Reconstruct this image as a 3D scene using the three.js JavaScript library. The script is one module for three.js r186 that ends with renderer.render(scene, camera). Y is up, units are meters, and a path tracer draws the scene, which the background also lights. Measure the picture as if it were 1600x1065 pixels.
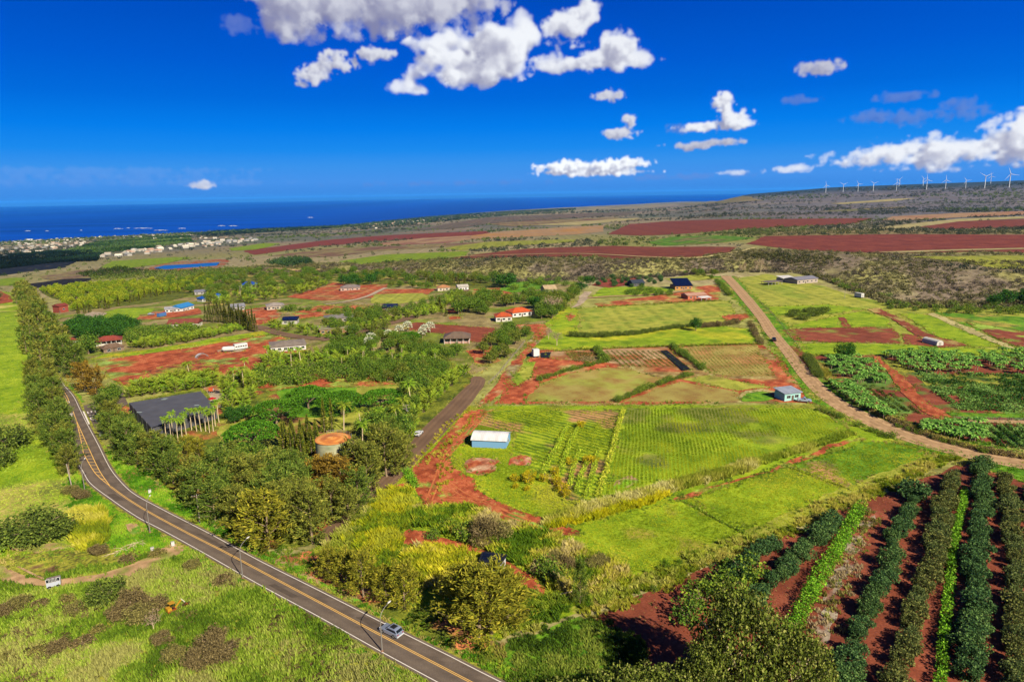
import * as THREE from 'three';
import { mergeGeometries } from 'three/addons/utils/BufferGeometryUtils.js';

// ---------- camera ----------
const FOCAL = 1067, CX = 800, CY = 532.5;             // lens in pixels of the 1600 x 1065 photograph
const scene = new THREE.Scene();
const camera = new THREE.PerspectiveCamera(2 * Math.atan(CY / FOCAL) * 180 / Math.PI, 1600 / 1065, 1, 150000);
camera.position.set(0, 80, 0);
camera.rotation.order = 'YXZ';
camera.rotation.set(-12.12 * Math.PI / 180, 0, -0.97 * Math.PI / 180);
camera.updateMatrixWorld(true);

// ---------- exposure, sun ----------
const renderer = new THREE.WebGLRenderer({ antialias: true });
const EXPO = 2.75;
renderer.toneMapping = THREE.LinearToneMapping;
renderer.toneMappingExposure = EXPO;
renderer.shadowMap.enabled = true;
const SUN = new THREE.Vector3(0.476, 0.588, 0.654).normalize();
const sun = new THREE.DirectionalLight(new THREE.Color(1.0, 0.91, 0.74), 4.9);
sun.name = 'sun';
sun.position.copy(SUN).multiplyScalar(900).add(new THREE.Vector3(0, 0, -200));
sun.target.position.set(0, 0, -200);
sun.castShadow = true;
sun.shadow.mapSize.set(4096, 4096);
Object.assign(sun.shadow.camera, { left: -420, right: 420, top: 420, bottom: -420, near: 50, far: 2200 });
scene.add(sun, sun.target);

scene.fog = new THREE.FogExp2(new THREE.Color(0.05, 0.38, 1.0), 0.00001);

// ---------- small maths ----------
function rng(seed) { let s = seed >>> 0; return () => { s = (s + 0x6d2b79f5) >>> 0; let t = Math.imul(s ^ (s >>> 15), 1 | s); t = (t + Math.imul(t ^ (t >>> 7), 61 | t)) ^ t; return ((t ^ (t >>> 14)) >>> 0) / 4294967296; }; }
const clamp = (x, a = 0, b = 1) => x < a ? a : x > b ? b : x;
const lerp = (a, b, t) => a + (b - a) * t;
const sstep = (a, b, x) => { const t = clamp((x - a) / (b - a)); return t * t * (3 - 2 * t); };
function hash2(x, y, s) { let h = Math.imul(x | 0, 374761393) ^ Math.imul(y | 0, 668265263) ^ Math.imul(s | 0, 1274126177); h = Math.imul(h ^ (h >>> 13), 1274126177); h = Math.imul(h ^ (h >>> 15), 2246822519); return ((h ^ (h >>> 16)) >>> 0) / 4294967296; }
function vnoise(x, y, s = 0, P = 0) {
  const xi = Math.floor(x), yi = Math.floor(y), fx = x - xi, fy = y - yi, u = fx * fx * (3 - 2 * fx), v = fy * fy * (3 - 2 * fy);
  let x0 = xi, x1 = xi + 1, y0 = yi, y1 = yi + 1;
  if (P) { x0 = ((x0 % P) + P) % P; x1 = ((x1 % P) + P) % P; y0 = ((y0 % P) + P) % P; y1 = ((y1 % P) + P) % P; }
  const a = hash2(x0, y0, s), b = hash2(x1, y0, s), c = hash2(x0, y1, s), d = hash2(x1, y1, s);
  return a + (b - a) * u + (c - a) * v + (a - b - c + d) * u * v;
}
function fbm(x, y, s = 0, o = 4, P = 0) { let a = 0, w = 0.5, t = 0; for (let i = 0; i < o; i++) { a += w * vnoise(x, y, s + i * 17, P); t += w; w *= 0.5; x *= 2; y *= 2; P *= 2; } return a / t; }
const lin = (c) => c <= 0.04045 ? c / 12.92 : ((c + 0.055) / 1.055) ** 2.4;
const hexLin = (h) => [1, 3, 5].map((i) => lin(parseInt(h.slice(i, i + 2), 16) / 255));
const KLIT = 2.05;                                     // sunlit level ground: picture value / base colour
const alb = (h) => { const c = hexLin(h); return [Math.min(0.9, c[0] * 1.07 / KLIT), Math.min(0.9, c[1] / KLIT), Math.min(0.9, c[2] * 0.82 / KLIT)]; };
const interp = (tab, x) => { if (x <= tab[0][0]) return tab[0][1]; for (let i = 1; i < tab.length; i++) if (x <= tab[i][0]) return lerp(tab[i - 1][1], tab[i][1], (x - tab[i - 1][0]) / (tab[i][0] - tab[i - 1][0])); return tab[tab.length - 1][1]; };

// ---------- lie of the land ----------
const SEA = -200;
const COAST = [[-300, 6200], [0, 6263], [370, 6836], [530, 7164], [640, 8865], [700, 10060], [800, 12345], [900, 14432], [1000, 16879], [1080, 21000], [1200, 26000]];
const RIDGE = [[1020, -70], [1100, -30], [1180, 46], [1300, 92], [1450, 108], [1600, 121], [1900, 135]];
function column(x, z) { const a = clamp(Math.atan2(x, -z), -0.86, 0.86); return CX + FOCAL * Math.tan(a) / 0.977; }
function baseHeight(x, z) {
  const d = Math.hypot(x, z), s = column(x, z);
  if (d < 380) return 0;
  const C = interp(COAST, s);
  const yc = Math.max(-216, -200 * (d - 400) / (C - 400) * sstep(380, 700, d));
  const w = sstep(1020, 1180, s);
  if (w <= 0) return yc;
  const R = interp(RIDGE, s) + 9 * (fbm(s * 0.012, 3.3, 9, 3) - 0.5) * sstep(1150, 1300, s);
  const yr = interp([[380, 0], [3500, -8], [5200, lerp(-8, R, 0.35)], [7000, R], [9000, R - 60], [12000, -100], [15000, -216]], d);
  return lerp(yc, yr, w);
}
const ray0 = new THREE.Vector3();
function rayDir(px, py, out = ray0) { return out.set((px - CX) / FOCAL, -(py - CY) / FOCAL, -1).applyQuaternion(camera.quaternion); }
function cast(px, py, hf) {
  const d = rayDir(px, py), o = camera.position;
  let t0 = 20, t1 = 20;
  for (let i = 0; i < 900; i++) { t1 = t0 * 1.012; if (o.y + d.y * t1 < hf(d.x * t1, d.z * t1)) break; t0 = t1; if (t1 > 60000) return null; }
  for (let i = 0; i < 22; i++) { const m = (t0 + t1) / 2; if (o.y + d.y * m < hf(d.x * m, d.z * m)) t1 = m; else t0 = m; }
  return new THREE.Vector3(d.x * t1, hf(d.x * t1, d.z * t1), d.z * t1);
}
const GULCH = [[470, 424, 414], [560, 428, 413], [700, 436, 408], [800, 440, 405], [1000, 434, 404], [1150, 424, 395], [1260, 426, 397], [1300, 435, 398], [1350, 454, 399], [1420, 476, 399], [1520, 478, 400], [1700, 478, 402]].map(([s, a, b]) => {
  const p = cast(s, a, baseHeight), q = cast(s, b, baseHeight);
  return [s, Math.hypot(p.x, p.z), Math.hypot(q.x, q.z), s];
});
const GN = GULCH.map((g) => [g[0], g[1]]), GF = GULCH.map((g) => [g[0], g[2]]);
function gulchT(x, z) {                                 // 0 at the near rim, 1 at the far rim
  const s = column(x, z) + 40 * (fbm(Math.hypot(x, z) * 0.004, 2.2, 31, 3) - 0.5), d = Math.hypot(x, z);
  const n = interp(GN, s), f = interp(GF, s);
  return [(d - n) / (f - n), sstep(380, 560, s)];
}
function heightAt(x, z) {
  const h = baseHeight(x, z), d = Math.hypot(x, z);
  if (d < 380 || d > 1100 || z > 0) return h;
  const [t, w] = gulchT(x, z);
  if (t <= 0 || t >= 1 || w <= 0) return h;
  const k = t < 0.35 ? sstep(0, 0.35, t) : 1 - sstep(0.35, 1, t);
  return h - 34 * w * k * (0.85 + 0.3 * fbm(x * 0.02, z * 0.02, 5, 3));
}
const at = (px, py) => cast(px, py, heightAt) ?? cast(px, py + 2, heightAt) ?? cast(px, py + 5, heightAt);
const FWD = new THREE.Vector3(0, 0, -1).applyQuaternion(camera.quaternion);
const mpp = (p) => (p.x * FWD.x + (p.y - 80) * FWD.y + p.z * FWD.z) / FOCAL;          // metres per photograph pixel at a point
const tall = (p, hpx) => hpx * mpp(p) / Math.max(0.5, Math.cos(Math.atan2(80 - p.y, Math.hypot(p.x, p.z))));
const ORD = ['first', 'second', 'third', 'fourth', 'fifth', 'sixth', 'seventh', 'eighth', 'ninth', 'tenth', 'eleventh', 'twelfth', 'thirteenth', 'fourteenth', 'fifteenth', 'sixteenth', 'seventeenth', 'eighteenth', 'nineteenth', 'twentieth'];
const ord = (i) => ORD[i] ?? `${i + 1}th`;

// ---------- naming ----------
const taken = new Map();
function numbered(name) { const n = taken.get(name) ?? 0; taken.set(name, n + 1); return n ? `${name}_${String(n).padStart(3, '0')}` : name; }
function tag(o, label, category, group, kind) { if (label) o.userData.label = label; if (category) o.userData.category = category; if (group) o.userData.group = group; if (kind) o.userData.kind = kind; return o; }
function mesh(name, geo, m, parent) { const o = new THREE.Mesh(geo, m); o.name = parent === scene ? numbered(name) : name; o.castShadow = o.receiveShadow = true; if (parent) parent.add(o); return o; }
function thing(name, label, category, group, p, turn = 0) { const g = new THREE.Group(); g.name = numbered(name); if (p) g.position.copy(p); g.rotation.y = turn; tag(g, label, category, group); scene.add(g); return g; }
function part(o, name, geo, m) { let n = 0; for (const c of o.children) if (c.name.replace(/_\d+$/, '') === name) n++; const c = mesh(n ? `${name}_${String(n).padStart(3, '0')}` : name, geo, m, o); return c; }
// ---------- sky: clear tropical air and cumulus, all the way round ----------
{
  const W = 4096, H = 2048, data = new Float32Array(W * H * 4);
  const azel = (px, py) => { const d = rayDir(px, py).normalize(); return [Math.atan2(d.x, -d.z) * 180 / Math.PI, Math.asin(d.y) * 180 / Math.PI]; };
  const air = [[-90, '#2a4a8c'], [-0.5, '#3c80d8'], [0.3, '#3f88e0'], [1.2, '#4893ea'], [2.4, '#3a93ec'], [3.6, '#1a8aee'], [5.2, '#037eec'], [7.4, '#006ade'], [9.9, '#005cd4'], [14, '#004cc0'], [20, '#0044b2'], [32, '#0040a8'], [90, '#003898']].map(([e, h]) => [e, hexLin(h)]);
  const skyAt = (el) => { for (let i = 1; i < air.length; i++) if (el <= air[i][0]) { const t = (el - air[i - 1][0]) / (air[i][0] - air[i - 1][0]); return [0, 1, 2].map((k) => lerp(air[i - 1][1][k], air[i][1][k], t)); } return air[air.length - 1][1]; };
  for (let y = 0; y < H; y++) {
    const c = skyAt(((y + 0.5) / H - 0.5) * 180);
    for (let x = 0; x < W; x++) {
      const i = (y * W + x) * 4;
      data[i] = c[0] / EXPO; data[i + 1] = c[1] / EXPO; data[i + 2] = c[2] / EXPO; data[i + 3] = 1;
    }
  }
  // a cloud is a list of blobs (degrees): [azimuth, elevation of its middle, half width, half height above, half height below]; its vapour is marched in depth and lit by the sun
  const N = 48, vol = new Float32Array(N * N * N), h3 = (x, y, z, P, k) => hash2(((x % P) + P) % P + 131 * (((z % P) + P) % P), ((y % P) + P) % P, k);
  {
    const lat = [6, 12, 24].map((P, k) => { const a = new Float32Array(P * P * P); for (let z = 0; z < P; z++) for (let y = 0; y < P; y++) for (let x = 0; x < P; x++) a[(z * P + y) * P + x] = h3(x, y, z, P, 700 + k); return [P, a]; });
    const at3 = ([P, a], x, y, z) => { const X = Math.floor(x), Y = Math.floor(y), Z = Math.floor(z), u = x - X, v = y - Y, w = z - Z, x1 = (X + 1) % P, y1 = (Y + 1) % P, z1 = (Z + 1) % P, q = (i, j, k) => a[(k * P + j) * P + i], su = u * u * (3 - 2 * u), sv = v * v * (3 - 2 * v), sw = w * w * (3 - 2 * w); return lerp(lerp(lerp(q(X, Y, Z), q(x1, Y, Z), su), lerp(q(X, y1, Z), q(x1, y1, Z), su), sv), lerp(lerp(q(X, Y, z1), q(x1, Y, z1), su), lerp(q(X, y1, z1), q(x1, y1, z1), su), sv), sw); };
    for (let z = 0; z < N; z++) for (let y = 0; y < N; y++) for (let x = 0; x < N; x++) { let t = 0, w = 0.55; for (const l of lat) { const k = l[0] / N; t += w * at3(l, x * k, y * k, z * k); w *= 0.5; } vol[(z * N + y) * N + x] = clamp((t / 0.9625 - 0.5) * 1.75 + 0.5); }
  }
  const noise3 = (x, y, z) => { x = ((x % N) + N) % N; y = ((y % N) + N) % N; z = ((z % N) + N) % N; const X = x | 0, Y = y | 0, Z = z | 0, u = x - X, v = y - Y, w = z - Z, x1 = (X + 1) % N, y1 = (Y + 1) % N, z1 = (Z + 1) % N, a = (Z * N + Y) * N, b = (Z * N + y1) * N, c = (z1 * N + Y) * N, d = (z1 * N + y1) * N; return lerp(lerp(lerp(vol[a + X], vol[a + x1], u), lerp(vol[b + X], vol[b + x1], u), v), lerp(lerp(vol[c + X], vol[c + x1], u), lerp(vol[d + X], vol[d + x1], u), v), w); };
  function paintCloud(blobs, seed, o = {}) {
    const { white = 1, grey = 0.5, dens = 1, tint = [1, 1, 1], steps = 26, wisp = 1 } = o;
    let a0 = 1e9, a1 = -1e9, e0 = 1e9, e1 = -1e9, size = 0, rz = 0;
    for (const b of blobs) { a0 = Math.min(a0, b[0] - b[2] * 1.05); a1 = Math.max(a1, b[0] + b[2] * 1.05); e0 = Math.min(e0, b[1] - b[4] * 1.1); e1 = Math.max(e1, b[1] + b[3] * 1.1); const m = Math.min(b[2], (b[3] + b[4]) * 0.6); size = Math.max(size, m); rz = Math.max(rz, m * 1.1); }
    const B = blobs.map((b) => [b[0], b[1], 1 / b[2], 1 / b[3], 1 / b[4], 1 / (1.1 * Math.min(b[2], (b[3] + b[4]) * 0.6))]);
    const f1 = 15 / Math.max(o.fs ?? size, 1.15), f2 = f1 * 2.9, k = 8 / Math.max(size, 0.8) * dens, ox = seed * 7.31, oy = seed * 3.17;
    const density = (x, y, z, fine) => {
      let q = 1;
      for (const b of B) { const dx = (x - b[0]) * b[2]; if (dx > 1 || dx < -1) continue; const dy = (y - b[1]) * (y > b[1] ? b[3] : b[4]); if (dy > 1 || dy < -1) continue; const dz = z * b[5], r = dx * dx + dy * dy + dz * dz; if (r < 1) { const m = 1 - r; q *= 1 - m * Math.sqrt(m); } }
      const s = 1 - q; if (s <= 0.01) return 0;
      const n = noise3(x * f1 + ox, y * f1 * 1.15 + oy, z * f1);
      let d = s * 1.25 - 0.5 * wisp + (n - 0.5) * 1.9 * (1 - 0.45 * s);
      if (d <= 0) return 0;
      if (fine) { d -= (noise3(x * f2 + oy, y * f2 - n * 3, z * f2 + ox) - 0.3) * 0.9 * (1 - 0.8 * Math.min(1, d)); if (d <= 0) return 0; }
      return Math.min(1, d * 1.6);
    };
    const x0 = Math.floor(((a0 - 90) / 360 + 0.5) * W), x1 = Math.ceil(((a1 - 90) / 360 + 0.5) * W);
    const y0 = Math.max(H / 2 + 1, Math.floor((e0 / 180 + 0.5) * H)), y1 = Math.min(H - 1, Math.ceil((e1 / 180 + 0.5) * H)), dz = 2 * rz / steps, ls = size * 0.13;
    for (let y = y0; y <= y1; y++) for (let x = x0; x <= x1; x++) {
      const az = ((x + 0.5) / W - 0.5) * 360 + 90, el = ((y + 0.5) / H - 0.5) * 180;
      let T = 1, light = 0, z = rz - dz * hash2(x, y, 17);
      for (let i = 0; i < steps && T > 0.02; i++, z -= dz) {
        const d = density(az, el, z, true); if (d <= 0) continue;
        let tau = 0, st = ls; for (let m = 0, px = az, py = el, pz = z; m < 5; m++) { px += 0.476 * st; py += 0.588 * st; pz += 0.654 * st; tau += density(px, py, pz, false) * st; st *= 1.5; }
        tau *= k * 0.55;
        const S = 0.62 * Math.exp(-tau) + 0.38 * Math.exp(-tau * 0.22), a = 1 - Math.exp(-d * k * dz);
        light += T * a * S; T *= 1 - a;
      }
      const alpha = 1 - T; if (alpha < 0.004) continue;
      const L = lerp(grey, white, clamp(Math.pow(light / alpha, 1.7) * 1.42 - 0.08)), c = [L * 0.93, L * 0.955, L + (1 - Math.min(1, L)) * 0.2];
      const i = (y * W + ((x % W) + W) % W) * 4;
      for (let q = 0; q < 3; q++) data[i + q] = lerp(data[i + q], c[q] * tint[q] * 0.98 / EXPO, alpha * (o.veil ?? 1));
    }
  }
  const P = (px, py, rx, up, dn) => { const [a, e] = azel(px, py); const q = 18.6; return [a, e, rx * 1.12 / q, up * 1.14 / q, dn * 1.12 / q]; };
  // those over the photograph's view
  paintCloud([P(470, 0, 70, 80, 52), P(560, -6, 110, 90, 54), P(690, -10, 100, 80, 52), P(430, 6, 40, 60, 46), P(620, -20, 130, 80, 60)], 11, { fs: 2.4, grey: 0.27, white: 0.68, amp: 0.35, freq: 0.35, soft: 0.45, turb: 0.9 });
  paintCloud([P(490, 118, 28, 16, 14), P(525, 98, 34, 18, 14), P(585, 86, 46, 13, 12), P(470, 132, 14, 8, 6)], 23, { grey: 0.34, white: 0.8, amp: 0.6, dens: 0.85, soft: 0.4 });
  paintCloud([P(690, 92, 66, 34, 28), P(745, 82, 76, 44, 40), P(800, 80, 46, 44, 38), P(822, 36, 22, 26, 30), P(720, 118, 56, 22, 22), P(650, 138, 42, 14, 10), P(660, 112, 30, 20, 18)], 37, { grey: 0.32, white: 1.0, amp: 0.5, freq: 0.6 });
  paintCloud([P(890, 42, 44, 30, 30), P(915, 16, 32, 26, 30), P(930, 96, 92, 18, 17), P(962, 72, 34, 28, 24), P(870, 106, 40, 13, 11), P(1000, 92, 26, 11, 14)], 41, { grey: 0.36, white: 0.95, amp: 0.45, freq: 0.6 });
  paintCloud([P(952, 152, 26, 14, 9)], 53, { grey: 0.4, white: 0.75, amp: 0.3, freq: 1.2, dens: 0.85, soft: 0.5 });
  paintCloud([P(1281, 106, 30, 15, 12)], 57, { grey: 0.36, white: 0.6, amp: 0.35, freq: 1.2, dens: 0.8, soft: 0.5 });
  paintCloud([P(972, 208, 34, 9, 9), P(984, 192, 14, 14, 14)], 61, { grey: 0.32, white: 0.8, amp: 0.5, freq: 1.1, dens: 0.85, soft: 0.45 });
  paintCloud([P(1105, 200, 48, 12, 10), P(1150, 188, 32, 20, 14), P(1128, 162, 16, 18, 18)], 67, { grey: 0.34, white: 0.98, amp: 0.45, freq: 1.0 });
  paintCloud([P(1085, 230, 56, 8, 8), P(1128, 222, 34, 7, 7)], 71, { grey: 0.28, white: 0.62, amp: 0.55, freq: 1.1, dens: 0.75, soft: 0.5 });
  paintCloud([P(878, 262, 44, 16, 11), P(940, 260, 46, 15, 11), P(990, 254, 34, 12, 10), P(930, 270, 96, 8, 7)], 73, { grey: 0.42, white: 1.12, amp: 0.5, freq: 1.1 });
  paintCloud([P(1165, 268, 40, 5, 5), P(1240, 262, 60, 8, 7), P(1330, 252, 66, 14, 10), P(1410, 242, 56, 26, 20), P(1475, 240, 52, 28, 22), P(1555, 234, 50, 24, 20), P(1610, 218, 60, 36, 30), P(1700, 225, 80, 50, 30)], 79, { fs: 1.5, grey: 0.36, white: 0.98, amp: 0.5, freq: 0.9 });
  for (const [x, y, r, h] of [[1355, 180, 34, 12], [1425, 184, 44, 12], [1415, 150, 42, 10], [1508, 170, 34, 16], [1255, 156, 30, 7], [1060, 200, 24, 9]]) paintCloud([P(x, y, r, h, h)], 83 + x, { grey: 0.16, white: 0.34, amp: 0.6, freq: 1.0, dens: 0.4, veil: 0.6, steps: 12, tint: [0.55, 0.8, 1.25] });
  paintCloud([P(312, 290, 20, 8, 7)], 91, { grey: 0.5, white: 0.8, amp: 0.4, freq: 1.5, dens: 0.6, soft: 0.5 });
  paintCloud([P(150, 274, 260, 14, 14), P(330, 286, 120, 8, 5)], 93, { grey: 0.3, white: 0.45, amp: 0.35, freq: 0.35, dens: 0.3, veil: 0.28, steps: 10, tint: [0.55, 0.95, 1.5] });
  paintCloud([P(700, 287, 320, 6, 5), P(1060, 278, 160, 7, 6)], 97, { grey: 0.25, white: 0.32, amp: 0.5, freq: 0.7, dens: 0.3, veil: 0.45, steps: 10, tint: [0.6, 0.85, 1.35] });
  paintCloud([P(375, 40, 30, 16, 14)], 99, { grey: 0.25, white: 0.4, amp: 0.6, freq: 1, dens: 0.3, veil: 0.4, steps: 10, tint: [0.7, 0.9, 1.2] });
  // the same kind of clouds out of view, extra ones added for fill light
  const r = rng(4242);
  for (let i = 0; i < 70; i++) {
    const az = 44 + r() * 272, el = 2.5 + r() * r() * 50, s = 3 + el * 0.14 * r() + r() * 3, bl = [];
    for (let k = 0; k < 5; k++) bl.push([az + (r() - 0.5) * s * 2.6, el + (r() - 0.3) * s * 0.5, s * (0.6 + r() * 0.7), s * (0.3 + r() * 0.4), s * 0.3]);
    paintCloud(bl, 1000 + i * 13, { grey: 0.3, white: 0.95, steps: 10 });
  }
  const sky = new THREE.DataTexture(data, W, H, THREE.RGBAFormat, THREE.FloatType);
  sky.mapping = THREE.EquirectangularReflectionMapping;
  sky.magFilter = THREE.LinearFilter; sky.minFilter = THREE.LinearFilter;
  sky.wrapS = THREE.RepeatWrapping; sky.needsUpdate = true;
  scene.background = sky;
  scene.environment = sky;
}
// ---------- procedural surface textures (linear base colours, tileable) ----------
function dataTex(n, f) {
  const d = new Uint8Array(n * n * 4);
  for (let y = 0; y < n; y++) for (let x = 0; x < n; x++) {
    const c = f(x / n, y / n), i = (y * n + x) * 4;
    for (let k = 0; k < 3; k++) { const v = clamp(c[k]); d[i + k] = Math.round(255 * (v <= 0.0031308 ? v * 12.92 : 1.055 * v ** (1 / 2.4) - 0.055)); }
    d[i + 3] = 255;
  }
  const t = new THREE.DataTexture(d, n, n, THREE.RGBAFormat, THREE.UnsignedByteType);
  t.colorSpace = THREE.SRGBColorSpace; t.magFilter = THREE.LinearFilter; t.minFilter = THREE.LinearFilter;
  t.wrapS = t.wrapT = THREE.RepeatWrapping; t.needsUpdate = true;
  return t;
}
function ramp(stops, t) { const n = stops.length - 1, i = Math.min(n - 1, Math.max(0, Math.floor(t * n))), f = clamp(t * n - i); return [0, 1, 2].map((k) => lerp(stops[i][k], stops[i + 1][k], f)); }
// blotchy cover: colours from dark to light, `coarse` cells across the tile, then finer speckle
function blotTex(hexes, { n = 512, coarse = 6, fine = 64, con = 1.15, seed = 1, rows = 0, rowAmp = 0.5, rowWob = 0.15, speck = 0.35 } = {}) {
  const st = hexes.map(alb);
  return dataTex(n, (u, v) => {
    let t = 0.5 + (fbm(u * coarse, v * coarse, seed, 4, coarse) - 0.5) * con + (fbm(u * fine, v * fine, seed + 5, 2, fine) - 0.5) * speck * 2.4;
    if (rows) { const w = (fbm(u * coarse * 2, v * coarse * 2, seed + 9, 2, coarse * 2) - 0.5) * rowWob; t += rowAmp * Math.cos(2 * Math.PI * (u * rows + w * 4)) * (0.6 + 0.8 * fbm(u * coarse, v * coarse, seed + 13, 2, coarse)); }
    return ramp(st, clamp(t));
  });
}
function surf(tex, metres, o = {}) {
  const t = tex.clone(); t.repeat.set(1 / metres, 1 / metres); t.needsUpdate = true;
  const m = new THREE.MeshStandardMaterial({ map: t, vertexColors: true, roughness: o.rough ?? 0.95, metalness: 0 });
  m.specularIntensity = 0.2;
  if (o.bump) { m.bumpMap = t; m.bumpScale = o.bump; }
  return m;
}
const TX = {
  lime: blotTex(['#567612', '#769618', '#92ac22', '#a8ba30'], { coarse: 5, fine: 90, seed: 3 }),
  green: blotTex(['#2f5a12', '#4a7c18', '#6a9a22', '#86a82e'], { coarse: 6, fine: 80, seed: 4 }),
  olive: blotTex(['#6e7a2c', '#8c9638', '#a4aa46', '#b4b458'], { coarse: 6, fine: 80, seed: 5 }),
  rough: blotTex(['#5c5a2c', '#7c8232', '#98a038', '#b0b048'], { coarse: 7, fine: 60, seed: 6, con: 1.6, speck: 0.6 }),
  dry: blotTex(['#6e6444', '#877b56', '#9c8f66', '#a99f74'], { coarse: 6, fine: 60, seed: 7 }),
  scrub: blotTex(['#3c3a30', '#5c5648', '#787060', '#8c8674'], { coarse: 8, fine: 50, seed: 8, con: 1.5, speck: 0.7 }),
  red: blotTex(['#84402a', '#9e4e32', '#b05c3e', '#c47a56'], { coarse: 6, fine: 70, seed: 9, con: 1.8, speck: 0.5 }),
  redrow: blotTex(['#6c342a', '#804034', '#8f4a3a', '#a05a48'], { coarse: 5, fine: 60, seed: 10, rows: 16, rowAmp: 0.22, con: 1.4 }),
  redpale: blotTex(['#b2643e', '#be7048', '#ca8058'], { coarse: 6, fine: 60, seed: 20 }),
  dark: blotTex(['#6a3628', '#7c4232', '#8c4c3a', '#9c5c48'], { coarse: 6, fine: 70, seed: 11, con: 1.1 }),
  tan: blotTex(['#967a5e', '#a68a6c', '#b49676', '#c0a484'], { coarse: 5, fine: 60, seed: 12, con: 1.6 }),
  crop: blotTex(['#8c6a3e', '#948048', '#9c9050', '#a69e5c'], { coarse: 4, fine: 80, seed: 13, rows: 14, rowAmp: 0.3, con: 1.4 }),
  limerow: blotTex(['#547214', '#76961a', '#96ae22', '#aabc2c'], { coarse: 4, fine: 80, seed: 14, rows: 10, rowAmp: 0.34, con: 1.5 }),
  asphalt: blotTex(['#564e4a', '#645a56', '#6e6460', '#7a7068'], { coarse: 4, fine: 120, seed: 15, con: 1.0, speck: 0.5 }),
  lane: blotTex(['#685548', '#705a4c', '#786252', '#82695a'], { coarse: 4, fine: 90, seed: 16, con: 0.7 }),
  gravel: blotTex(['#8c7c6c', '#a39484', '#b6a898', '#c8bcae'], { coarse: 5, fine: 70, seed: 17, con: 1.4 }),
  pale: blotTex(['#9c9468', '#aaa274', '#b6ae7e', '#c2ba8c'], { coarse: 4, fine: 50, seed: 18, con: 1.4 }),
  grove: blotTex(['#3a4a18', '#56641e', '#727e28', '#8a9232'], { coarse: 8, fine: 60, seed: 19, con: 1.5 }),
};
const GM = { };
const gmat = (key, metres, bump = 0) => (GM[key + metres + bump] ??= surf(TX[key], metres, { bump }));

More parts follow.
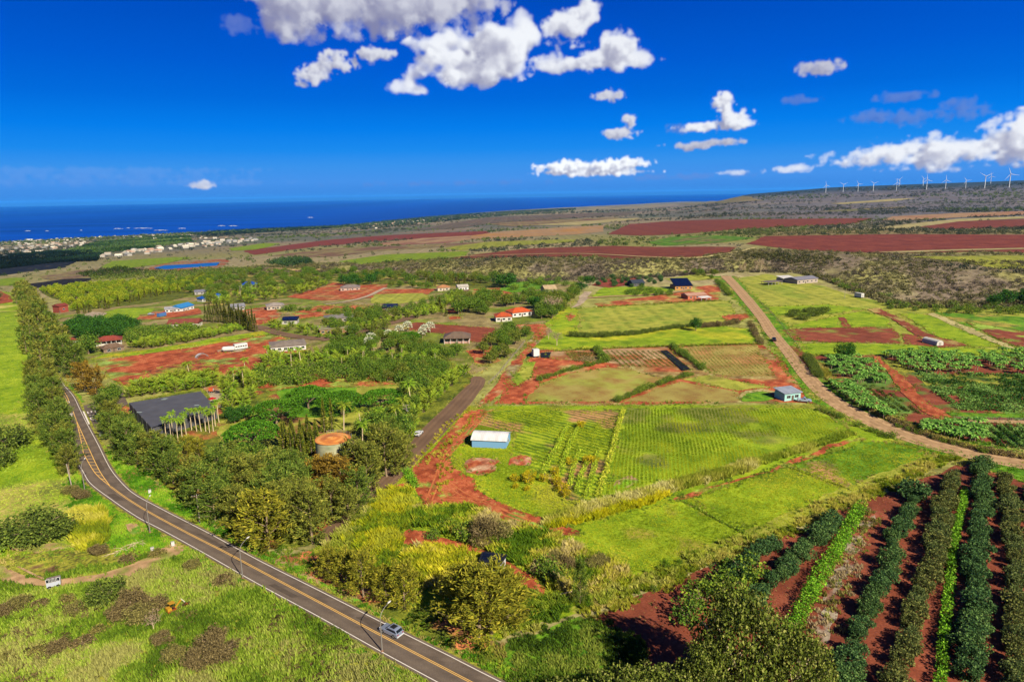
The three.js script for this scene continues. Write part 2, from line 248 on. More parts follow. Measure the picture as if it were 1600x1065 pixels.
// ---------- the ground: one sheet from under the camera to the far shore and beyond ----------
{
  const az = [], rad = [0.01];
  for (let a = -52; a <= 52.001; a += 0.25) az.push(a);
  for (let a = 57; a < 308; a += 5) az.push(a);
  for (let d = 12; d < 27000; d *= (d > 380 && d < 950) ? 1.012 : d < 380 ? 1.06 : 1.028) rad.push(d);
  rad.push(27000);
  const nA = az.length, pos = [], uv = [], col = [], idx = [];
  const meadow = alb('#8e8c4a'), base = [1, 1, 1];
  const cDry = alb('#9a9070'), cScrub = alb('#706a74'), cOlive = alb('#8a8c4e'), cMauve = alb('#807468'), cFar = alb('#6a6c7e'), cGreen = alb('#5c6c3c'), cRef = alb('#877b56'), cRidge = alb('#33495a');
  for (const d of rad) for (let i = 0; i < nA; i++) {
    const a = az[i] * Math.PI / 180, x = Math.sin(a) * d, z = -Math.cos(a) * d;
    pos.push(x, heightAt(x, z), z); uv.push(x, z);
    const s = column(x, z), n1 = fbm(x * 0.004, z * 0.004, 51, 4), n2 = fbm(x * 0.02, z * 0.02, 52, 3), n3 = fbm(x * 0.0011, z * 0.0011, 53, 3);
    let c = [0, 1, 2].map((k) => lerp(cOlive[k], cDry[k], sstep(0.4, 0.62, n1)));
    const [gt, gw] = d > 380 && d < 1200 ? gulchT(x, z) : [9, 0];
    const g = gw * sstep(-0.08, 0.05, gt) * (1 - sstep(1.0, 1.5, gt));
    const gc = [0, 1, 2].map((k) => lerp(cMauve[k], lerp(cDry[k], cOlive[k], 0.7), sstep(0.45, 0.68, n2 + 0.12 * sstep(0.4, 1, gt))));
    c = c.map((v, k) => lerp(v, gc[k], g));
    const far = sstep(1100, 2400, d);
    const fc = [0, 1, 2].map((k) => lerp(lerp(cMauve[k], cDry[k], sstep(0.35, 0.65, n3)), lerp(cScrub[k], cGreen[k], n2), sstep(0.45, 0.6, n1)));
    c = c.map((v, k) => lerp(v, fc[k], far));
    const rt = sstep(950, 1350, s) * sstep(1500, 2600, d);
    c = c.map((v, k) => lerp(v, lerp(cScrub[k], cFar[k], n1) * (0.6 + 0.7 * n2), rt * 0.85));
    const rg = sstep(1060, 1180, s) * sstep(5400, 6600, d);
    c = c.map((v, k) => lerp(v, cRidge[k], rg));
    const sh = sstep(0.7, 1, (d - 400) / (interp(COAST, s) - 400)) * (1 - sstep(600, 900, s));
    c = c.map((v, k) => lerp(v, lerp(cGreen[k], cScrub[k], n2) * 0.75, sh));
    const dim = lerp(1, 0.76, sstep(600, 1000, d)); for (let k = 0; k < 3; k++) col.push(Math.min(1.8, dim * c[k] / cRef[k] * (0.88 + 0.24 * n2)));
  }
  for (let j = 0; j + 1 < rad.length; j++) for (let i = 0; i < nA; i++) {
    const a = j * nA + i, b = j * nA + (i + 1) % nA, c = a + nA, e = b + nA;
    idx.push(a, c, b, b, c, e);
  }
  const g = new THREE.BufferGeometry();
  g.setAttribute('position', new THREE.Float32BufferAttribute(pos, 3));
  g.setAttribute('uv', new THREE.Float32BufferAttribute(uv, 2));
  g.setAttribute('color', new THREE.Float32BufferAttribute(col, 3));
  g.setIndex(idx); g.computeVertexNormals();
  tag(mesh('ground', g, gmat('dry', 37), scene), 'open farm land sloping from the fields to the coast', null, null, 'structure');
  // sea
  const sp = [], si = [], su = [], R = [3500, 5000, 8000, 14000, 26000, 42000, 60000], N = 180;
  for (const d of R) for (let i = 0; i < N; i++) { const a = i / N * 2 * Math.PI; sp.push(Math.sin(a) * d, SEA, -Math.cos(a) * d); su.push(Math.sin(a) * d, -Math.cos(a) * d); }
  for (let j = 0; j + 1 < R.length; j++) for (let i = 0; i < N; i++) { const a = j * N + i, b = j * N + (i + 1) % N; si.push(a, a + N, b, b, a + N, b + N); }
  const sg = new THREE.BufferGeometry();
  sg.setAttribute('position', new THREE.Float32BufferAttribute(sp, 3)); sg.setAttribute('uv', new THREE.Float32BufferAttribute(su, 2)); sg.setIndex(si); sg.computeVertexNormals();
  const st = dataTex(256, (u, v) => { const t = fbm(u * 3, v * 6, 71, 4, 3), w = 0.85 + 0.4 * (t - 0.5) * 2; return [0.0002 * w, 0.03 * w, 0.2 * w]; });
  st.repeat.set(1 / 5200, 1 / 2600);
  const sm = new THREE.MeshPhysicalMaterial({ map: st, roughness: 0.65, specularIntensity: 0.12 });
  tag(mesh('sea', sg, sm, scene), 'deep blue ocean beyond the coast up to the horizon', null, null, 'structure');
}

// ---------- draped patches: fields, bare soil, lawns, paths ----------
const W2 = (px) => px.map(([x, y]) => { const p = at(x, y); return [p.x, p.z]; });
function inside(poly, x, z) { let c = false; for (let i = 0, j = poly.length - 1; i < poly.length; j = i++) { const [xi, zi] = poly[i], [xj, zj] = poly[j]; if ((zi > z) !== (zj > z) && x < (xj - xi) * (z - zi) / (zj - zi) + xi) c = !c; } return c; }
function refine(pts, tris, s) {
  for (let round = 0; round < 9; round++) {
    const mid = new Map(), out = []; let any = false;
    const len = (a, b) => Math.hypot(pts[a][0] - pts[b][0], pts[a][1] - pts[b][1]);
    const m = (a, b) => { if (len(a, b) <= s) return -1; const k = a < b ? a * 1e7 + b : b * 1e7 + a; if (!mid.has(k)) { mid.set(k, pts.length); pts.push([(pts[a][0] + pts[b][0]) / 2, (pts[a][1] + pts[b][1]) / 2]); } any = true; return mid.get(k); };
    for (const [a, b, c] of tris) {
      const ab = m(a, b), bc = m(b, c), ca = m(c, a), n = (ab >= 0) + (bc >= 0) + (ca >= 0);
      if (n === 0) out.push([a, b, c]);
      else if (n === 3) out.push([a, ab, ca], [ab, b, bc], [ca, bc, c], [ab, bc, ca]);
      else if (n === 1) { if (ab >= 0) out.push([a, ab, c], [ab, b, c]); else if (bc >= 0) out.push([b, bc, a], [bc, c, a]); else out.push([c, ca, b], [ca, a, b]); }
      else { if (ab < 0) out.push([c, ca, bc], [ca, a, b], [ca, b, bc]); else if (bc < 0) out.push([a, ab, ca], [ab, b, c], [ab, c, ca]); else out.push([b, bc, ab], [bc, c, a], [bc, a, ab]); }
    }
    tris = out; if (!any) break;
  }
  return tris;
}
const lift = (x, z, k) => 0.012 * k * (1 + Math.max(0, Math.hypot(x, z) - 100) / 60);
let layerCount = 0; const EDGES = []; const FAR = [], BARE = [];
function patch(name, px, key, metres, o = {}) {
  let poly = o.world ? px : W2(px);
  if (o.smooth) { const cv = new THREE.CatmullRomCurve3(poly.map(([x, z]) => new THREE.Vector3(x, 0, z)), true, 'centripetal'); poly = cv.getPoints(poly.length * 5).slice(0, -1).map((p) => [p.x, p.z]); }
  const cx = poly.reduce((a, p) => a + p[0], 0) / poly.length, cz = poly.reduce((a, p) => a + p[1], 0) / poly.length, D = Math.hypot(cx, cz);
  const step = o.edge ?? Math.max(1.2, D * 0.008), jag = o.jag ?? 0.6 + D * 0.002, sp = o.step ?? Math.max(1.6, D * 0.012);
  const ring = [];
  for (let i = 0; i < poly.length; i++) {
    const a = poly[i], b = poly[(i + 1) % poly.length], L = Math.hypot(b[0] - a[0], b[1] - a[1]), n = Math.max(1, Math.min(200, Math.round(L / step)));
    for (let k = 0; k < n; k++) {
      const x = lerp(a[0], b[0], k / n), z = lerp(a[1], b[1], k / n), f = 0.55 / Math.max(1, step), f2 = 0.14 / Math.max(1, step);
      ring.push([x + jag * ((vnoise(x * f, z * f, 81) - 0.5) * 1.3 + (vnoise(x * f2, z * f2, 83) - 0.5) * 2), z + jag * ((vnoise(x * f, z * f, 82) - 0.5) * 1.3 + (vnoise(x * f2, z * f2, 84) - 0.5) * 2)]);
    }
  }
  if (D < 520 && !/sheet|lane|lawn/.test(name)) EDGES.push({ ring, D });
  const tris0 = THREE.ShapeUtils.triangulateShape(ring.map(([x, z]) => new THREE.Vector2(x, z)), []);
  const pts = ring.slice(), tris = refine(pts, tris0, sp);
  const k = o.layer ?? (1 + (layerCount++ % 9) * 0.11 + (o.up ?? 0));
  const pos = [], uv = [], col = [], idx = [], r = (o.rot ?? 0) * Math.PI / 180, cr = Math.cos(r), sr = Math.sin(r), seed = 200 + layerCount * 3;
  const ratio = o.mix ? alb(o.mix).map((v, i) => v / alb(o.of)[i]) : null;
  const wl = o.wl ?? 14, amt = o.amt ?? 0.3;
  for (const [x, z] of pts) {
    pos.push(x, heightAt(x, z) + lift(x, z, k), z);
    uv.push(x * cr - z * sr, x * sr + z * cr);
    let c = 1 + amt * 2 * (fbm(x / wl, z / wl, seed, 3) - 0.5);
    let t = 0;
    if (ratio) { t = sstep(o.th ?? 0.5, (o.th ?? 0.5) + (o.fade ?? 0.12), fbm(x / (o.mwl ?? 11), z / (o.mwl ?? 11), seed + 1, 4)); if (o.mask) t *= o.mask(x, z); }
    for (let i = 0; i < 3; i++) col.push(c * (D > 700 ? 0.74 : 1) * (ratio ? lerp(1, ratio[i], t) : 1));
  }
  for (const [a, b, c] of tris) {
    const A = pts[a], B = pts[b], C = pts[c];
    if ((B[0] - A[0]) * (C[1] - A[1]) - (B[1] - A[1]) * (C[0] - A[0]) > 0) idx.push(a, c, b); else idx.push(a, b, c);
  }
  const g = new THREE.BufferGeometry();
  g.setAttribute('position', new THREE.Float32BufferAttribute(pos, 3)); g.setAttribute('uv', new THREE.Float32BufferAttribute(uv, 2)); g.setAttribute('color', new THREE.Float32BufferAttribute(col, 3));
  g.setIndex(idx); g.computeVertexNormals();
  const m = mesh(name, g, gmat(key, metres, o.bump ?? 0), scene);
  m.userData.kind = 'structure';
  m.userData.poly = undefined; delete m.userData.poly;
  if (o.label) m.userData.label = o.label;
  if (D > 700) FAR.push(poly); else if (/red|soil|track|dirt|path|bank|bare|gravel|planted|crop/.test(name)) BARE.push(poly);
  return { m, poly };
}
// a strip between two lines on the ground
function curveW(px, n) { const c = new THREE.CatmullRomCurve3(px.map(([x, y]) => { const p = at(x, y); return new THREE.Vector3(p.x, 0, p.z); }), false, 'centripetal'); return c.getSpacedPoints(n); }
function stripGeo(L, R, k, cross = 1) {
  const pos = [], uv = [], col = [], idx = []; let v = 0;
  for (let i = 0; i < L.length; i++) {
    if (i) v += Math.hypot((L[i].x + R[i].x - L[i - 1].x - R[i - 1].x) / 2, (L[i].z + R[i].z - L[i - 1].z - R[i - 1].z) / 2);
    const w = Math.hypot(L[i].x - R[i].x, L[i].z - R[i].z);
    for (let j = 0; j <= cross; j++) {
      const x = lerp(L[i].x, R[i].x, j / cross), z = lerp(L[i].z, R[i].z, j / cross), q = j / cross;
      pos.push(x, heightAt(x, z) + lift(x, z, k), z); uv.push(q * w, v);
      const track = cross > 4 ? 1 + 0.14 * Math.cos(q * Math.PI * 8) + 0.18 * (fbm(x / 6, z / 6, 88, 3) - 0.5) - 0.12 * sstep(0.42, 0.5, q) * (1 - sstep(0.5, 0.58, q)) : 1 + 0.2 * (fbm(x / 6, z / 6, 88, 3) - 0.5);
      col.push(track, track, track);
    }
  }
  const n = cross + 1;
  for (let i = 0; i + 1 < L.length; i++) for (let j = 0; j < cross; j++) { const a = i * n + j; idx.push(a, a + 1, a + n, a + 1, a + n + 1, a + n); }
  const g = new THREE.BufferGeometry();
  g.setAttribute('position', new THREE.Float32BufferAttribute(pos, 3)); g.setAttribute('uv', new THREE.Float32BufferAttribute(uv, 2)); g.setAttribute('color', new THREE.Float32BufferAttribute(col, 3));
  g.setIndex(idx); g.computeVertexNormals();
  if (g.attributes.normal.getY(0) < 0) { for (let i = 0; i < idx.length; i += 3) { const t = idx[i + 1]; idx[i + 1] = idx[i + 2]; idx[i + 2] = t; } g.setIndex(idx); g.computeVertexNormals(); }
  return g;
}
function offsetLine(pts, w) { return pts.map((p, i) => { const a = pts[Math.max(0, i - 1)], b = pts[Math.min(pts.length - 1, i + 1)], dx = b.x - a.x, dz = b.z - a.z, l = Math.hypot(dx, dz) || 1; return new THREE.Vector3(p.x - dz / l * w, 0, p.z + dx / l * w); }); }
function roadLine(px, width, n = 60) { const c = curveW(px, n); return [offsetLine(c, width / 2), offsetLine(c, -width / 2)]; }
// ---------- fields and bare ground, from the photograph's layout ----------
// left of the road
patch('grass_field', [[-260, 620], [-160, 500], [0, 455], [42, 462], [52, 560], [85, 640], [100, 720], [140, 790], [160, 860], [60, 880], [-300, 890]], 'lime', 30, { label: 'pale green grass field left of the roadside trees', mix: '#b4b860', of: '#8fb022', th: 0.5, mwl: 20, amt: 0.35 });
patch('grass_strip', [[-60, 512], [4, 498], [44, 492], [48, 540], [58, 600], [30, 640], [-80, 640]], 'lime', 18, { amt: 0.2, up: 1 });
patch('soil_strip', [[-30, 470], [0, 455], [18, 464], [16, 472], [-30, 480]], 'red', 14, { up: 1 });
patch('meadow', [[-420, 1180], [-300, 885], [0, 872], [60, 862], [160, 850], [250, 842], [300, 862], [420, 930], [560, 1006], [690, 1078], [820, 1180]], 'rough', 26, { label: 'rough brush meadow left of the road', mix: '#6e5a3a', of: '#98a038', th: 0.53, mwl: 9, fade: 0.08, step: 1.1, up: 1 });
patch('grass_verge', [[100, 700], [128, 742], [172, 788], [245, 832], [312, 868], [420, 926], [600, 1026], [690, 1076], [650, 1076], [520, 1012], [400, 940], [300, 880], [230, 862], [165, 850], [140, 800]], 'green', 16, { up: 2, mix: '#8aa030', of: '#6a9a22', mwl: 5 });
patch('dirt_track', [[-10, 866], [14, 884], [40, 902], [80, 906], [150, 896], [215, 878], [275, 848], [292, 856], [230, 890], [160, 908], [80, 918], [30, 916], [0, 905], [-30, 880]], 'tan', 9, { up: 3, mix: '#8c8a40', of: '#b98e6a', th: 0.5, mwl: 4, smooth: true });
patch('dirt_track', [[20, 850], [90, 848], [110, 856], [60, 864], [20, 862]], 'tan', 9, { up: 3, mix: '#8c8a40', of: '#b98e6a', th: 0.42, mwl: 3 });
patch('bare_patch', [[196, 820], [216, 818], [226, 832], [212, 838], [200, 834]], 'tan', 7, { up: 4, mix: '#6a9a22', of: '#b98e6a', th: 0.4, mwl: 3 });
// right of the road
patch('grass_verge', [[150, 690], [190, 720], [230, 742], [290, 790], [330, 830], [372, 842], [420, 880], [520, 930], [700, 1020], [830, 1080], [800, 1080], [640, 990], [520, 936], [430, 890], [360, 848], [300, 822], [250, 800], [205, 774], [178, 744], [158, 708]], 'green', 16, { up: 1, mix: '#9a7a4a', of: '#6a9a22', th: 0.56, mwl: 6 });
patch('bare_verge', [[372, 848], [420, 868], [500, 906], [560, 938], [560, 952], [480, 914], [400, 880]], 'tan', 9, { up: 2, mix: '#6a9a22', of: '#b98e6a', th: 0.5, mwl: 4 });
patch('grass_verge', [[98, 598], [118, 612], [136, 626], [124, 630], [108, 616], [96, 603]], 'green', 12, { up: 2, amt: 0.15 });
patch('verge_ground', [[372, 846], [430, 868], [485, 860], [640, 940], [780, 1001], [800, 1020], [880, 1090], [840, 1090], [700, 1015], [560, 950], [470, 905]], 'grove', 14, { mix: '#9a6644', of: '#56641e', th: 0.46, mwl: 7 });
patch('woodland_floor', [[150, 650], [200, 630], [330, 600], [420, 580], [560, 560], [700, 560], [745, 590], [690, 640], [640, 700], [560, 770], [490, 850], [420, 860], [330, 820], [230, 740]], 'grove', 24, { mix: '#7a4a30', of: '#56641e', th: 0.55, mwl: 12 });
patch('red_ground', [[340, 660], [420, 625], [560, 600], [640, 600], [600, 650], [500, 690], [440, 720], [350, 715]], 'olive', 14, { mix: '#8c6a44', of: '#a4aa46', th: 0.5, mwl: 9 });
patch('lawn', [[430, 612], [470, 600], [520, 606], [560, 598], [560, 640], [520, 652], [440, 650]], 'green', 20, { up: 1 });
patch('bare_yard', [[392, 605], [420, 598], [500, 592], [575, 592], [620, 600], [560, 606], [470, 604], [420, 612]], 'red', 12, { up: 2, mix: '#8c9638', of: '#b05a36', th: 0.5, mwl: 6 });
patch('bare_yard', [[318, 606], [345, 602], [362, 618], [352, 640], [338, 636]], 'gravel', 10, { up: 2, mix: '#9a6a4a', of: '#a39484', mwl: 6 });
patch('forecourt', [[546, 690], [568, 682], [582, 692], [580, 705], [560, 706]], 'lane', 9, { up: 2 });
// the surveyed field
patch('rough_grass', [[485, 862], [560, 790], [640, 715], [735, 634], [1275, 632], [1345, 664], [1420, 690], [1500, 713], [1200, 842], [940, 942], [780, 1003], [640, 942]], 'lime', 28, { label: 'green farm field between the lane, the dirt road and the orchard', mix: '#96a03a', of: '#8fb022', th: 0.5, mwl: 16, amt: 0.25 });
patch('dirt_yard', [[736, 640], [772, 637], [755, 655], [742, 672], [726, 690], [704, 702], [700, 716], [722, 742], [742, 748], [742, 766], [790, 790], [850, 812], [905, 828], [905, 838], [862, 836], [800, 818], [745, 794], [700, 784], [660, 792], [652, 774], [646, 748], [638, 738], [664, 712], [690, 686], [715, 658]], 'red', 13, { up: 2, mix: '#8a9a3c', of: '#b05a36', th: 0.62, mwl: 5, amt: 0.25, bump: 0.05, label: 'red dirt yard and track along the lane' });
patch('dirt_patch', [[728, 720], [742, 714], [778, 718], [768, 736], [752, 742], [724, 738]], 'red', 8, { up: 3, mix: '#c49a76', of: '#b05a36', th: 0.5, mwl: 3 });
patch('dirt_patch', [[796, 714], [808, 710], [832, 714], [826, 727], [792, 727]], 'red', 8, { up: 3, mix: '#c08a6e', of: '#b05a36', th: 0.52, mwl: 2.4 });
patch('crop_field', [[752, 642], [972, 640], [934, 778], [886, 782], [842, 742], [800, 706], [802, 676], [770, 668], [748, 664]], 'limerow', 24, { up: 1, rot: 52, mix: '#a08a58', of: '#8cb022', th: 0.56, mwl: 12, amt: 0.25, label: 'lime green crop field beside the white shed' });
patch('crop_field', [[979, 637], [1268, 637], [1330, 668], [1290, 688], [1200, 716], [1090, 742], [960, 770], [938, 782], [955, 710]], 'lime', 26, { up: 1, rot: 8, mix: '#7c8a3c', of: '#8fb022', th: 0.56, mwl: 14, label: 'green crop field in long rows below the straight boundary' });
patch('bare_patch', [[960, 752], [985, 742], [1000, 750], [980, 762], [955, 764]], 'tan', 8, { up: 2, mix: '#8cb022', of: '#b98e6a', th: 0.45, mwl: 4 });
patch('grass_field', [[872, 826], [1000, 796], [1062, 779], [1165, 836], [1090, 872], [1000, 902], [962, 892], [905, 862]], 'lime', 22, { up: 1, mix: '#a2a244', of: '#8fb022', th: 0.56, mwl: 10 });
patch('grass_field', [[1078, 778], [1228, 732], [1320, 768], [1182, 828]], 'lime', 20, { up: 1, amt: 0.35 });
patch('grass_field', [[1232, 729], [1345, 690], [1400, 693], [1462, 713], [1436, 724], [1332, 765]], 'green', 20, { up: 1, mix: '#a88a5c', of: '#6a9a22', th: 0.52, mwl: 9 });
patch('dirt_track', [[1046, 779], [1072, 771], [1110, 759], [1160, 748], [1205, 734], [1244, 716], [1290, 699], [1348, 684], [1350, 688], [1292, 706], [1248, 724], [1206, 738], [1120, 762], [1085, 777], [1060, 782]], 'red', 9, { up: 3, mix: '#96a03a', of: '#b05a36', th: 0.53, mwl: 5 });
patch('dirt_track', [[622, 832], [640, 826], [664, 828], [690, 840], [720, 848], [760, 862], [800, 880], [826, 898], [850, 922], [845, 932], [815, 912], [780, 884], [720, 864], [690, 852], [650, 852], [628, 848]], 'red', 9, { up: 3, amt: 0.3 });
patch('dirt_patch', [[608, 760], [640, 752], [648, 764], [620, 768]], 'red', 9, { up: 3 });
patch('grass_strip', [[900, 958], [1000, 918], [1190, 838], [1330, 778], [1495, 712], [1460, 708], [1320, 764], [1160, 832], [1010, 900], [880, 950]], 'olive', 14, { up: 2, amt: 0.4 });
// orchard, bottom right
patch('orchard_soil', [[912, 966], [1050, 908], [1200, 846], [1400, 764], [1512, 722], [1620, 738], [1800, 770], [1900, 1200], [960, 1200], [1000, 1060], [960, 1000]], 'dark', 18, { label: 'dark red soil of the orchard', bump: 0.06, amt: 0.3 });
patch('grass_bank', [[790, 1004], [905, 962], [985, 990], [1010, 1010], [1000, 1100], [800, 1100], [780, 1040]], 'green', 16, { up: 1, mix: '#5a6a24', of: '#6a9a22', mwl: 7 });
patch('stony_strip', [[1345, 790], [1375, 800], [1330, 900], [1290, 1000], [1250, 1065], [1230, 1065], [1275, 960], [1315, 870]], 'dark', 10, { up: 1, mix: '#9a8272', of: '#83402e', th: 0.42, mwl: 3 });
// dirt road and its verges, right
patch('grass_verge', [[1112, 432], [1150, 432], [1185, 470], [1235, 515], [1282, 575], [1330, 618], [1420, 662], [1620, 714], [1620, 760], [1500, 722], [1400, 690], [1300, 645], [1262, 622], [1225, 570], [1185, 505], [1150, 465]], 'green', 16, { up: 1, mix: '#a09a4a', of: '#6a9a22', th: 0.5, mwl: 8 });
// fields beyond the straight boundary
patch('red_soil', [[770, 632], [815, 575], [832, 548], [870, 545], [1060, 538], [1185, 536], [1236, 566], [1282, 630]], 'red', 16, { mix: '#a08a50', of: '#b05a36', th: 0.56, mwl: 14 });
patch('crop_field', [[818, 628], [846, 598], [900, 582], [948, 575], [986, 577], [1040, 594], [1000, 612], [962, 628]], 'crop', 20, { up: 1, rot: 65, mix: '#8e8a40', of: '#948048', amt: 0.15 });
patch('crop_field', [[976, 628], [1030, 606], [1066, 597], [1150, 612], [1160, 626]], 'crop', 20, { up: 1, rot: 65, amt: 0.15 });
patch('crop_field', [[1066, 592], [1110, 587], [1205, 606], [1150, 610]], 'olive', 20, { up: 1, mix: '#a08a58', of: '#a4aa46', mwl: 9 });
patch('crop_field', [[1062, 543], [1185, 539], [1204, 588], [1150, 588], [1108, 582]], 'crop', 18, { up: 1, rot: 14, mix: '#a87a4e', of: '#948048', mwl: 16 });
patch('planted_strip', [[836, 553], [870, 549], [1040, 542], [1080, 578], [1000, 572], [945, 566], [870, 561]], 'tan', 14, { up: 1, mix: '#a8683e', of: '#b98e6a', mwl: 10 });
patch('grass_patch', [[800, 594], [815, 566], [838, 566], [828, 590], [812, 602]], 'olive', 14, { up: 1, mix: '#86a02e', of: '#a4aa46' });
patch('grass_field', [[818, 545], [850, 512], [880, 478], [905, 482], [905, 522], [1000, 521], [1090, 506], [1168, 514], [1186, 537], [1060, 541], [870, 548]], 'lime', 24, { up: 1, amt: 0.2, mix: '#b0bc30', of: '#8fb022', mwl: 20 });
patch('grass_field', [[905, 481], [980, 478], [1138, 470], [1146, 488], [1128, 498], [1148, 504], [1088, 508], [1000, 519], [904, 521]], 'olive', 24, { up: 1, mix: '#8ea03a', of: '#a4aa46', amt: 0.15 });
patch('red_soil', [[1126, 494], [1162, 490], [1168, 496], [1150, 503], [1132, 502]], 'red', 12, { up: 2 });
patch('red_soil', [[882, 494], [896, 488], [900, 494], [888, 502]], 'red', 12, { up: 2, mix: '#a4aa46', of: '#b05a36', mwl: 6 });
patch('red_soil', [[930, 475], [1000, 465], [1075, 456], [1090, 448], [1120, 445], [1128, 456], [1120, 468], [1040, 474], [935, 481]], 'red', 16, { up: 1, mix: '#a49a4a', of: '#b05a36', th: 0.5, mwl: 14 });
patch('grass_field', [[925, 462], [945, 448], [1010, 448], [1060, 452], [1000, 462], [930, 466]], 'lime', 20, { up: 1 });
patch('orchard_soil', [[925, 446], [940, 436], [990, 432], [1000, 444], [950, 450]], 'redrow', 14, { up: 1, rot: 30 });
patch('grass_field', [[1036, 436], [1080, 430], [1110, 430], [1122, 436], [1060, 440]], 'olive', 18, { up: 1 });
patch('grass_field', [[800, 440], [850, 436], [868, 440], [860, 450], [800, 458], [780, 452]], 'green', 20, { up: 1 });
patch('gravel_yard', [[905, 468], [912, 456], [925, 456], [920, 466], [900, 480], [890, 482]], 'gravel', 12, { up: 2 });
patch('lawn', [[1156, 620], [1168, 613], [1196, 612], [1206, 620], [1196, 628], [1160, 628]], 'green', 12, { up: 3, smooth: true });
patch('pale_path', [[1150, 622], [1164, 611], [1190, 608], [1212, 612], [1212, 616], [1190, 612], [1166, 615], [1156, 624]], 'pale', 8, { up: 4, jag: 0.3 });
// right: pasture, red plots, vegetable plots
patch('pasture', [[1142, 436], [1200, 428], [1290, 448], [1350, 466], [1430, 478], [1620, 478], [1640, 560], [1500, 552], [1350, 530], [1240, 520], [1190, 476]], 'olive', 26, { label: 'yellowish pasture right of the dirt road', mix: '#8ea03a', of: '#a4aa46', mwl: 22, amt: 0.2 });
patch('grass_field', [[1196, 480], [1290, 476], [1350, 482], [1300, 490], [1240, 494], [1202, 492]], 'lime', 22, { up: 1, amt: 0.2 });
patch('grass_field', [[1234, 510], [1300, 494], [1352, 486], [1388, 500], [1392, 513], [1320, 513]], 'lime', 22, { up: 1, amt: 0.15 });
patch('red_plot', [[1222, 516], [1260, 513], [1390, 511], [1408, 526], [1408, 537], [1300, 535], [1240, 532]], 'dark', 14, { up: 2, mix: '#7c7a34', of: '#83402e', th: 0.62, mwl: 8 });
patch('red_plot', [[1304, 496], [1314, 496], [1334, 512], [1322, 513]], 'dark', 14, { up: 3 });
patch('red_plot', [[1358, 484], [1378, 482], [1410, 500], [1450, 522], [1512, 541], [1470, 544], [1432, 524], [1395, 500]], 'dark', 14, { up: 3, mix: '#a88a52', of: '#83402e', th: 0.55, mwl: 9 });
patch('red_plot', [[1410, 522], [1432, 524], [1462, 543], [1414, 538]], 'dark', 14, { up: 2 });
patch('grass_field', [[1408, 490], [1450, 492], [1500, 512], [1566, 543], [1510, 542], [1460, 524]], 'lime', 22, { up: 2, amt: 0.15 });
patch('grass_field', [[1460, 488], [1620, 496], [1640, 545], [1560, 530], [1500, 510]], 'green', 22, { up: 1, mix: '#a49a4a', of: '#6a9a22', mwl: 16 });
patch('red_plot', [[1510, 504], [1560, 512], [1640, 525], [1640, 548], [1580, 540], [1540, 520]], 'dark', 14, { up: 3, mix: '#8a9a3c', of: '#83402e', th: 0.54, mwl: 8 });
patch('grass_strip', [[1450, 492], [1460, 490], [1520, 514], [1585, 545], [1570, 545], [1500, 514]], 'pale', 14, { up: 4 });
patch('grass_field', [[1238, 536], [1330, 536], [1520, 545], [1620, 549], [1620, 562], [1500, 556], [1300, 556], [1262, 553]], 'lime', 20, { up: 2, amt: 0.15 });
patch('plot_soil', [[1264, 556], [1400, 556], [1640, 560], [1660, 700], [1500, 688], [1400, 652], [1300, 600]], 'dark', 16, { label: 'vegetable and banana plots right of the dirt road', mix: '#5c7230', of: '#83402e', th: 0.46, mwl: 9, amt: 0.3 });
patch('red_bank', [[1232, 540], [1250, 544], [1272, 562], [1278, 580], [1262, 574], [1240, 556]], 'dark', 10, { up: 2 });
patch('grass_plot', [[1376, 562], [1402, 564], [1428, 582], [1412, 588], [1392, 578]], 'rough', 10, { up: 2 });
patch('red_path', [[1362, 556], [1374, 557], [1408, 586], [1424, 604], [1450, 630], [1486, 652], [1470, 656], [1444, 642], [1416, 620], [1398, 598], [1380, 574]], 'red', 10, { up: 3 });
patch('farm_track', [[1468, 653], [1500, 654], [1640, 657], [1640, 663], [1490, 659]], 'tan', 10, { up: 3 });
patch('grass_plot', [[1430, 586], [1600, 586], [1640, 592], [1640, 606], [1450, 604]], 'rough', 12, { up: 2, mix: '#4a6a24', of: '#98a038', mwl: 8 });
patch('grass_plot', [[1478, 644], [1640, 646], [1640, 652], [1490, 652]], 'green', 12, { up: 2 });
// red yards and plots of the small farms, left and middle
patch('dry_grass', [[58, 500], [120, 470], [330, 440], [560, 432], [760, 440], [900, 440], [890, 480], [820, 545], [740, 585], [560, 575], [420, 570], [200, 610], [150, 580], [110, 560]], 'dry', 30, { mix: '#7a8a34', of: '#9c8f66', th: 0.45, mwl: 20, label: 'dry grass between the small farms' });
patch('red_yard', [[150, 566], [220, 554], [330, 538], [405, 524], [440, 526], [482, 540], [470, 566], [400, 580], [330, 590], [210, 606], [185, 596], [158, 580]], 'red', 18, { up: 1, mix: '#8c9a44', of: '#b05a36', th: 0.6, mwl: 12, label: 'large red soil yard with grassy middle' });
patch('grass_patch', [[228, 580], [270, 570], [330, 566], [350, 574], [300, 582], [240, 590]], 'rough', 14, { up: 2, mix: '#a05c3a', of: '#98a038', th: 0.5, mwl: 5 });
patch('grass_strip', [[142, 562], [160, 556], [240, 545], [330, 530], [402, 518], [440, 516], [400, 526], [320, 540], [200, 556]], 'lime', 12, { up: 2, mix: '#b4b030', of: '#8fb022', mwl: 7 });
patch('red_plot', [[636, 506], [650, 504], [770, 512], [786, 522], [762, 536], [700, 534], [690, 522], [640, 516]], 'dark', 16, { up: 1, amt: 0.15 });
patch('red_plot', [[730, 548], [770, 540], [790, 560], [745, 575]], 'red', 12, { up: 1, mix: '#8c8a40', of: '#b05a36', th: 0.5 });
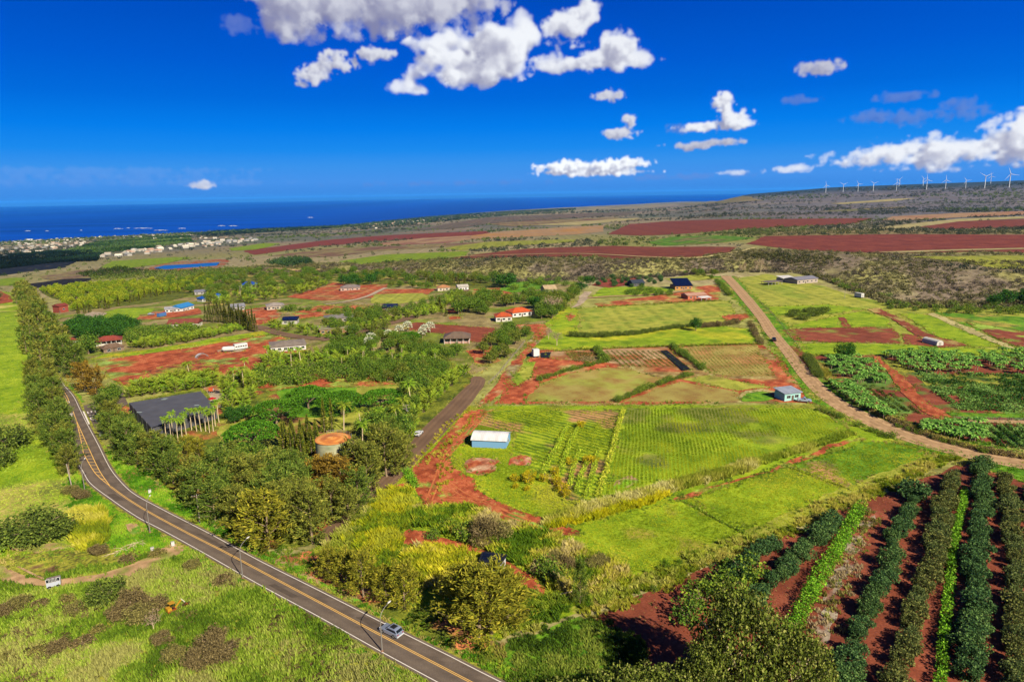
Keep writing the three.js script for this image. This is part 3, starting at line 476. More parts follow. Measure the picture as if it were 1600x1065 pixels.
patch('red_plot', [[446, 464], [500, 450], [520, 442], [560, 446], [606, 444], [600, 452], [640, 452], [680, 452], [668, 460], [575, 466], [500, 470]], 'red', 18, { up: 1, mix: '#a8844a', of: '#b05a36', th: 0.6 });
patch('red_plot', [[455, 490], [500, 478], [570, 476], [600, 482], [540, 490], [470, 498]], 'red', 16, { up: 1, mix: '#8c8a40', of: '#b05a36', th: 0.48, mwl: 10 });
patch('grass_patch', [[585, 460], [660, 458], [680, 466], [620, 476], [580, 474]], 'olive', 16, { up: 2 });
patch('red_plot', [[740, 452], [780, 450], [800, 458], [790, 468], [735, 464]], 'red', 14, { up: 1, mix: '#8c9a44', of: '#b05a36', th: 0.5 });
patch('red_plot', [[700, 480], [722, 484], [716, 498], [700, 500]], 'red', 12, { up: 1, mix: '#8c8a40', of: '#b05a36', th: 0.5 });
patch('red_path', [[792, 508], [846, 506], [862, 516], [830, 548], [795, 600], [770, 628], [748, 636], [790, 580], [815, 550], [835, 520], [800, 516]], 'red', 12, { up: 2, mix: '#a89a6a', of: '#b05a36', mwl: 8 });
patch('lawn', [[160, 490], [185, 482], [238, 482], [236, 492], [200, 500], [165, 508], [120, 508], [110, 498]], 'lime', 18, { up: 1 });
patch('red_plot', [[220, 492], [262, 484], [310, 482], [318, 490], [260, 498], [215, 500]], 'red', 12, { up: 2, mix: '#8c8a40', of: '#b05a36' });
patch('gravel_pad', [[120, 496], [145, 488], [170, 490], [160, 496], [128, 500]], 'gravel', 10, { up: 3 });
patch('red_plot', [[372, 486], [420, 478], [440, 486], [430, 500], [395, 510], [380, 500]], 'red', 14, { up: 1, mix: '#a8885a', of: '#b05a36' });
patch('gravel_pad', [[338, 548], [360, 544], [392, 542], [372, 550], [345, 552]], 'gravel', 8, { up: 3, mix: '#a05c3a', of: '#a39484' });
// yellow-green plantation
patch('plantation_floor', [[60, 450], [110, 444], [240, 438], [330, 432], [330, 450], [270, 470], [120, 486], [100, 470], [70, 462]], 'grove', 24, { up: 1 });
patch('grove_floor', [[230, 440], [380, 428], [480, 424], [620, 430], [800, 440], [800, 452], [620, 446], [500, 446], [420, 470], [330, 480], [300, 460]], 'grove', 24, { up: 1, mix: '#96904e', of: '#56641e', th: 0.55, mwl: 16 });
// beyond the gulch
patch('lime_field', [[530, 408], [600, 398], [735, 392], [722, 402], [640, 407], [560, 414]], 'lime', 40, { amt: 0.15 });
patch('red_field', [[690, 405], [740, 398], [830, 388], [960, 384], [1150, 386], [1140, 394], [1090, 402], [960, 405], [930, 401], [800, 402]], 'dark', 60, { amt: 0.2, label: 'dark red ploughed field beyond the gulch' });
patch('red_field', [[1164, 381], [1196, 369], [1400, 366], [1640, 367], [1640, 396], [1540, 393], [1400, 396], [1250, 391]], 'redrow', 80, { amt: 0.2, label: 'wide dark red ploughed field on the right' });
patch('field_track', [[1370, 394], [1500, 390], [1640, 387], [1640, 389], [1500, 392], [1400, 396]], 'pale', 30, { up: 2, jag: 0.5 });
patch('grass_field', [[1420, 401], [1640, 399], [1640, 418], [1560, 420], [1500, 410]], 'olive', 40, { amt: 0.2 });
patch('red_field', [[948, 366], [985, 350], [1040, 346], [1160, 343], [1366, 341], [1330, 350], [1200, 356], [1090, 364], [1000, 368]], 'dark', 80, { amt: 0.15 });
patch('tan_field', [[735, 368], [780, 362], [900, 354], [945, 352], [942, 362], [900, 366], [800, 371], [730, 374]], 'tan', 60, { mix: '#c48a50', of: '#b98e6a', mwl: 60, amt: 0.15 });
patch('red_field', [[378, 392], [440, 384], [520, 374], [600, 368], [760, 361], [765, 364], [720, 370], [600, 376], [500, 384], [400, 398]], 'redrow', 60, { amt: 0.15 });
patch('pink_field', [[590, 380], [660, 372], [735, 368], [735, 374], [700, 380], [600, 384]], 'tan', 60, { mix: '#a06a58', of: '#b98e6a', mwl: 80 });
patch('tan_field', [[420, 400], [520, 388], [640, 384], [760, 378], [760, 382], [600, 392], [500, 402]], 'dry', 60, { mix: '#8a6a5a', of: '#9c8f66', mwl: 60 });
patch('lime_field', [[690, 388], [760, 378], [900, 374], [900, 378], [800, 384], [720, 392]], 'olive', 50, { mix: '#a0a83a', of: '#a4aa46' });
patch('green_field', [[1005, 378], [1050, 370], [1120, 368], [1180, 372], [1120, 380], [1040, 384]], 'green', 50, { mix: '#8c8a52', of: '#6a9a22', mwl: 50 });
patch('red_field', [[1430, 354], [1500, 346], [1640, 341], [1640, 354], [1560, 356], [1470, 358]], 'dark', 80, { amt: 0.15 });
patch('pale_field', [[1340, 360], [1440, 348], [1500, 342], [1640, 336], [1640, 340], [1500, 346], [1430, 356]], 'pale', 60, {});
patch('tan_field', [[1380, 344], [1400, 338], [1500, 333], [1640, 329], [1640, 334], [1500, 340], [1400, 345]], 'tan', 60, { mix: '#b4785a', of: '#b98e6a', mwl: 60 });
patch('pale_field', [[1180, 370], [1220, 362], [1340, 360], [1640, 362], [1640, 366], [1400, 365], [1200, 368]], 'dry', 60, {});

patch('green_field', [[1270, 331], [1340, 326], [1420, 322], [1410, 325], [1330, 330]], 'dry', 80, { mix: '#7c8456', of: '#9c8f66', mwl: 120 });
patch('green_field', [[1060, 318], [1120, 312], [1190, 314], [1130, 318]], 'dry', 80, { mix: '#7c8456', of: '#9c8f66', mwl: 120 });
patch('pale_field', [[1300, 318], [1390, 311], [1430, 310], [1400, 314], [1320, 319]], 'pale', 80, {});
patch('tan_field', [[760, 350], [840, 344], [960, 340], [1000, 344], [900, 350], [800, 354]], 'dry', 80, { mix: '#8a6a5a', of: '#9c8f66', mwl: 90 });
patch('pale_field', [[830, 352], [920, 345], [1000, 340], [990, 344], [900, 352]], 'pale', 80, {});
patch('tan_field', [[640, 360], [760, 340], [900, 334], [1000, 330], [980, 336], [800, 346], [700, 358]], 'scrub', 80, { mix: '#8a7264', of: '#787060', mwl: 90 });
// land to the upper left: reservoir basin, plots painted dark for cloud shadow, strips
patch('lime_field', [[158, 418], [175, 408], [220, 405], [270, 402], [300, 402], [258, 412], [190, 420]], 'lime', 30, { amt: 0.15 });
patch('lime_field', [[-20, 438], [20, 434], [42, 434], [20, 446], [-20, 448]], 'lime', 30, { amt: 0.15 });
patch('tan_field', [[60, 432], [110, 424], [180, 416], [240, 420], [160, 430], [80, 440]], 'dry', 30, { mix: '#8a7264', of: '#9c8f66', mwl: 30 });
patch('painted_shadow_plot', [[-60, 428], [0, 412], [60, 406], [120, 408], [100, 418], [30, 426], [-60, 440]], 'scrub', 30, { mix: '#1c2430', of: '#787060', th: 0.2 });  // cloud shadow on the plain, put into the ground colour
patch('painted_shadow_plot', [[40, 444], [100, 436], [150, 434], [120, 444], [60, 450]], 'scrub', 30, { mix: '#2c2a2a', of: '#787060', th: 0.2 });  // smaller cloud shadow, likewise painted as dark ground
patch('red_bank', [[230, 420], [250, 412], [300, 408], [352, 405], [358, 408], [340, 420], [265, 424]], 'red', 16, { mix: '#9c8f66', of: '#b05a36', th: 0.45, mwl: 12, up: 0 });
patch('lime_field', [[355, 388], [385, 384], [410, 380], [440, 380], [400, 390], [360, 392]], 'lime', 40, {});
{
  const mid = at(290, 417), yy = mid.y + 1.2;
  const p = [[240, 418.5], [256, 414.5], [300, 412.2], [343, 409.6], [338, 415], [300, 418.5], [262, 421]].map(([x, y]) => { const q = cast(x, y, () => yy); return [q.x, q.z]; });
  const sh = new THREE.Shape(p.map(([x, z]) => new THREE.Vector2(x, -z)));
  const g = new THREE.ShapeGeometry(sh).rotateX(-Math.PI / 2).translate(0, 0, 0);
  const m = new THREE.MeshStandardMaterial({ color: new THREE.Color().setRGB(...alb('#1f62a8')), roughness: 0.3 });
  
  g.translate(0, yy, 0);
  tag(mesh('reservoir', g, m, scene), 'blue farm reservoir with red earth banks', null, null, 'structure');
}
// ---------- roads ----------
const asphaltM = gmat('asphalt', 8), laneM = gmat('lane', 21), trackM = gmat('tan', 9);
const paintW = new THREE.MeshStandardMaterial({ color: new THREE.Color().setRGB(0.4, 0.36, 0.31), roughness: 0.8 });
const paintY = new THREE.MeshStandardMaterial({ color: new THREE.Color().setRGB(0.42, 0.24, 0.05), roughness: 0.8 });
function structure(name, g, m, label) { const o = mesh(name, g, m, scene); o.userData.kind = 'structure'; if (label) o.userData.label = label; return o; }
const RL = [[78, 585], [83, 604], [90, 622], [100, 650], [106, 680], [114, 712], [129, 737], [140, 755], [175, 782], [217, 810], [250, 827], [312, 861], [400, 911], [500, 965], [595, 1018], [682, 1065], [800, 1128], [960, 1210]];
const RR = [[90, 585], [98, 601], [114, 620], [125, 642], [137, 666], [152, 694], [172, 733], [185, 750], [207, 771], [250, 795], [332, 837], [400, 874], [500, 924], [625, 987], [700, 1024], [775, 1062], [880, 1112], [1040, 1190]];
const YC = [[172, 761], [200, 781], [231, 800], [290, 832], [355, 865], [400, 889], [500, 942], [592, 991], [732, 1064], [840, 1120], [1000, 1200]];
const nR = 200, Lr = curveW(RL, nR), Rr = curveW(RR, nR);
const grow = (A, B, w) => A.map((p, i) => { const d = p.clone().sub(B[i]).setY(0).normalize(); return p.clone().addScaledVector(d, w); });
structure('road', stripGeo(grow(Lr, Rr, 0.75), grow(Rr, Lr, 0.75), 6, 10), asphaltM, 'two lane asphalt road curving past the trees');
const line = (name, pts, w, m, k = 7) => structure(name, stripGeo(offsetLine(pts, w / 2), offsetLine(pts, -w / 2), k), m);
line('edge_line', Lr, 0.17, paintW); line('edge_line', Rr, 0.17, paintW);
const yc = curveW(YC, 140);
line('centre_line', offsetLine(yc, 0.16), 0.14, paintY); line('centre_line', offsetLine(yc, -0.16), 0.14, paintY);
const GR = [[172, 761], [156, 738], [140, 705], [127, 676], [119, 658], [114, 644]], GL = [[172, 761], [150, 742], [137, 722], [130, 708], [128, 698], [124, 680], [119, 658]];
line('gore_line', curveW(GR, 60), 0.2, paintY); line('gore_line', curveW(GL, 60), 0.2, paintY);
{
  const A = curveW(GR.slice(0, 5), 22), B = curveW(GL, 22);
  for (let i = 2; i < 20; i++) { const seg = [A[i], B[i].clone().lerp(B[Math.min(22, i + 1)], 0.4)]; line('gore_stripe', seg, 0.22, paintY, 6.6); }
}
line('turn_line', curveW([[108, 630], [105, 622], [100, 614], [92, 607], [86, 602]], 24), 0.2, paintY);
line('turn_line', curveW([[106, 632], [101, 622], [95, 616], [86, 608]], 24), 0.2, paintY);
line('turn_line', curveW([[108, 630], [106, 632]], 2), 0.2, paintY);
// word and arrow painted in the turning lane and on the side road
function glyphs(list, p0, ux, uz, w, h, t, k) {                        // strokes in a unit box laid on the ground
  const gs = list.map(([a, b]) => { const P = (q) => new THREE.Vector3(p0.x + ux.x * q[0] * w + uz.x * q[1] * h, 0, p0.z + ux.z * q[0] * w + uz.z * q[1] * h); const s = [P(a), P(b)]; return stripGeo(offsetLine(s, t / 2), offsetLine(s, -t / 2), k); });
  return mergeGeometries(gs);
}
const LETTER = { S: [[[1, 1], [0, 1]], [[0, 1], [0, 0.5]], [[0, 0.5], [1, 0.5]], [[1, 0.5], [1, 0]], [[1, 0], [0, 0]]], T: [[[0, 1], [1, 1]], [[0.5, 1], [0.5, 0]]], O: [[[0, 0], [1, 0]], [[1, 0], [1, 1]], [[1, 1], [0, 1]], [[0, 1], [0, 0]]], P: [[[0, 0], [0, 1]], [[0, 1], [1, 1]], [[1, 1], [1, 0.5]], [[1, 0.5], [0, 0.5]]] };
{
  // side road mouth
  const sideL = curveW([[122, 636], [140, 632], [160, 622], [190, 612]], 20), sideR = curveW([[146, 674], [152, 662], [168, 648], [200, 632]], 20);
  structure('side_road', stripGeo(sideL, sideR, 5.4, 6), asphaltM, 'mouth of the side road under the trees');
  const a = at(128, 644), b = at(137, 664), ux = new THREE.Vector3(b.x - a.x, 0, b.z - a.z).normalize(), uz = new THREE.Vector3(ux.z, 0, -ux.x);
  line('stop_line', [a.clone().addScaledVector(uz, 0.4), b.clone().addScaledVector(uz, 0.4)], 0.5, paintW);
  const L = a.distanceTo(b), w = L / 5.2;
  ['S', 'T', 'O', 'P'].forEach((c, i) => structure('road_lettering', glyphs(LETTER[c], a.clone().addScaledVector(ux, L * 0.08 + i * w * 1.22).addScaledVector(uz, 1.6), ux, uz, w * 0.8, 2.4, 0.35, 7), paintW));
  const p = at(107, 648), q = at(100, 622), f = new THREE.Vector3(q.x - p.x, 0, q.z - p.z).normalize(), rgt = new THREE.Vector3(-f.z, 0, f.x);
  structure('road_arrow', glyphs([[[0.5, 0], [0.5, 0.8]], [[0.5, 1], [0.1, 0.7]], [[0.5, 1], [0.9, 0.7]], [[0.1, 0.7], [0.9, 0.7]]], at(108, 652), rgt, f, 1.6, 4.5, 0.3, 7), paintW);
  structure('road_lettering', glyphs([[[0, 0], [0, 1]], [[1, 0], [1, 1]], [[0, 0.5], [1, 0.5]], [[0, 1], [1, 1]]], at(100, 632), rgt, f, 1.8, 3, 0.3, 7), paintW);
}
// side lane with its turning head
const LL = [[490, 842], [540, 796], [592, 748], [636, 698], [662, 668], [692, 640], [720, 612], [736, 598], [738, 592]];
const LR = [[510, 850], [560, 806], [618, 756], [660, 712], [684, 688], [714, 655], [738, 628], [754, 604], [757, 596]];
structure('lane', stripGeo(curveW(LL, 80), curveW(LR, 80), 5, 8), laneM, 'narrow paved lane along the field');
patch('lane_head', [[736, 600], [738, 590], [746, 588], [757, 592], [757, 600], [748, 612]], 'lane', 8, { layer: 4.8, jag: 0.1, smooth: true });
// dirt road on the right
const DL = [[1126, 432], [1140, 446], [1160, 470], [1184, 500], [1196, 520], [1220, 548], [1250, 590], [1276, 618], [1300, 636], [1340, 658], [1400, 684], [1470, 706], [1540, 722], [1680, 748]];
const DR = [[1142, 432], [1156, 446], [1178, 470], [1202, 500], [1216, 520], [1240, 548], [1274, 588], [1304, 616], [1328, 632], [1370, 652], [1420, 672], [1490, 694], [1560, 710], [1700, 734]];
structure('dirt_road', stripGeo(curveW(DL, 120), curveW(DR, 120), 5, 8), trackM, 'tan dirt road along the fields on the right');
// lane through the small farms
structure('farm_lane', stripGeo(...roadLine([[728, 452], [716, 464], [690, 478], [660, 490], [625, 502], [590, 510], [545, 524], [500, 532]], 8, 60), 5, 4), laneM, 'grey lane through the small farms');
structure('farm_lane', stripGeo(...roadLine([[380, 508], [405, 512], [440, 522], [480, 528], [530, 530]], 8, 40), 4.6, 4), laneM);
structure('driveway', stripGeo(...roadLine([[508, 476], [545, 471], [575, 463], [590, 456], [603, 450]], 5, 40), 5, 2), gmat('gravel', 6), 'pale concrete driveway across the red plot');
structure('driveway', stripGeo(...roadLine([[918, 466], [960, 463], [1000, 462], [1060, 456], [1075, 452]], 5, 40), 5, 2), gmat('tan', 6));
structure('farm_track', stripGeo(...roadLine([[700, 402], [760, 400], [900, 397], [1060, 404], [1140, 396], [1180, 388]], 6, 60), 6, 2), gmat('pale', 20));
structure('farm_track', stripGeo(...roadLine([[345, 425], [420, 420], [500, 422]], 6, 30), 6, 2), gmat('tan', 20));

// repairs in the asphalt, dirty shoulders, wheel tracks on the soil
{
  const q = rng(31), dk = gmat('asphalt', 3), sh = gmat('rough', 5);
  for (const [i, lane, len, w] of [[150, 0.25, 9, 1.4], [128, 0.72, 14, 1.1], [104, 0.22, 7, 1.9], [163, 0.78, 6, 1.6], [84, 0.7, 10, 1.2], [140, 0.52, 5, 0.9]]) {
    const n = Math.max(3, Math.round(len / (Lr[i].distanceTo(Lr[i + 1])))), L = [], R = [];
    for (let k = 0; k <= n; k++) { const a = Lr[i + k], b = Rr[i + k], W = a.distanceTo(b), c = a.clone().lerp(b, lane), d = b.clone().sub(a).normalize(); L.push(c.clone().addScaledVector(d, -w / 2 + 0.1 * q())); R.push(c.clone().addScaledVector(d, w / 2 + 0.1 * q())); }
    const g = stripGeo(L, R, 6.4, 2), C = g.attributes.color; for (let k = 0; k < C.count; k++) C.setXYZ(k, 0.66, 0.65, 0.64);
    structure('asphalt_patch', g, dk);
  }
  for (const [A, B] of [[Lr, Rr], [Rr, Lr]]) { const o1 = grow(A, B, 0.55).map((p, k) => p.clone().lerp(B[k], 0.012 * vnoise(k * 0.7, 1, 5))), o2 = grow(A, B, 1.5).map((p, k) => p.clone().lerp(B[k], -0.05 * vnoise(k * 0.5, 3, 6))); structure('road_shoulder', stripGeo(o1, o2, 5.6, 2), sh); }
  for (const px of [[[758, 646], [728, 680], [696, 716], [682, 752], [670, 782]], [[688, 778], [740, 782], [800, 806], [880, 834]], [[700, 716], [690, 740], [720, 770], [790, 800]], [[690, 847], [760, 866], [830, 914]], [[20, 888], [80, 911], [160, 902], [270, 856]]]) for (const s of [-0.85, 0.85]) { const c = offsetLine(curveW(px, 50), s); structure('wheel_track', stripGeo(offsetLine(c, 0.24), offsetLine(c, -0.24), 4.2, 2), px[0][0] < 100 ? gmat('tan', 9) : gmat('redpale', 7)); }
}
// ---------- plants: shapes ----------
class Foliage {
  constructor(seed) { this.p = []; this.c = []; this.r = rng(seed); }
  tri(a, b, c, col) { this.p.push(...a, ...b, ...c); for (let i = 0; i < 3; i++) this.c.push(...col); }
  quad(a, b, c, d, col) { this.tri(a, b, c, col); this.tri(a, c, d, col); }
  // a leaf-sized pointed face at o, along unit vector t, width axis w
  leaf(o, t, w, L, B, col) {
    const m = [o[0] + t[0] * L * 0.45, o[1] + t[1] * L * 0.45, o[2] + t[2] * L * 0.45];
    const e = [o[0] + t[0] * L, o[1] + t[1] * L - L * 0.12, o[2] + t[2] * L];
    const l = [m[0] + w[0] * B, m[1] + w[1] * B, m[2] + w[2] * B], q = [m[0] - w[0] * B, m[1] - w[1] * B, m[2] - w[2] * B];
    this.tri(o, l, e, col); this.tri(o, e, q, col);
  }
  randLeaf(o, out, L, B, col, bias = 0.7) {
    const r = this.r, t = norm([out[0] * bias + r() - 0.5, out[1] * bias + r() - 0.5, out[2] * bias + r() - 0.5]);
    const w = norm(cross(t, [r() - 0.5, r() - 0.5, r() - 0.5]));
    this.leaf([o[0] - t[0] * L / 2, o[1] - t[1] * L / 2, o[2] - t[2] * L / 2], t, w, L, B, col);
  }
  blob(c, rad, n, L, pal, o = {}) {
    const r = this.r, [rx, ry, rz] = rad, shade = 0.82 + 0.36 * r();
    for (let i = 0; i < n; i++) {
      const u = r() * 2 * Math.PI, v = o.dome ? r() * 1.15 - 0.15 : r() * 2 - 1, s = Math.sqrt(Math.max(0, 1 - v * v)), d = [s * Math.cos(u), v, s * Math.sin(u)], k = 0.72 + 0.34 * r();
      const q = [c[0] + d[0] * rx * k, c[1] + d[1] * ry * k, c[2] + d[2] * rz * k];
      this.randLeaf(q, d, L * (0.7 + 0.6 * r()), L * (o.wide ?? 0.34), tint(pal, r(), shade), o.bias ?? 0.5);
    }
  }
  geo() { const g = new THREE.BufferGeometry(); g.setAttribute('position', new THREE.Float32BufferAttribute(this.p, 3)); g.setAttribute('color', new THREE.Float32BufferAttribute(this.c, 3)); g.computeVertexNormals(); return g; }
}
const norm = (v) => { const l = Math.hypot(...v) || 1; return [v[0] / l, v[1] / l, v[2] / l]; };
const cross = (a, b) => [a[1] * b[2] - a[2] * b[1], a[2] * b[0] - a[0] * b[2], a[0] * b[1] - a[1] * b[0]];
const tint = (pal, t, s = 1) => { const c = ramp(pal, t); return [c[0] * s, c[1] * s, c[2] * s]; };
const pal = (...h) => h.map(alb);
function limb(pts, r0, r1, sides = 6) {                  // tapered limb through points
  const c = new THREE.CatmullRomCurve3(pts.map((p) => new THREE.Vector3(...p))), n = Math.max(2, pts.length * 2), g = new THREE.TubeGeometry(c, n, 1, sides, false), P = g.attributes.position;
  for (let i = 0; i <= n; i++) { const o = c.getPointAt(i / n), r = lerp(r0, r1, i / n); for (let j = 0; j <= sides; j++) { const k = i * (sides + 1) + j; P.setXYZ(k, o.x + (P.getX(k) - o.x) * r, o.y + (P.getY(k) - o.y) * r, o.z + (P.getZ(k) - o.z) * r); } }
  g.deleteAttribute('uv'); return g;
}
const leafM = new THREE.MeshPhysicalMaterial({ color: new THREE.Color().setRGB(1.92, 1.9, 1.82), vertexColors: true, roughness: 1, specularIntensity: 0.06, transmission: 0.3, thickness: 0, side: THREE.DoubleSide });
const grassM = leafM.clone(); grassM.color.setRGB(1.55, 1.58, 1.5);
const barkTex = blotTex(['#4a4038', '#6a5c50', '#8a7c6c'], { n: 128, coarse: 8, fine: 32, seed: 61 });
const barkM = new THREE.MeshStandardMaterial({ color: new THREE.Color().setRGB(...alb('#8a7864')), roughness: 0.95 });
const paleBarkM = new THREE.MeshStandardMaterial({ color: new THREE.Color().setRGB(...alb('#c8b8a0')), roughness: 0.9 });
const KIND = {};
const proto = (name, crown, trunk, bark = barkM, nominal = 10) => ({ name, crown, trunk, bark, nominal });

// feathery casuarina: upswept branches with long fine sprays
function ironwood(seed, cols, nB, nS, big = 1) {
  const f = new Foliage(seed), r = f.r, H = 14, P = pal(...cols), limbs = [limb([[0, 0, 0], [0.3, H * 0.35, 0.1], [0.1, H * 0.7, -0.2], [0, H * 0.95, 0]], 0.34, 0.06)];
  for (let b = 0; b < nB; b++) {
    const h = H * (0.06 + 0.84 * ((b + r()) / nB)), a = b * 2.4 + r() * 1.2, t = (h / H - 0.1) / 0.85, L = (5.9 * Math.sqrt(Math.max(0.05, 1 - t * t * 0.85)) * (0.5 + 0.75 * vnoise(a * 0.9, h * 0.3, seed)) * (0.8 + 0.4 * r())) * (t < 0.12 ? 0.85 : 1), up = 0.22 + 0.7 * t + 0.3 * r();
    const d = norm([Math.cos(a), up, Math.sin(a)]);
    if (b % 4 === 0) limbs.push(limb([[0, h * 0.9, 0], [d[0] * L * 0.6, h + d[1] * L * 0.5, d[2] * L * 0.6], [d[0] * L, h + d[1] * L, d[2] * L]], 0.1, 0.03, 4));
    const sh = 0.72 + 0.5 * r(), plume = [0.5, 0.68, 0.84, 1, 1.12].map((k) => [d[0] * L * k + (r() - 0.5) * 1.6, h + d[1] * L * k + (r() - 0.5), d[2] * L * k + (r() - 0.5) * 1.6]);
    for (let s = 0; s < nS; s++) {
      const k = 0.28 + 0.78 * Math.sqrt(r()), o = [d[0] * L * k + (r() - 0.5) * 1.5, h + d[1] * L * k + (r() - 0.5) * 1.2, d[2] * L * k + (r() - 0.5) * 1.5];
      if (s % 3) { const q = plume[s % 5]; o[0] = lerp(o[0], q[0] + (r() - 0.5) * 1.5, 0.8); o[1] = lerp(o[1], q[1] + (r() - 0.5) * 1.7, 0.8); o[2] = lerp(o[2], q[2] + (r() - 0.5) * 1.5, 0.8); }
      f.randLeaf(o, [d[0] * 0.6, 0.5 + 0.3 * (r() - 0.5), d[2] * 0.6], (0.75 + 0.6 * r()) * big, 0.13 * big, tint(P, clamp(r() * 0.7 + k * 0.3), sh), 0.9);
    }
  }
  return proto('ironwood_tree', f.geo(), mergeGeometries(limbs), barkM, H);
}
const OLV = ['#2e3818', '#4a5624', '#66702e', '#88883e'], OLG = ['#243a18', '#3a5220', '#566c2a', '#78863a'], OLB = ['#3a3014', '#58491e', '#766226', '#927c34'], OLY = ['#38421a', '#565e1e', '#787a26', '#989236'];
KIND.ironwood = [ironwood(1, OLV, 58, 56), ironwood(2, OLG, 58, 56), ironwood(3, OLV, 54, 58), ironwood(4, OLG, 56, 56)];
KIND.ironyellow = [ironwood(10, OLY, 58, 56), ironwood(13, OLY, 54, 58)];
KIND.ironbrown = [ironwood(5, OLB, 56, 56), ironwood(6, OLB, 54, 56)];
KIND.ironfar = [ironwood(7, OLV, 30, 20, 1.9), ironwood(8, OLG, 30, 20, 1.9), ironwood(9, OLV, 28, 22, 1.9)];
// broad umbrella crown
function umbrella(seed, cols) {
  const f = new Foliage(seed), r = f.r, P = pal(...cols), limbs = [limb([[0, 0, 0], [0.2, 1.4, 0], [0, 2.8, 0]], 0.6, 0.45)];
  for (let i = 0; i < 9; i++) { const a = i * 0.7 + r() * 0.3, R = 5 + 3.5 * r(); limbs.push(limb([[0, 2.5, 0], [Math.cos(a) * R * 0.5, 4.8, Math.sin(a) * R * 0.5], [Math.cos(a) * R, 6.2, Math.sin(a) * R]], 0.3, 0.07, 5)); }
  for (let i = 0; i < 150; i++) {
    const q = Math.sqrt(r()), a = r() * 6.283, rr = q * 10.6, y = 9.2 - 3.6 * q * q * q - 0.6 * r();
    f.blob([Math.cos(a) * rr, y - 0.4, Math.sin(a) * rr], [1.7, 0.75, 1.7], 46, 0.62, P, { dome: true, bias: 0.8, wide: 0.36 });
  }
  return proto('monkeypod_tree', f.geo(), mergeGeometries(limbs), barkM, 9.6);
}
KIND.umbrella = [umbrella(11, ['#1e3a0c', '#305a14', '#46761c', '#5e8c2a']), umbrella(12, ['#1c360a', '#2c5210', '#406c1a', '#588426'])];
// clump of leaf blobs on a short trunk
function round(seed, name, cols, { R = 4, H = 7, n = 34, leaves = 60, L = 0.5, base = 0.28, flat = 1, wide, spread = 0.42, bark = barkM } = {}) {
  const f = new Foliage(seed), r = f.r, P = pal(...cols), cy = H * (base + 1) / 2, ry = H * (1 - base) / 2, limbs = [limb([[0, 0, 0], [0.1, H * 0.2, 0.1], [0, H * 0.5, 0]], R * 0.07 + 0.05, R * 0.045)];
  for (let i = 0; i < 5; i++) { const a = i * 1.26 + r(); limbs.push(limb([[0, H * 0.25, 0], [Math.cos(a) * R * 0.35, H * 0.5, Math.sin(a) * R * 0.35], [Math.cos(a) * R * 0.75, H * 0.72, Math.sin(a) * R * 0.75]], R * 0.035, R * 0.012, 4)); }
  for (let i = 0; i < n; i++) {
    const u = r() * 6.283, v = r() * 2 - 1, s = Math.sqrt(1 - v * v), k = 0.5 + 0.42 * r(), g = R * spread * (0.7 + 0.6 * r());
    f.blob([s * Math.cos(u) * R * k, cy + v * ry * k * flat, s * Math.sin(u) * R * k], [g, g * 0.82, g], leaves, L, P, { wide, bias: 0.55 });
  }
  return proto(name, f.geo(), mergeGeometries(limbs), bark, H);
}
const MANGO = ['#163014', '#22461a', '#325c20', '#46702a'], BROAD = ['#253f17', '#3b5a1e', '#547128', '#718537'], YG = ['#485b12', '#637719', '#808d24', '#939b34'], ORC = ['#1e3723', '#2d4a2c', '#405f37', '#577348'], ORP = ['#313c21', '#45512b', '#5c6439', '#747645'], BIG = ['#2a3614', '#42521c', '#5e6c2a', '#828850'];
KIND.mango = [round(21, 'round_tree', MANGO, { n: 40 }), round(22, 'round_tree', MANGO, { n: 36, H: 6.4 })];
KIND.broad = [round(23, 'leafy_tree', BROAD, { spread: 0.36 }), round(24, 'leafy_tree', ['#32441c', '#485a22', '#62712c', '#7e853d'], { spread: 0.34, H: 7.5 }), round(25, 'leafy_tree', ['#284018', '#3c5a1e', '#567226', '#708432'], { spread: 0.38 })];
KIND.yellowtree = [round(26, 'plantation_tree', YG, { H: 5, R: 2.9, n: 22, leaves: 34, L: 0.62 }), round(27, 'plantation_tree', ['#3e5612', '#567219', '#708822', '#889731'], { H: 5, R: 2.8, n: 22, leaves: 34, L: 0.62 })];
KIND.orchard = [round(28, 'orchard_tree', ORC, { H: 3.9, R: 2.5, base: 0.1, n: 36, leaves: 56, L: 0.42, spread: 0.36 }), round(29, 'orchard_tree', ORC, { H: 4.1, R: 2.3, base: 0.1, n: 36, leaves: 56, L: 0.42, spread: 0.38 }), round(30, 'orchard_tree', ['#233c23', '#34512d', '#4a673b', '#617c4a'], { H: 3.8, R: 2.6, base: 0.1, n: 34, leaves: 58, L: 0.42, spread: 0.37 })];
KIND.orchpale = [round(31, 'orchard_tree', ORP, { H: 3.8, R: 2.4, base: 0.12, n: 34, leaves: 54, L: 0.42, spread: 0.38 }), round(32, 'orchard_tree', ['#2c3c24', '#40512e', '#56643a', '#6d764a'], { H: 3.8, R: 2.5, base: 0.12, n: 34, leaves: 54, L: 0.42, spread: 0.38 })];
KIND.big = [round(33, 'spreading_tree', BIG, { H: 17, R: 10, base: 0.22, n: 120, leaves: 90, L: 0.6, spread: 0.2, bark: paleBarkM })];
KIND.bush = [round(34, 'bush', BROAD, { H: 2.6, R: 1.9, base: 0.02, n: 16, leaves: 40, L: 0.34 }), round(35, 'bush', ['#2c4416', '#44601e', '#607a28', '#7e8e36'], { H: 2.4, R: 2, base: 0.02, n: 16, leaves: 40, L: 0.34 })];
KIND.darkbush = [round(36, 'bush', ['#2a381a', '#3e5022', '#566a2c', '#70803a'], { H: 5, R: 5, base: 0.02, n: 46, leaves: 70, L: 0.42, flat: 0.9, spread: 0.3 })];
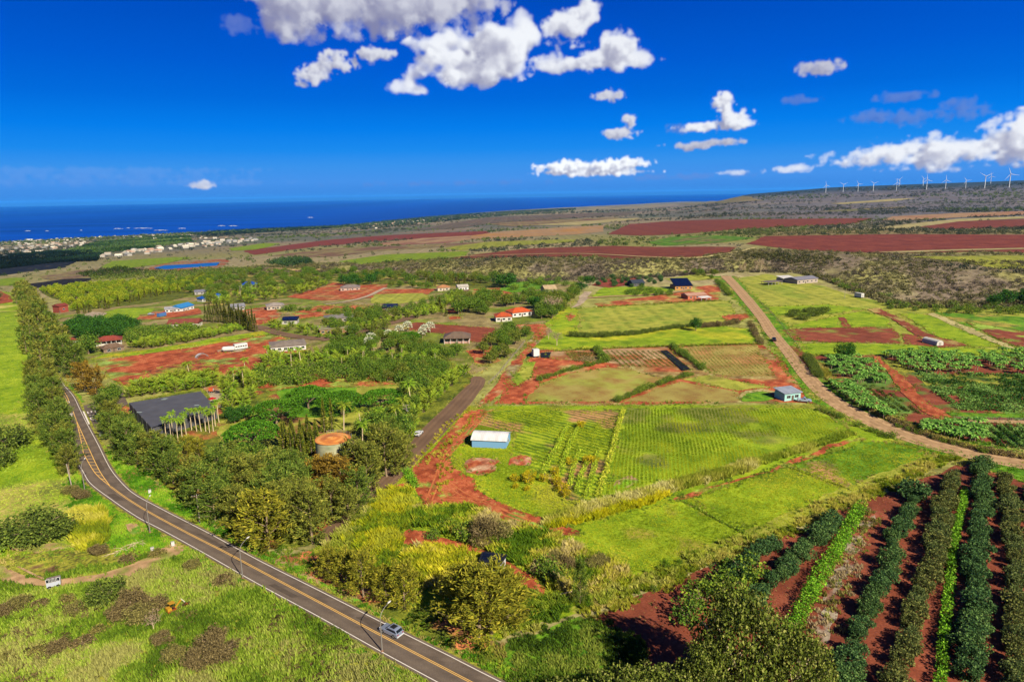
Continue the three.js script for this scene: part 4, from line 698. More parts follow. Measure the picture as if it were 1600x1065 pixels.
KIND.yellowbush = [round(37, 'flowering_bush', ['#56680e', '#808018', '#a8981a', '#b8a626'], { H: 2.4, R: 1.5, base: 0.05, n: 16, leaves: 36, L: 0.3 })];
KIND.drybush = [round(38, 'dry_shrub', ['#40382a', '#584e38', '#70644a', '#887a5c'], { H: 1.5, R: 1.4, base: 0, n: 16, leaves: 48, L: 0.3, wide: 0.2 }), round(39, 'dry_shrub', ['#46442a', '#5c5834', '#767044', '#8e8854'], { H: 1.7, R: 1.4, base: 0, n: 16, leaves: 48, L: 0.3, wide: 0.2 })];
KIND.drybig = [round(44, 'dry_shrub', ['#3c3626', '#544c36', '#6c6246', '#847a5a'], { H: 3.2, R: 2.9, base: 0, n: 52, leaves: 80, L: 0.34, wide: 0.2, spread: 0.3 }), round(45, 'dry_shrub', ['#40402a', '#585634', '#727044', '#8a8656'], { H: 3.2, R: 3, base: 0, n: 50, leaves: 80, L: 0.34, wide: 0.22, spread: 0.3 })];
// narrow columns
function columnTree(seed, name, cols, H, R, n, L, wide = 0.3, tip = 1.2) {
  const f = new Foliage(seed), r = f.r, P = pal(...cols);
  for (let i = 0; i < n; i++) { const t = r(), rr = R * Math.pow(1 - t, 1 / tip) * (0.55 + 0.5 * r()) * (t < 0.08 ? 0.6 : 1), a = r() * 6.283, d = [Math.cos(a), 0.7, Math.sin(a)]; f.randLeaf([d[0] * rr, H * (0.04 + 0.96 * t), d[2] * rr], d, L * (0.6 + 0.7 * r()), L * wide, tint(P, r(), 0.8 + 0.3 * vnoise(t * 8, a, seed)), 0.9); }
  return proto(name, f.geo(), limb([[0, 0, 0], [0, H * 0.5, 0], [0, H * 0.97, 0]], 0.16, 0.03, 5), barkM, H);
}
KIND.cypress = [columnTree(41, 'cypress_tree', ['#2c3c14', '#46561c', '#667226', '#8a8a34'], 9, 1.25, 900, 0.5)];
KIND.pine = [columnTree(42, 'cook_pine', ['#2a3616', '#3e4a1e', '#566028', '#726e34'], 12, 1.7, 620, 0.75, 0.2, 0.9)];
// palms
function frond(f, o, a, L, rise, droop, nSeg, lw, P, shade) {   // rachis with leaflets
  const r = f.r; let prev = null;
  for (let s = 0; s <= nSeg; s++) {
    const t = s / nSeg, x = L * t * (1 - 0.18 * t), y = rise * L * t - droop * L * t * t, c = [o[0] + Math.cos(a) * x, o[1] + y, o[2] + Math.sin(a) * x];
    if (prev) {
      const d = norm([c[0] - prev[0], c[1] - prev[1], c[2] - prev[2]]), side = norm(cross(d, [0, 1, 0]));
      for (const q of [-1, 1]) for (let k = 0; k < 2; k++) {
        const m = k / 2, b = [lerp(prev[0], c[0], m), lerp(prev[1], c[1], m), lerp(prev[2], c[2], m)], w = lw * Math.sin(Math.PI * clamp(0.18 + 0.8 * t)) * (0.8 + 0.4 * r());
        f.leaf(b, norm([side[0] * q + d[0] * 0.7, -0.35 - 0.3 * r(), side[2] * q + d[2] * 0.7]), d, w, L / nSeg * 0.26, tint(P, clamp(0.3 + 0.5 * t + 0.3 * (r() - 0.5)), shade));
      }
    }
    prev = c;
  }
}
function palm(seed, name, cols, { H = 9, L = 3.4, n = 18, lean = 0.8, r0 = 0.22, nSeg = 6, lw = 0.8, rise = [-0.2, 0.9], droop = 0.75, bark = paleBarkM } = {}) {
  const f = new Foliage(seed), r = f.r, P = pal(...cols);
  for (let i = 0; i < n; i++) frond(f, [lean, H, 0], i * 2.4 + r() * 0.3, L * (0.85 + 0.3 * r()), lerp(rise[0], rise[1], (i + 0.5) / n), droop, nSeg, lw, P, 0.8 + 0.35 * r());
  return proto(name, f.geo(), limb([[0, 0, 0], [lean * 0.25, H * 0.4, 0.1], [lean * 0.7, H * 0.8, 0], [lean, H, 0]], r0, r0 * 0.6, 6), bark, H + 1.5);
}
const PG = ['#325313', '#4d731b', '#6c8928', '#8f9e41'], PY = ['#395216', '#556d1d', '#738428', '#8f9642'];
KIND.coconut = [palm(51, 'coconut_palm', PY, { H: 9.5, L: 3.9 }), palm(52, 'coconut_palm', PG, { H: 8.5, L: 3.7, lean: 1.2 })];
KIND.manila = [palm(53, 'slender_palm', PG, { H: 7.6, L: 2.1, n: 16, lean: 0.25, r0: 0.16, lw: 0.75, rise: [-0.1, 1.3], droop: 1.1 }), palm(54, 'slender_palm', PG, { H: 8.2, L: 2.1, n: 16, lean: -0.3, r0: 0.16, lw: 0.75, rise: [-0.1, 1.3], droop: 1.1 })];
KIND.tallpalm = [palm(55, 'tall_palm', PG, { H: 7, L: 2.6, n: 14, lean: 0.3, r0: 0.2, bark: paleBarkM })];
function clumpPalm(seed, cols, n = 30, H = 4, L = 2.6) {
  const f = new Foliage(seed), r = f.r, P = pal(...cols);
  for (let i = 0; i < n; i++) { const a = r() * 6.283, q = r() * 0.9; frond(f, [Math.cos(a) * q, H * (0.15 + 0.5 * r()), Math.sin(a) * q], a + (r() - 0.5), L * (0.7 + 0.5 * r()), 0.9 + 0.5 * r(), 0.85, 5, 0.6, P, 0.75 + 0.4 * r()); }
  const st = []; for (let i = 0; i < 6; i++) { const a = i; st.push(limb([[Math.cos(a) * 0.3, 0, Math.sin(a) * 0.3], [Math.cos(a) * 0.6, H * 0.3, Math.sin(a) * 0.6], [Math.cos(a) * 0.9, H * 0.6, Math.sin(a) * 0.9]], 0.07, 0.04, 4)); }
  return proto('clump_palm', f.geo(), mergeGeometries(st), barkM, H);
}
KIND.areca = [clumpPalm(56, PY), clumpPalm(57, PG), clumpPalm(58, ['#3e5817', '#59731e', '#73872c', '#909b41'])];
function silver(seed) {
  const f = new Foliage(seed), r = f.r, P = pal('#8a9a8c', '#a8b4aa', '#c4ccc4', '#dce0d8');
  for (let i = 0; i < 26; i++) {
    const a = i * 2.4 + r() * 0.3, el = lerp(-0.2, 1.3, (i + 0.5) / 26), d = [Math.cos(a) * Math.cos(el), Math.sin(el), Math.sin(a) * Math.cos(el)], o = [d[0] * 1.5, 3 + d[1] * 1.5, d[2] * 1.5], s = norm(cross(d, [0, 1, 0.01])), sh = 0.8 + 0.3 * r();
    for (let k = -4; k <= 4; k++) { const t = norm([d[0] + s[0] * k * 0.32, d[1] - 0.1, d[2] + s[2] * k * 0.32]); f.leaf(o, t, norm(cross(t, d)), 1.1, 0.2, tint(P, r(), sh)); }
  }
  return proto('silver_palm', f.geo(), limb([[0, 0, 0], [0, 1.6, 0], [0, 3, 0]], 0.25, 0.2, 6), barkM, 5);
}
KIND.silver = [silver(59)];
function banana(seed) {
  const f = new Foliage(seed), r = f.r, P = pal('#2c5018', '#427028', '#5c8a3a', '#80a45a'), st = [];
  for (let c = 0; c < 3; c++) {
    const ox = (r() - 0.5) * 1.6, oz = (r() - 0.5) * 1.6, h = 1.6 + r();
    st.push(limb([[ox, 0, oz], [ox, h * 0.6, oz], [ox, h, oz]], 0.13, 0.09, 5));
    for (let i = 0; i < 8; i++) {
      const a = i * 0.785 + r() * 0.5, L = 1.7 + 0.8 * r(), sh = 0.75 + 0.45 * r(); let pv = null;
      for (let s = 0; s <= 3; s++) { const t = s / 3, x = L * t * 0.85, y = 1.0 * L * t - 0.95 * L * t * t, cc = [ox + Math.cos(a) * x, h + y, oz + Math.sin(a) * x], w = 0.33 * Math.sin(Math.PI * (0.2 + 0.75 * t)), sd = [-Math.sin(a) * w, 0.1 * w, Math.cos(a) * w]; const A = [cc[0] + sd[0], cc[1] + sd[1], cc[2] + sd[2]], B = [cc[0] - sd[0], cc[1] + sd[1], cc[2] - sd[2]]; if (pv) f.quad(pv[0], pv[1], B, A, tint(P, r(), sh)); pv = [A, B]; }
    }
  }
  return proto('banana_plant', f.geo(), mergeGeometries(st), barkM, 3.4);
}
KIND.banana = [banana(71), banana(72)];
// bare dry tree
function bareTree(seed) {
  const f = new Foliage(seed), r = f.r, P = pal('#6a5c54', '#847468', '#9c8c7e'), st = [limb([[0, 0, 0], [0.1, 1.5, 0], [0, 3, 0]], 0.16, 0.08, 5)];
  for (let i = 0; i < 10; i++) { const a = r() * 6.28, R = 1.5 + r() * 1.6; st.push(limb([[0, 1.2 + r(), 0], [Math.cos(a) * R * 0.5, 3 + r(), Math.sin(a) * R * 0.5], [Math.cos(a) * R, 4 + r() * 1.5, Math.sin(a) * R]], 0.06, 0.02, 3)); }
  for (let i = 0; i < 12; i++) { const a = r() * 6.28, q = 2.4 * Math.sqrt(r()); f.blob([Math.cos(a) * q, 3.4 + r() * 1.8, Math.sin(a) * q], [0.9, 0.7, 0.9], 16, 0.7, P, { wide: 0.1 }); }
  return proto('bare_tree', f.geo(), mergeGeometries(st), paleBarkM, 5);
}
KIND.bare = [bareTree(73)];

// ---------- planting ----------
const pr = rng(777);
function plant(kind, p, h, label, group, o = {}) {
  const list = KIND[kind === 'drybush' && h > 2.2 ? 'drybig' : kind], k = o.variant ?? Math.floor(pr() * list.length), v = list[k % list.length], s = h / v.nominal, w = s * (o.w ?? 1) * (0.94 + 0.12 * pr()) * (o.vary ? 0.8 + 0.42 * pr() : 1);
  const t = thing(o.name ?? v.name, label, o.cat ?? 'tree', group, new THREE.Vector3(p.x, heightAt(p.x, p.z) - 0.05, p.z), pr() * 6.283);
  t.scale.set(w, s, w);
  mesh(o.parts?.[0] ?? 'trunk', v.trunk, v.bark, t);
  mesh(o.parts?.[1] ?? 'crown', v.crown, leafM, t);
  return t;
}
const PLANT_PARTS = { cat: 'shrub', parts: ['stem', 'foliage'] };
function spots(poly, n, gap, seed, mask) {               // scattered places inside a world polygon, at least gap apart
  const r = rng(seed), out = []; let x0 = 1e9, x1 = -1e9, z0 = 1e9, z1 = -1e9;
  for (const [x, z] of poly) { x0 = Math.min(x0, x); x1 = Math.max(x1, x); z0 = Math.min(z0, z); z1 = Math.max(z1, z); }
  const cell = new Map(), key = (x, z) => Math.floor(x / gap) + ',' + Math.floor(z / gap);
  for (let t = 0; t < n * 40 && out.length < n; t++) {
    const x = lerp(x0, x1, r()), z = lerp(z0, z1, r());
    if (!inside(poly, x, z) || mask && r() > mask(x, z)) continue;
    let ok = true; const cx = Math.floor(x / gap), cz = Math.floor(z / gap);
    for (let i = -1; i <= 1 && ok; i++) for (let j = -1; j <= 1 && ok; j++) for (const q of cell.get((cx + i) + ',' + (cz + j)) ?? []) if ((q.x - x) ** 2 + (q.z - z) ** 2 < gap * gap) { ok = false; break; }
    if (!ok) continue;
    const p = { x, z }; out.push(p); const k = key(x, z); if (!cell.has(k)) cell.set(k, []); cell.get(k).push(p);
  }
  return out;
}
const seenFrom = new THREE.Vector3();
function screenX(p) { seenFrom.set(p.x, heightAt(p.x, p.z), p.z).project(camera); return seenFrom.x; }
function grove(kind, px, n, gap, h, label, group, o = {}) {   // small groups are told apart by their order from the left
  const list = spots(W2(px), n, gap, 3000 + px[0][0] * 7 + px[0][1] + n, o.mask).sort((a, b) => screenX(a) - screenX(b));
  list.forEach((p, i) => plant(kind, p, lerp(h[0], h[1], pr()), list.length <= 32 ? `${label}, ${ord(i)} from the left` : label, list.length <= 32 ? null : group, o));
}
function rowOf(kind, px, gap, h, label, group, o = {}) {  // label may contain # for its place in the row
  const c = new THREE.CatmullRomCurve3(px.map(([x, y]) => { const p = at(x, y); return new THREE.Vector3(p.x, 0, p.z); }), false, 'centripetal'), L = c.getLength(), n = Math.max(1, Math.round(L / gap));
  for (let i = 0; i <= n; i++) { const p = c.getPointAt(i / n), j = o.jit ?? 0.25; if (o.skip && pr() < o.skip) continue; plant(kind, { x: p.x + (pr() - 0.5) * gap * j, z: p.z + (pr() - 0.5) * gap * j }, lerp(h[0], h[1], pr()), label.replace('#', ord(i)), group, o); }
}
function spotsAt(kind, list, label, group, o = {}) { list.forEach(([x, y, hpx], i) => { const p = at(x, y); plant(kind, p, hpx > 0 ? tall(p, hpx) : -hpx, label.replace('#', ord(i)), group, o); }); }

// ---------- low growth nobody could count ----------
function tuftGeo(seed, { n = 12, R = 0.4, H = 0.7, w = 0.07, lean = 0.5 } = {}) {
  const f = new Foliage(seed), r = f.r;
  for (let i = 0; i < n; i++) { const a = r() * 6.283, q = R * Math.sqrt(r()), o = [Math.cos(a) * q, -0.04, Math.sin(a) * q], b = r() * 6.283, h = H * (0.6 + 0.5 * r()), l = lean * h * (0.4 + r()), s = 0.8 + 0.35 * r(), wx = -Math.sin(b) * w, wz = Math.cos(b) * w; const m = [o[0] + Math.cos(b) * l * 0.35, h * 0.6, o[2] + Math.sin(b) * l * 0.35], e = [o[0] + Math.cos(b) * l, h, o[2] + Math.sin(b) * l]; f.tri([o[0] - wx, o[1], o[2] - wz], [o[0] + wx, o[1], o[2] + wz], [m[0] + wx, m[1], m[2] + wz], [s, s, s]); f.tri([o[0] - wx, o[1], o[2] - wz], [m[0] + wx, m[1], m[2] + wz], e, [s, s, s]); }
  return f.geo();
}
function leafyGeo(seed, n = 26, R = 0.5, H = 0.6, L = 0.35) { const f = new Foliage(seed); f.blob([0, H * 0.5, 0], [R, H * 0.5, R], n, L, [[0.8, 0.8, 0.8], [1.1, 1.1, 1.1]], { bias: 0.6 }); return f.geo(); }
const TUFT = tuftGeo(81), TALL = tuftGeo(82, { n: 20, R: 0.55, H: 1.7, w: 0.06, lean: 0.55 }), SHORT = tuftGeo(83, { n: 9, R: 0.5, H: 0.35, w: 0.09, lean: 0.9 }), LEAFY = leafyGeo(84), SCRUB = leafyGeo(85, 34, 1.5, 2.0, 0.8), CROP = leafyGeo(86, 18, 0.4, 0.5, 0.32);
function cover(name, label, geo, list, cols, size, seed, o = {}) {   // one InstancedMesh
  if (!list.length) return;
  const m = new THREE.InstancedMesh(geo, grassM, list.length), M = new THREE.Matrix4(), Q = new THREE.Quaternion(), E = new THREE.Euler(), S = new THREE.Vector3(), V = new THREE.Vector3(), C = new THREE.Color(), r = rng(seed), P = cols.map(alb);
  list.forEach((p, i) => {
    const s = lerp(size[0], size[1], r()) * (p.s ?? 1), n = clamp(0.5 + (fbm(p.x / (o.wl ?? 7), p.z / (o.wl ?? 7), seed, 3) - 0.5) * 2.6 + (r() - 0.5) * 0.6);
    E.set((r() - 0.5) * 0.2, r() * 6.283, (r() - 0.5) * 0.2); Q.setFromEuler(E);
    m.setMatrixAt(i, M.compose(V.set(p.x, heightAt(p.x, p.z) + (o.up ?? 0), p.z), Q, S.set(s, s * (0.75 + 0.5 * r()), s)));
    const c = p.c ?? ramp(P, n); m.setColorAt(i, C.setRGB(...c));
  });
  m.name = numbered(name); tag(m, label, null, null, 'stuff'); m.userData.category = undefined; delete m.userData.category;
  scene.add(m); return m;
}
function scatter(name, label, px, geo, dens, cols, size, seed, o = {}) {
  const poly = o.world ? px : W2(px), r = rng(seed), out = []; let x0 = 1e9, x1 = -1e9, z0 = 1e9, z1 = -1e9;
  for (const [x, z] of poly) { x0 = Math.min(x0, x); x1 = Math.max(x1, x); z0 = Math.min(z0, z); z1 = Math.max(z1, z); }
  const n = Math.min(160000, (x1 - x0) * (z1 - z0) * dens), rag = o.rag ?? 4;
  for (let i = 0; i < n; i++) { const x = lerp(x0, x1, r()), z = lerp(z0, z1, r()); if (!inside(poly, x + rag * (vnoise(x * 0.35, z * 0.35, 5) + vnoise(x * 1.1, z * 1.1, 6) - 1), z + rag * (vnoise(x * 0.35, z * 0.35, 7) + vnoise(x * 1.1, z * 1.1, 8) - 1))) continue; if (o.not && o.not.some((q) => inside(q, x, z))) continue; if (o.mask && r() > o.mask(x, z)) continue; out.push({ x, z }); }
  return cover(name, label, geo, out, cols, size, seed + 1, o);
}
function alongRow(px, gap, wid, seed) { const c = new THREE.CatmullRomCurve3(px.map(([x, y]) => { const p = at(x, y); return new THREE.Vector3(p.x, 0, p.z); }), false, 'centripetal'), n = Math.round(c.getLength() / gap), r = rng(seed), out = []; for (let i = 0; i <= n; i++) { const p = c.getPointAt(i / n); out.push({ x: p.x + (r() - 0.5) * wid, z: p.z + (r() - 0.5) * wid }); } return out; }
// ---------- trees ----------
const G1 = 'ironwood trees in the belt beside the pale field';
grove('ironfar', [[22, 456], [40, 450], [62, 482], [104, 552], [96, 584], [74, 592], [48, 592], [40, 552], [30, 504]], 64, 6.5, [10, 14], 'feathery olive ironwood in the belt beside the pale field', G1);
grove('ironwood', [[48, 592], [76, 590], [88, 622], [97, 652], [103, 690], [110, 716], [118, 742], [100, 752], [82, 730], [66, 690], [56, 640]], 30, 6.2, [9, 12.5], 'feathery olive ironwood leaning over the turning lane', 'ironwood trees beside the turning lane');
spotsAt('ironbrown', [[132, 612, 46], [150, 618, 44]], '# brown ironwood right of the road where it enters the trees', null);
spotsAt('ironwood', [[104, 583, 56], [120, 590, 50]], '# dark ironwood right of the road where it enters the trees', null);
const G2 = 'ironwood trees in the grove right of the road';
grove('ironwood', [[158, 652], [168, 676], [190, 712], [225, 738], [268, 762], [304, 796], [336, 826], [372, 842], [420, 850], [440, 830], [400, 785], [350, 765], [300, 752], [262, 744], [236, 724], [212, 692], [190, 655]], 60, 6.0, [8.5, 12.5], 'olive ironwood in the roadside grove', G2, { w: 1.12 });
grove('ironwood', [[420, 850], [478, 862], [500, 846], [492, 812], [450, 792], [400, 788], [400, 820]], 18, 6, [11, 14], 'tall ironwood at the corner of the grove by the lane', 'ironwood trees at the grove corner by the lane');
spotsAt('ironbrown', [[518, 776, 60], [534, 782, 64], [502, 772, 56], [300, 765, 46], [330, 790, 50]], '# brown ironwood, among the olive ones between water tank and road', null);
spotsAt('ironwood', [[560, 800, 62], [575, 765, 68], [556, 752, 62], [604, 745, 72], [618, 738, 62], [630, 728, 46], [590, 722, 56], [612, 712, 56], [520, 812, 60], [545, 820, 54], [470, 800, 70], [455, 770, 60]], '# olive ironwood beside the lane below the water tank', null);
spotsAt('broad', [[362, 724, 34], [380, 730, 30], [352, 742, 30]], '# bright green round tree before the nearest umbrella tree', null);
spotsAt('areca', [[398, 742, 26], [410, 744, 24]], '# light green palm in the middle of the grove', null, { cat: 'palm' });
spotsAt('ironyellow', [[292, 712, 30], [310, 716, 30]], '# yellowish shrubby tree below the slender palms', null, { w: 1.3 });
// trees along the front of the field
spotsAt('ironyellow', [[515, 905, 46], [540, 915, 52], [568, 932, 66]], '# ironwood standing left of the red dirt, above the road', null);
spotsAt('ironyellow', [[420, 856, 82], [398, 846, 70]], '# large yellow-green tree at the road end of the grove', null, { w: 1.2 });
spotsAt('ironyellow', [[633, 952, 66], [602, 940, 50]], '# yellowish tree between road and tall grass', null);
spotsAt('ironyellow', [[730, 968, 78], [768, 990, 96], [748, 1000, 92], [792, 974, 72]], '# large olive tree in front of the small black roof', null, { w: 1.25 });
spotsAt('ironwood', [[906, 944, 62]], 'lone dark ironwood sapling at the field edge', null, { w: 0.5 });
// umbrella trees
[[482, 638, 10, 'farthest umbrella tree, left of the coconut palms'], [534, 648, 10, 'middle umbrella tree behind the coconut palms'], [598, 640, 9, 'umbrella tree nearest the lane'], [432, 664, 10, 'wide umbrella tree behind the black shade house'], [396, 702, 10.5, 'nearest umbrella tree right of the slender palms']].forEach(([x, y, h, l], i) => plant('umbrella', at(x, y), h * 0.9, l + ', broad dark green crown', null, { variant: i % 2, w: 0.88 }));
// slender palms by the shade house
[[260, 687], [267, 689], [270, 680], [278, 690], [285, 689], [291, 681], [299, 672], [307, 674], [314, 674], [321, 674], [327, 676], [333, 674], [336, 666], [342, 660]].forEach(([x, y], i) => plant('manila', at(x, y), tall(at(x, y), 41) * (0.92 + 0.14 * pr()), `${ord(i)} slender pale trunked palm from the left, before the black shade house`, null));
spotsAt('coconut', [[537, 672, 46], [565, 676, 42], [642, 642, 50], [622, 676, 46], [595, 672, 40], [566, 700, 44], [632, 664, 46], [380, 604, 34], [297, 594, 32]], '# coconut palm with yellowish fronds among the trees left of the lane', null);
spotsAt('tallpalm', [[292, 592, 28], [383, 588, 34], [455, 572, 32], [470, 572, 34], [418, 566, 30], [365, 600, 30]], '# thin tall palm at the edge of the red yard', null);
spotsAt('cypress', [[507, 676, 54], [519, 674, 52]], '# narrow cypress column behind the water tank', null, { w: 0.8 });
grove('cypress', [[440, 708], [452, 694], [494, 692], [498, 706], [470, 714]], 16, 2.6, [8, 11], 'pointed conifer left of the water tank', 'pointed conifers left of the water tank', { w: 1.25 });
grove('broad', [[578, 690], [590, 664], [640, 664], [638, 690], [600, 700]], 14, 4, [6, 9], 'leafy tree between the water tank and lane', 'leafy trees between the water tank and the lane');
grove('broad', [[335, 748], [345, 728], [430, 730], [500, 735], [480, 760], [400, 768]], 22, 5.5, [5, 8], 'leafy green tree in the grove left of the water tank', 'leafy trees left of the water tank');
grove('mango', [[348, 664], [362, 652], [385, 655], [372, 668]], 4, 5, [4.5, 6], 'dark leafy tree right of the slender palms', 'dark leafy trees right of the slender palms');
grove('areca', [[640, 690], [646, 660], [690, 616], [728, 584], [716, 580], [672, 610], [630, 650], [620, 680]], 46, 3, [4, 6], 'bushy yellow-green palm along the lane', 'clump palms along the lane', { cat: 'palm' });
grove('broad', [[640, 646], [656, 622], [690, 590], [700, 572], [664, 576], [640, 606], [632, 640]], 22, 5, [6, 8], 'rounded green tree behind the palms of the lane', 'rounded green trees behind the lane palms');
grove('areca', [[200, 622], [208, 606], [290, 594], [332, 590], [336, 604], [300, 608], [240, 618]], 60, 2.8, [4, 6.5], 'bushy palm behind the black shade house', 'clump palms behind the shade house', { cat: 'palm', name: 'hedge_palm' });
grove('areca', [[350, 640], [350, 600], [390, 585], [400, 620], [380, 650]], 22, 3.4, [4, 6.5], 'bushy palm in front of the red yard', 'clump palms before the red yard', { cat: 'palm' });
grove('broad', [[150, 640], [165, 628], [190, 620], [192, 640], [165, 652]], 5, 6, [6, 8], 'green tree left of the black shade house', 'green trees left of the shade house');
grove('bush', [[400, 604], [404, 584], [520, 574], [600, 572], [660, 580], [650, 596], [540, 598]], 60, 3.6, [3, 5], 'rounded green shrub in the hedge of the lawn', 'rounded shrubs in the lawn hedge', { ...PLANT_PARTS, name: 'garden_shrub' });
grove('broad', [[540, 590], [560, 574], [660, 572], [680, 592], [600, 600]], 18, 5, [5, 8], 'dense green tree behind the lawn', 'dense green trees behind the lawn');
grove('areca', [[400, 588], [420, 560], [490, 556], [560, 560], [700, 566], [690, 578], [560, 576], [480, 576]], 70, 3.8, [4, 6.5], 'palm clump in the belt before the farm houses', 'palm clumps in the belt before the farm houses', { cat: 'palm' });
grove('broad', [[510, 562], [530, 540], [600, 530], [690, 545], [730, 562], [700, 574], [560, 566]], 42, 5.5, [5, 7.5], 'olive green tree in the belt before the farm houses', 'olive trees in the belt before the farm houses', { name: 'olive_tree' });
grove('manila', [[480, 572], [520, 560], [680, 560], [700, 575], [560, 578]], 18, 5, [7, 10], 'thin palm standing in the farm belt', 'thin palms in the farm belt');
grove('broad', [[748, 572], [756, 545], [796, 520], [830, 524], [800, 550], [775, 575]], 16, 5, [5, 8], 'leafy tree along the red path', 'leafy trees along the red path');
spotsAt('silver', [[637, 519, 17], [624, 524, 16], [607, 531, 16], [580, 538, 18], [577, 544, 18], [664, 524, 17], [672, 520, 17], [660, 528, 16]], '# silver blue palm near the dark red plot', null, { cat: 'palm' });
plant('umbrella', at(640, 536), 6.5, 'small umbrella tree beside the silver palms', null, { w: 0.9 });
plant('umbrella', at(602, 528), 5, 'low umbrella tree left of the silver palms', null, { w: 0.9 });
// upper left
grove('mango', [[108, 530], [120, 512], [210, 512], [214, 526], [170, 532]], 26, 6, [7, 10], 'dark rounded tree by the red roofed farmhouse', 'dark rounded trees by the red roofed farmhouse');
plant('broad', at(138, 553), 10.5, 'large bright green tree in front of the red roofed farmhouse', null, { variant: 0, w: 1.1 });
plant('broad', at(118, 556), 6.5, 'small bright tree left of the red roofed farmhouse', null, { variant: 0 });
grove('bush', [[196, 536], [205, 520], [300, 514], [310, 520], [250, 532]], 40, 4, [3.5, 5.5], 'green shrub right of the red roofed farmhouse', 'green shrubs by the red roofed farmhouse', { ...PLANT_PARTS, name: 'garden_shrub' });
grove('areca', [[196, 545], [230, 534], [300, 524], [388, 508], [394, 514], [330, 528], [240, 544]], 80, 3.4, [3.5, 5.5], 'yellow-green palm in the hedge above the lime strip', 'palms in the hedge above the lime strip', { cat: 'palm', name: 'hedge_palm' });
rowOf('pine', [[322, 503], [345, 504], [370, 510], [398, 519]], 2.3, [10, 13], '# cook pine from the left in the tight row', null, { jit: 0.5 });
rowOf('pine', [[330, 492], [360, 496], [392, 506]], 4.5, [9, 12], '# cook pine from the left in the back row', null, { jit: 0.5 });
[[122, 490, 17], [132, 489, 15], [140, 488, 16], [155, 482, 15], [165, 483, 20], [170, 482, 15], [185, 478, 18], [204, 473, 15], [209, 471, 12], [217, 469, 14], [226, 465, 15], [236, 464, 13], [245, 463, 14], [255, 461, 13], [265, 460, 14], [278, 457, 12], [290, 455, 13], [307, 451, 12]].forEach(([x, y, h], i) => plant('cypress', at(x, y), tall(at(x, y), h), `${ord(i)} dark cypress from the left along the plantation edge`, null, { w: 1.3 }));
grove('yellowtree', [[64, 456], [84, 450], [240, 440], [330, 436], [330, 448], [250, 462], [200, 472], [120, 487], [104, 482], [90, 466]], 250, 6.4, [5, 6.5], 'yellow-green plantation tree in the long rows', 'trees of the yellow-green plantation');
grove('broad', [[236, 444], [330, 432], [430, 424], [500, 428], [500, 440], [430, 462], [400, 470], [330, 476], [300, 460]], 120, 9, [6, 9], 'green tree in the farm grove past the plantation', 'green trees past the plantation', { name: 'grove_tree' });
grove('areca', [[330, 466], [400, 448], [500, 440], [520, 446], [430, 470], [340, 482]], 60, 8, [5, 8], 'palm in the grove past the blue roofs', 'palms past the blue roofs', { cat: 'palm', name: 'grove_palm' });
grove('broad', [[500, 440], [520, 428], [620, 428], [800, 440], [800, 448], [620, 444]], 90, 10, [6, 10], 'tree in the belt along the gulch rim', 'trees along the gulch rim', { name: 'rim_tree' });
grove('mango', [[530, 446], [560, 438], [600, 436], [580, 446]], 10, 9, [7, 10], 'dark tree by the brown roofed house at the rim', 'dark trees by the house at the rim');
plant('mango', at(788, 449), 13, 'single dark round tree beside the farm lane end', null, { w: 1.5 });
rowOf('cypress', [[668, 448], [700, 445], [740, 446]], 9, [9, 13], '# cypress in the row near the gulch rim', null, { jit: 0.4 });
rowOf('broad', [[612, 448], [650, 450], [668, 452]], 14, [5, 8], '# small tree by the far red plot', null);
grove('bush', [[420, 488], [460, 482], [560, 500], [700, 478], [730, 462], [716, 456], [640, 480], [520, 486]], 70, 6, [2.5, 5], 'shrub among the small farms', 'shrubs among the small farms', { ...PLANT_PARTS, name: 'garden_shrub' });
grove('areca', [[415, 515], [430, 506], [500, 516], [560, 506], [680, 480], [688, 490], [600, 510], [520, 532], [450, 520]], 60, 4.4, [3.5, 6], 'bushy palm along the farm lane', 'bushy palms along the farm lane', { cat: 'palm' });
grove('broad', [[500, 520], [520, 498], [580, 490], [640, 486], [600, 520], [540, 530]], 26, 7, [5, 8], 'tree beside the flat roofed farmhouse', 'trees beside the flat roofed farmhouse');
grove('broad', [[712, 492], [716, 474], [760, 468], [800, 476], [835, 468], [880, 466], [900, 462], [880, 490], [848, 504], [838, 484], [830, 478], [772, 480], [760, 492]], 60, 6.5, [6, 10], 'leafy tree around the orange roofed house', 'leafy trees around the orange roofed house', { name: 'garden_tree' });
spotsAt('bare', [[858, 492, 26], [870, 488, 22]], '# pale leafless tree right of the orange roofed house', null);
plant('mango', at(838, 482), 9, 'dark tree behind the orange roofed house', null);
spotsAt('cypress', [[687, 484, 22], [697, 494, 14]], '# cypress beside the farm lane bend', null, { w: 1.4 });
grove('areca', [[676, 486], [696, 470], [720, 456], [726, 460], [700, 480], [690, 492]], 18, 5, [4, 6], 'palm at the bend of the farm lane', 'palms at the farm lane bend', { cat: 'palm' });
grove('bush', [[800, 462], [860, 452], [910, 444], [920, 440], [900, 436], [820, 446], [780, 456]], 26, 9, [3, 6], 'shrub in the far green yard', 'shrubs in the far green yard', PLANT_PARTS);
plant('mango', at(922, 446), 9, 'dark tree left of the small red orchard', null);
plant('mango', at(905, 455), 7, 'dark low tree at the gravel yard', null, { w: 1.5 });
grove('orchard', [[930, 447], [945, 436], [1020, 432], [1040, 440], [1000, 450]], 50, 8, [3, 4.5], 'small tree of the far red orchard', 'small trees of the far red orchard');
grove('broad', [[1064, 432], [1080, 428], [1120, 428], [1130, 434], [1100, 438]], 22, 8, [4, 7], 'green tree behind the house with the dark roof', 'green trees behind the house with the dark roof');
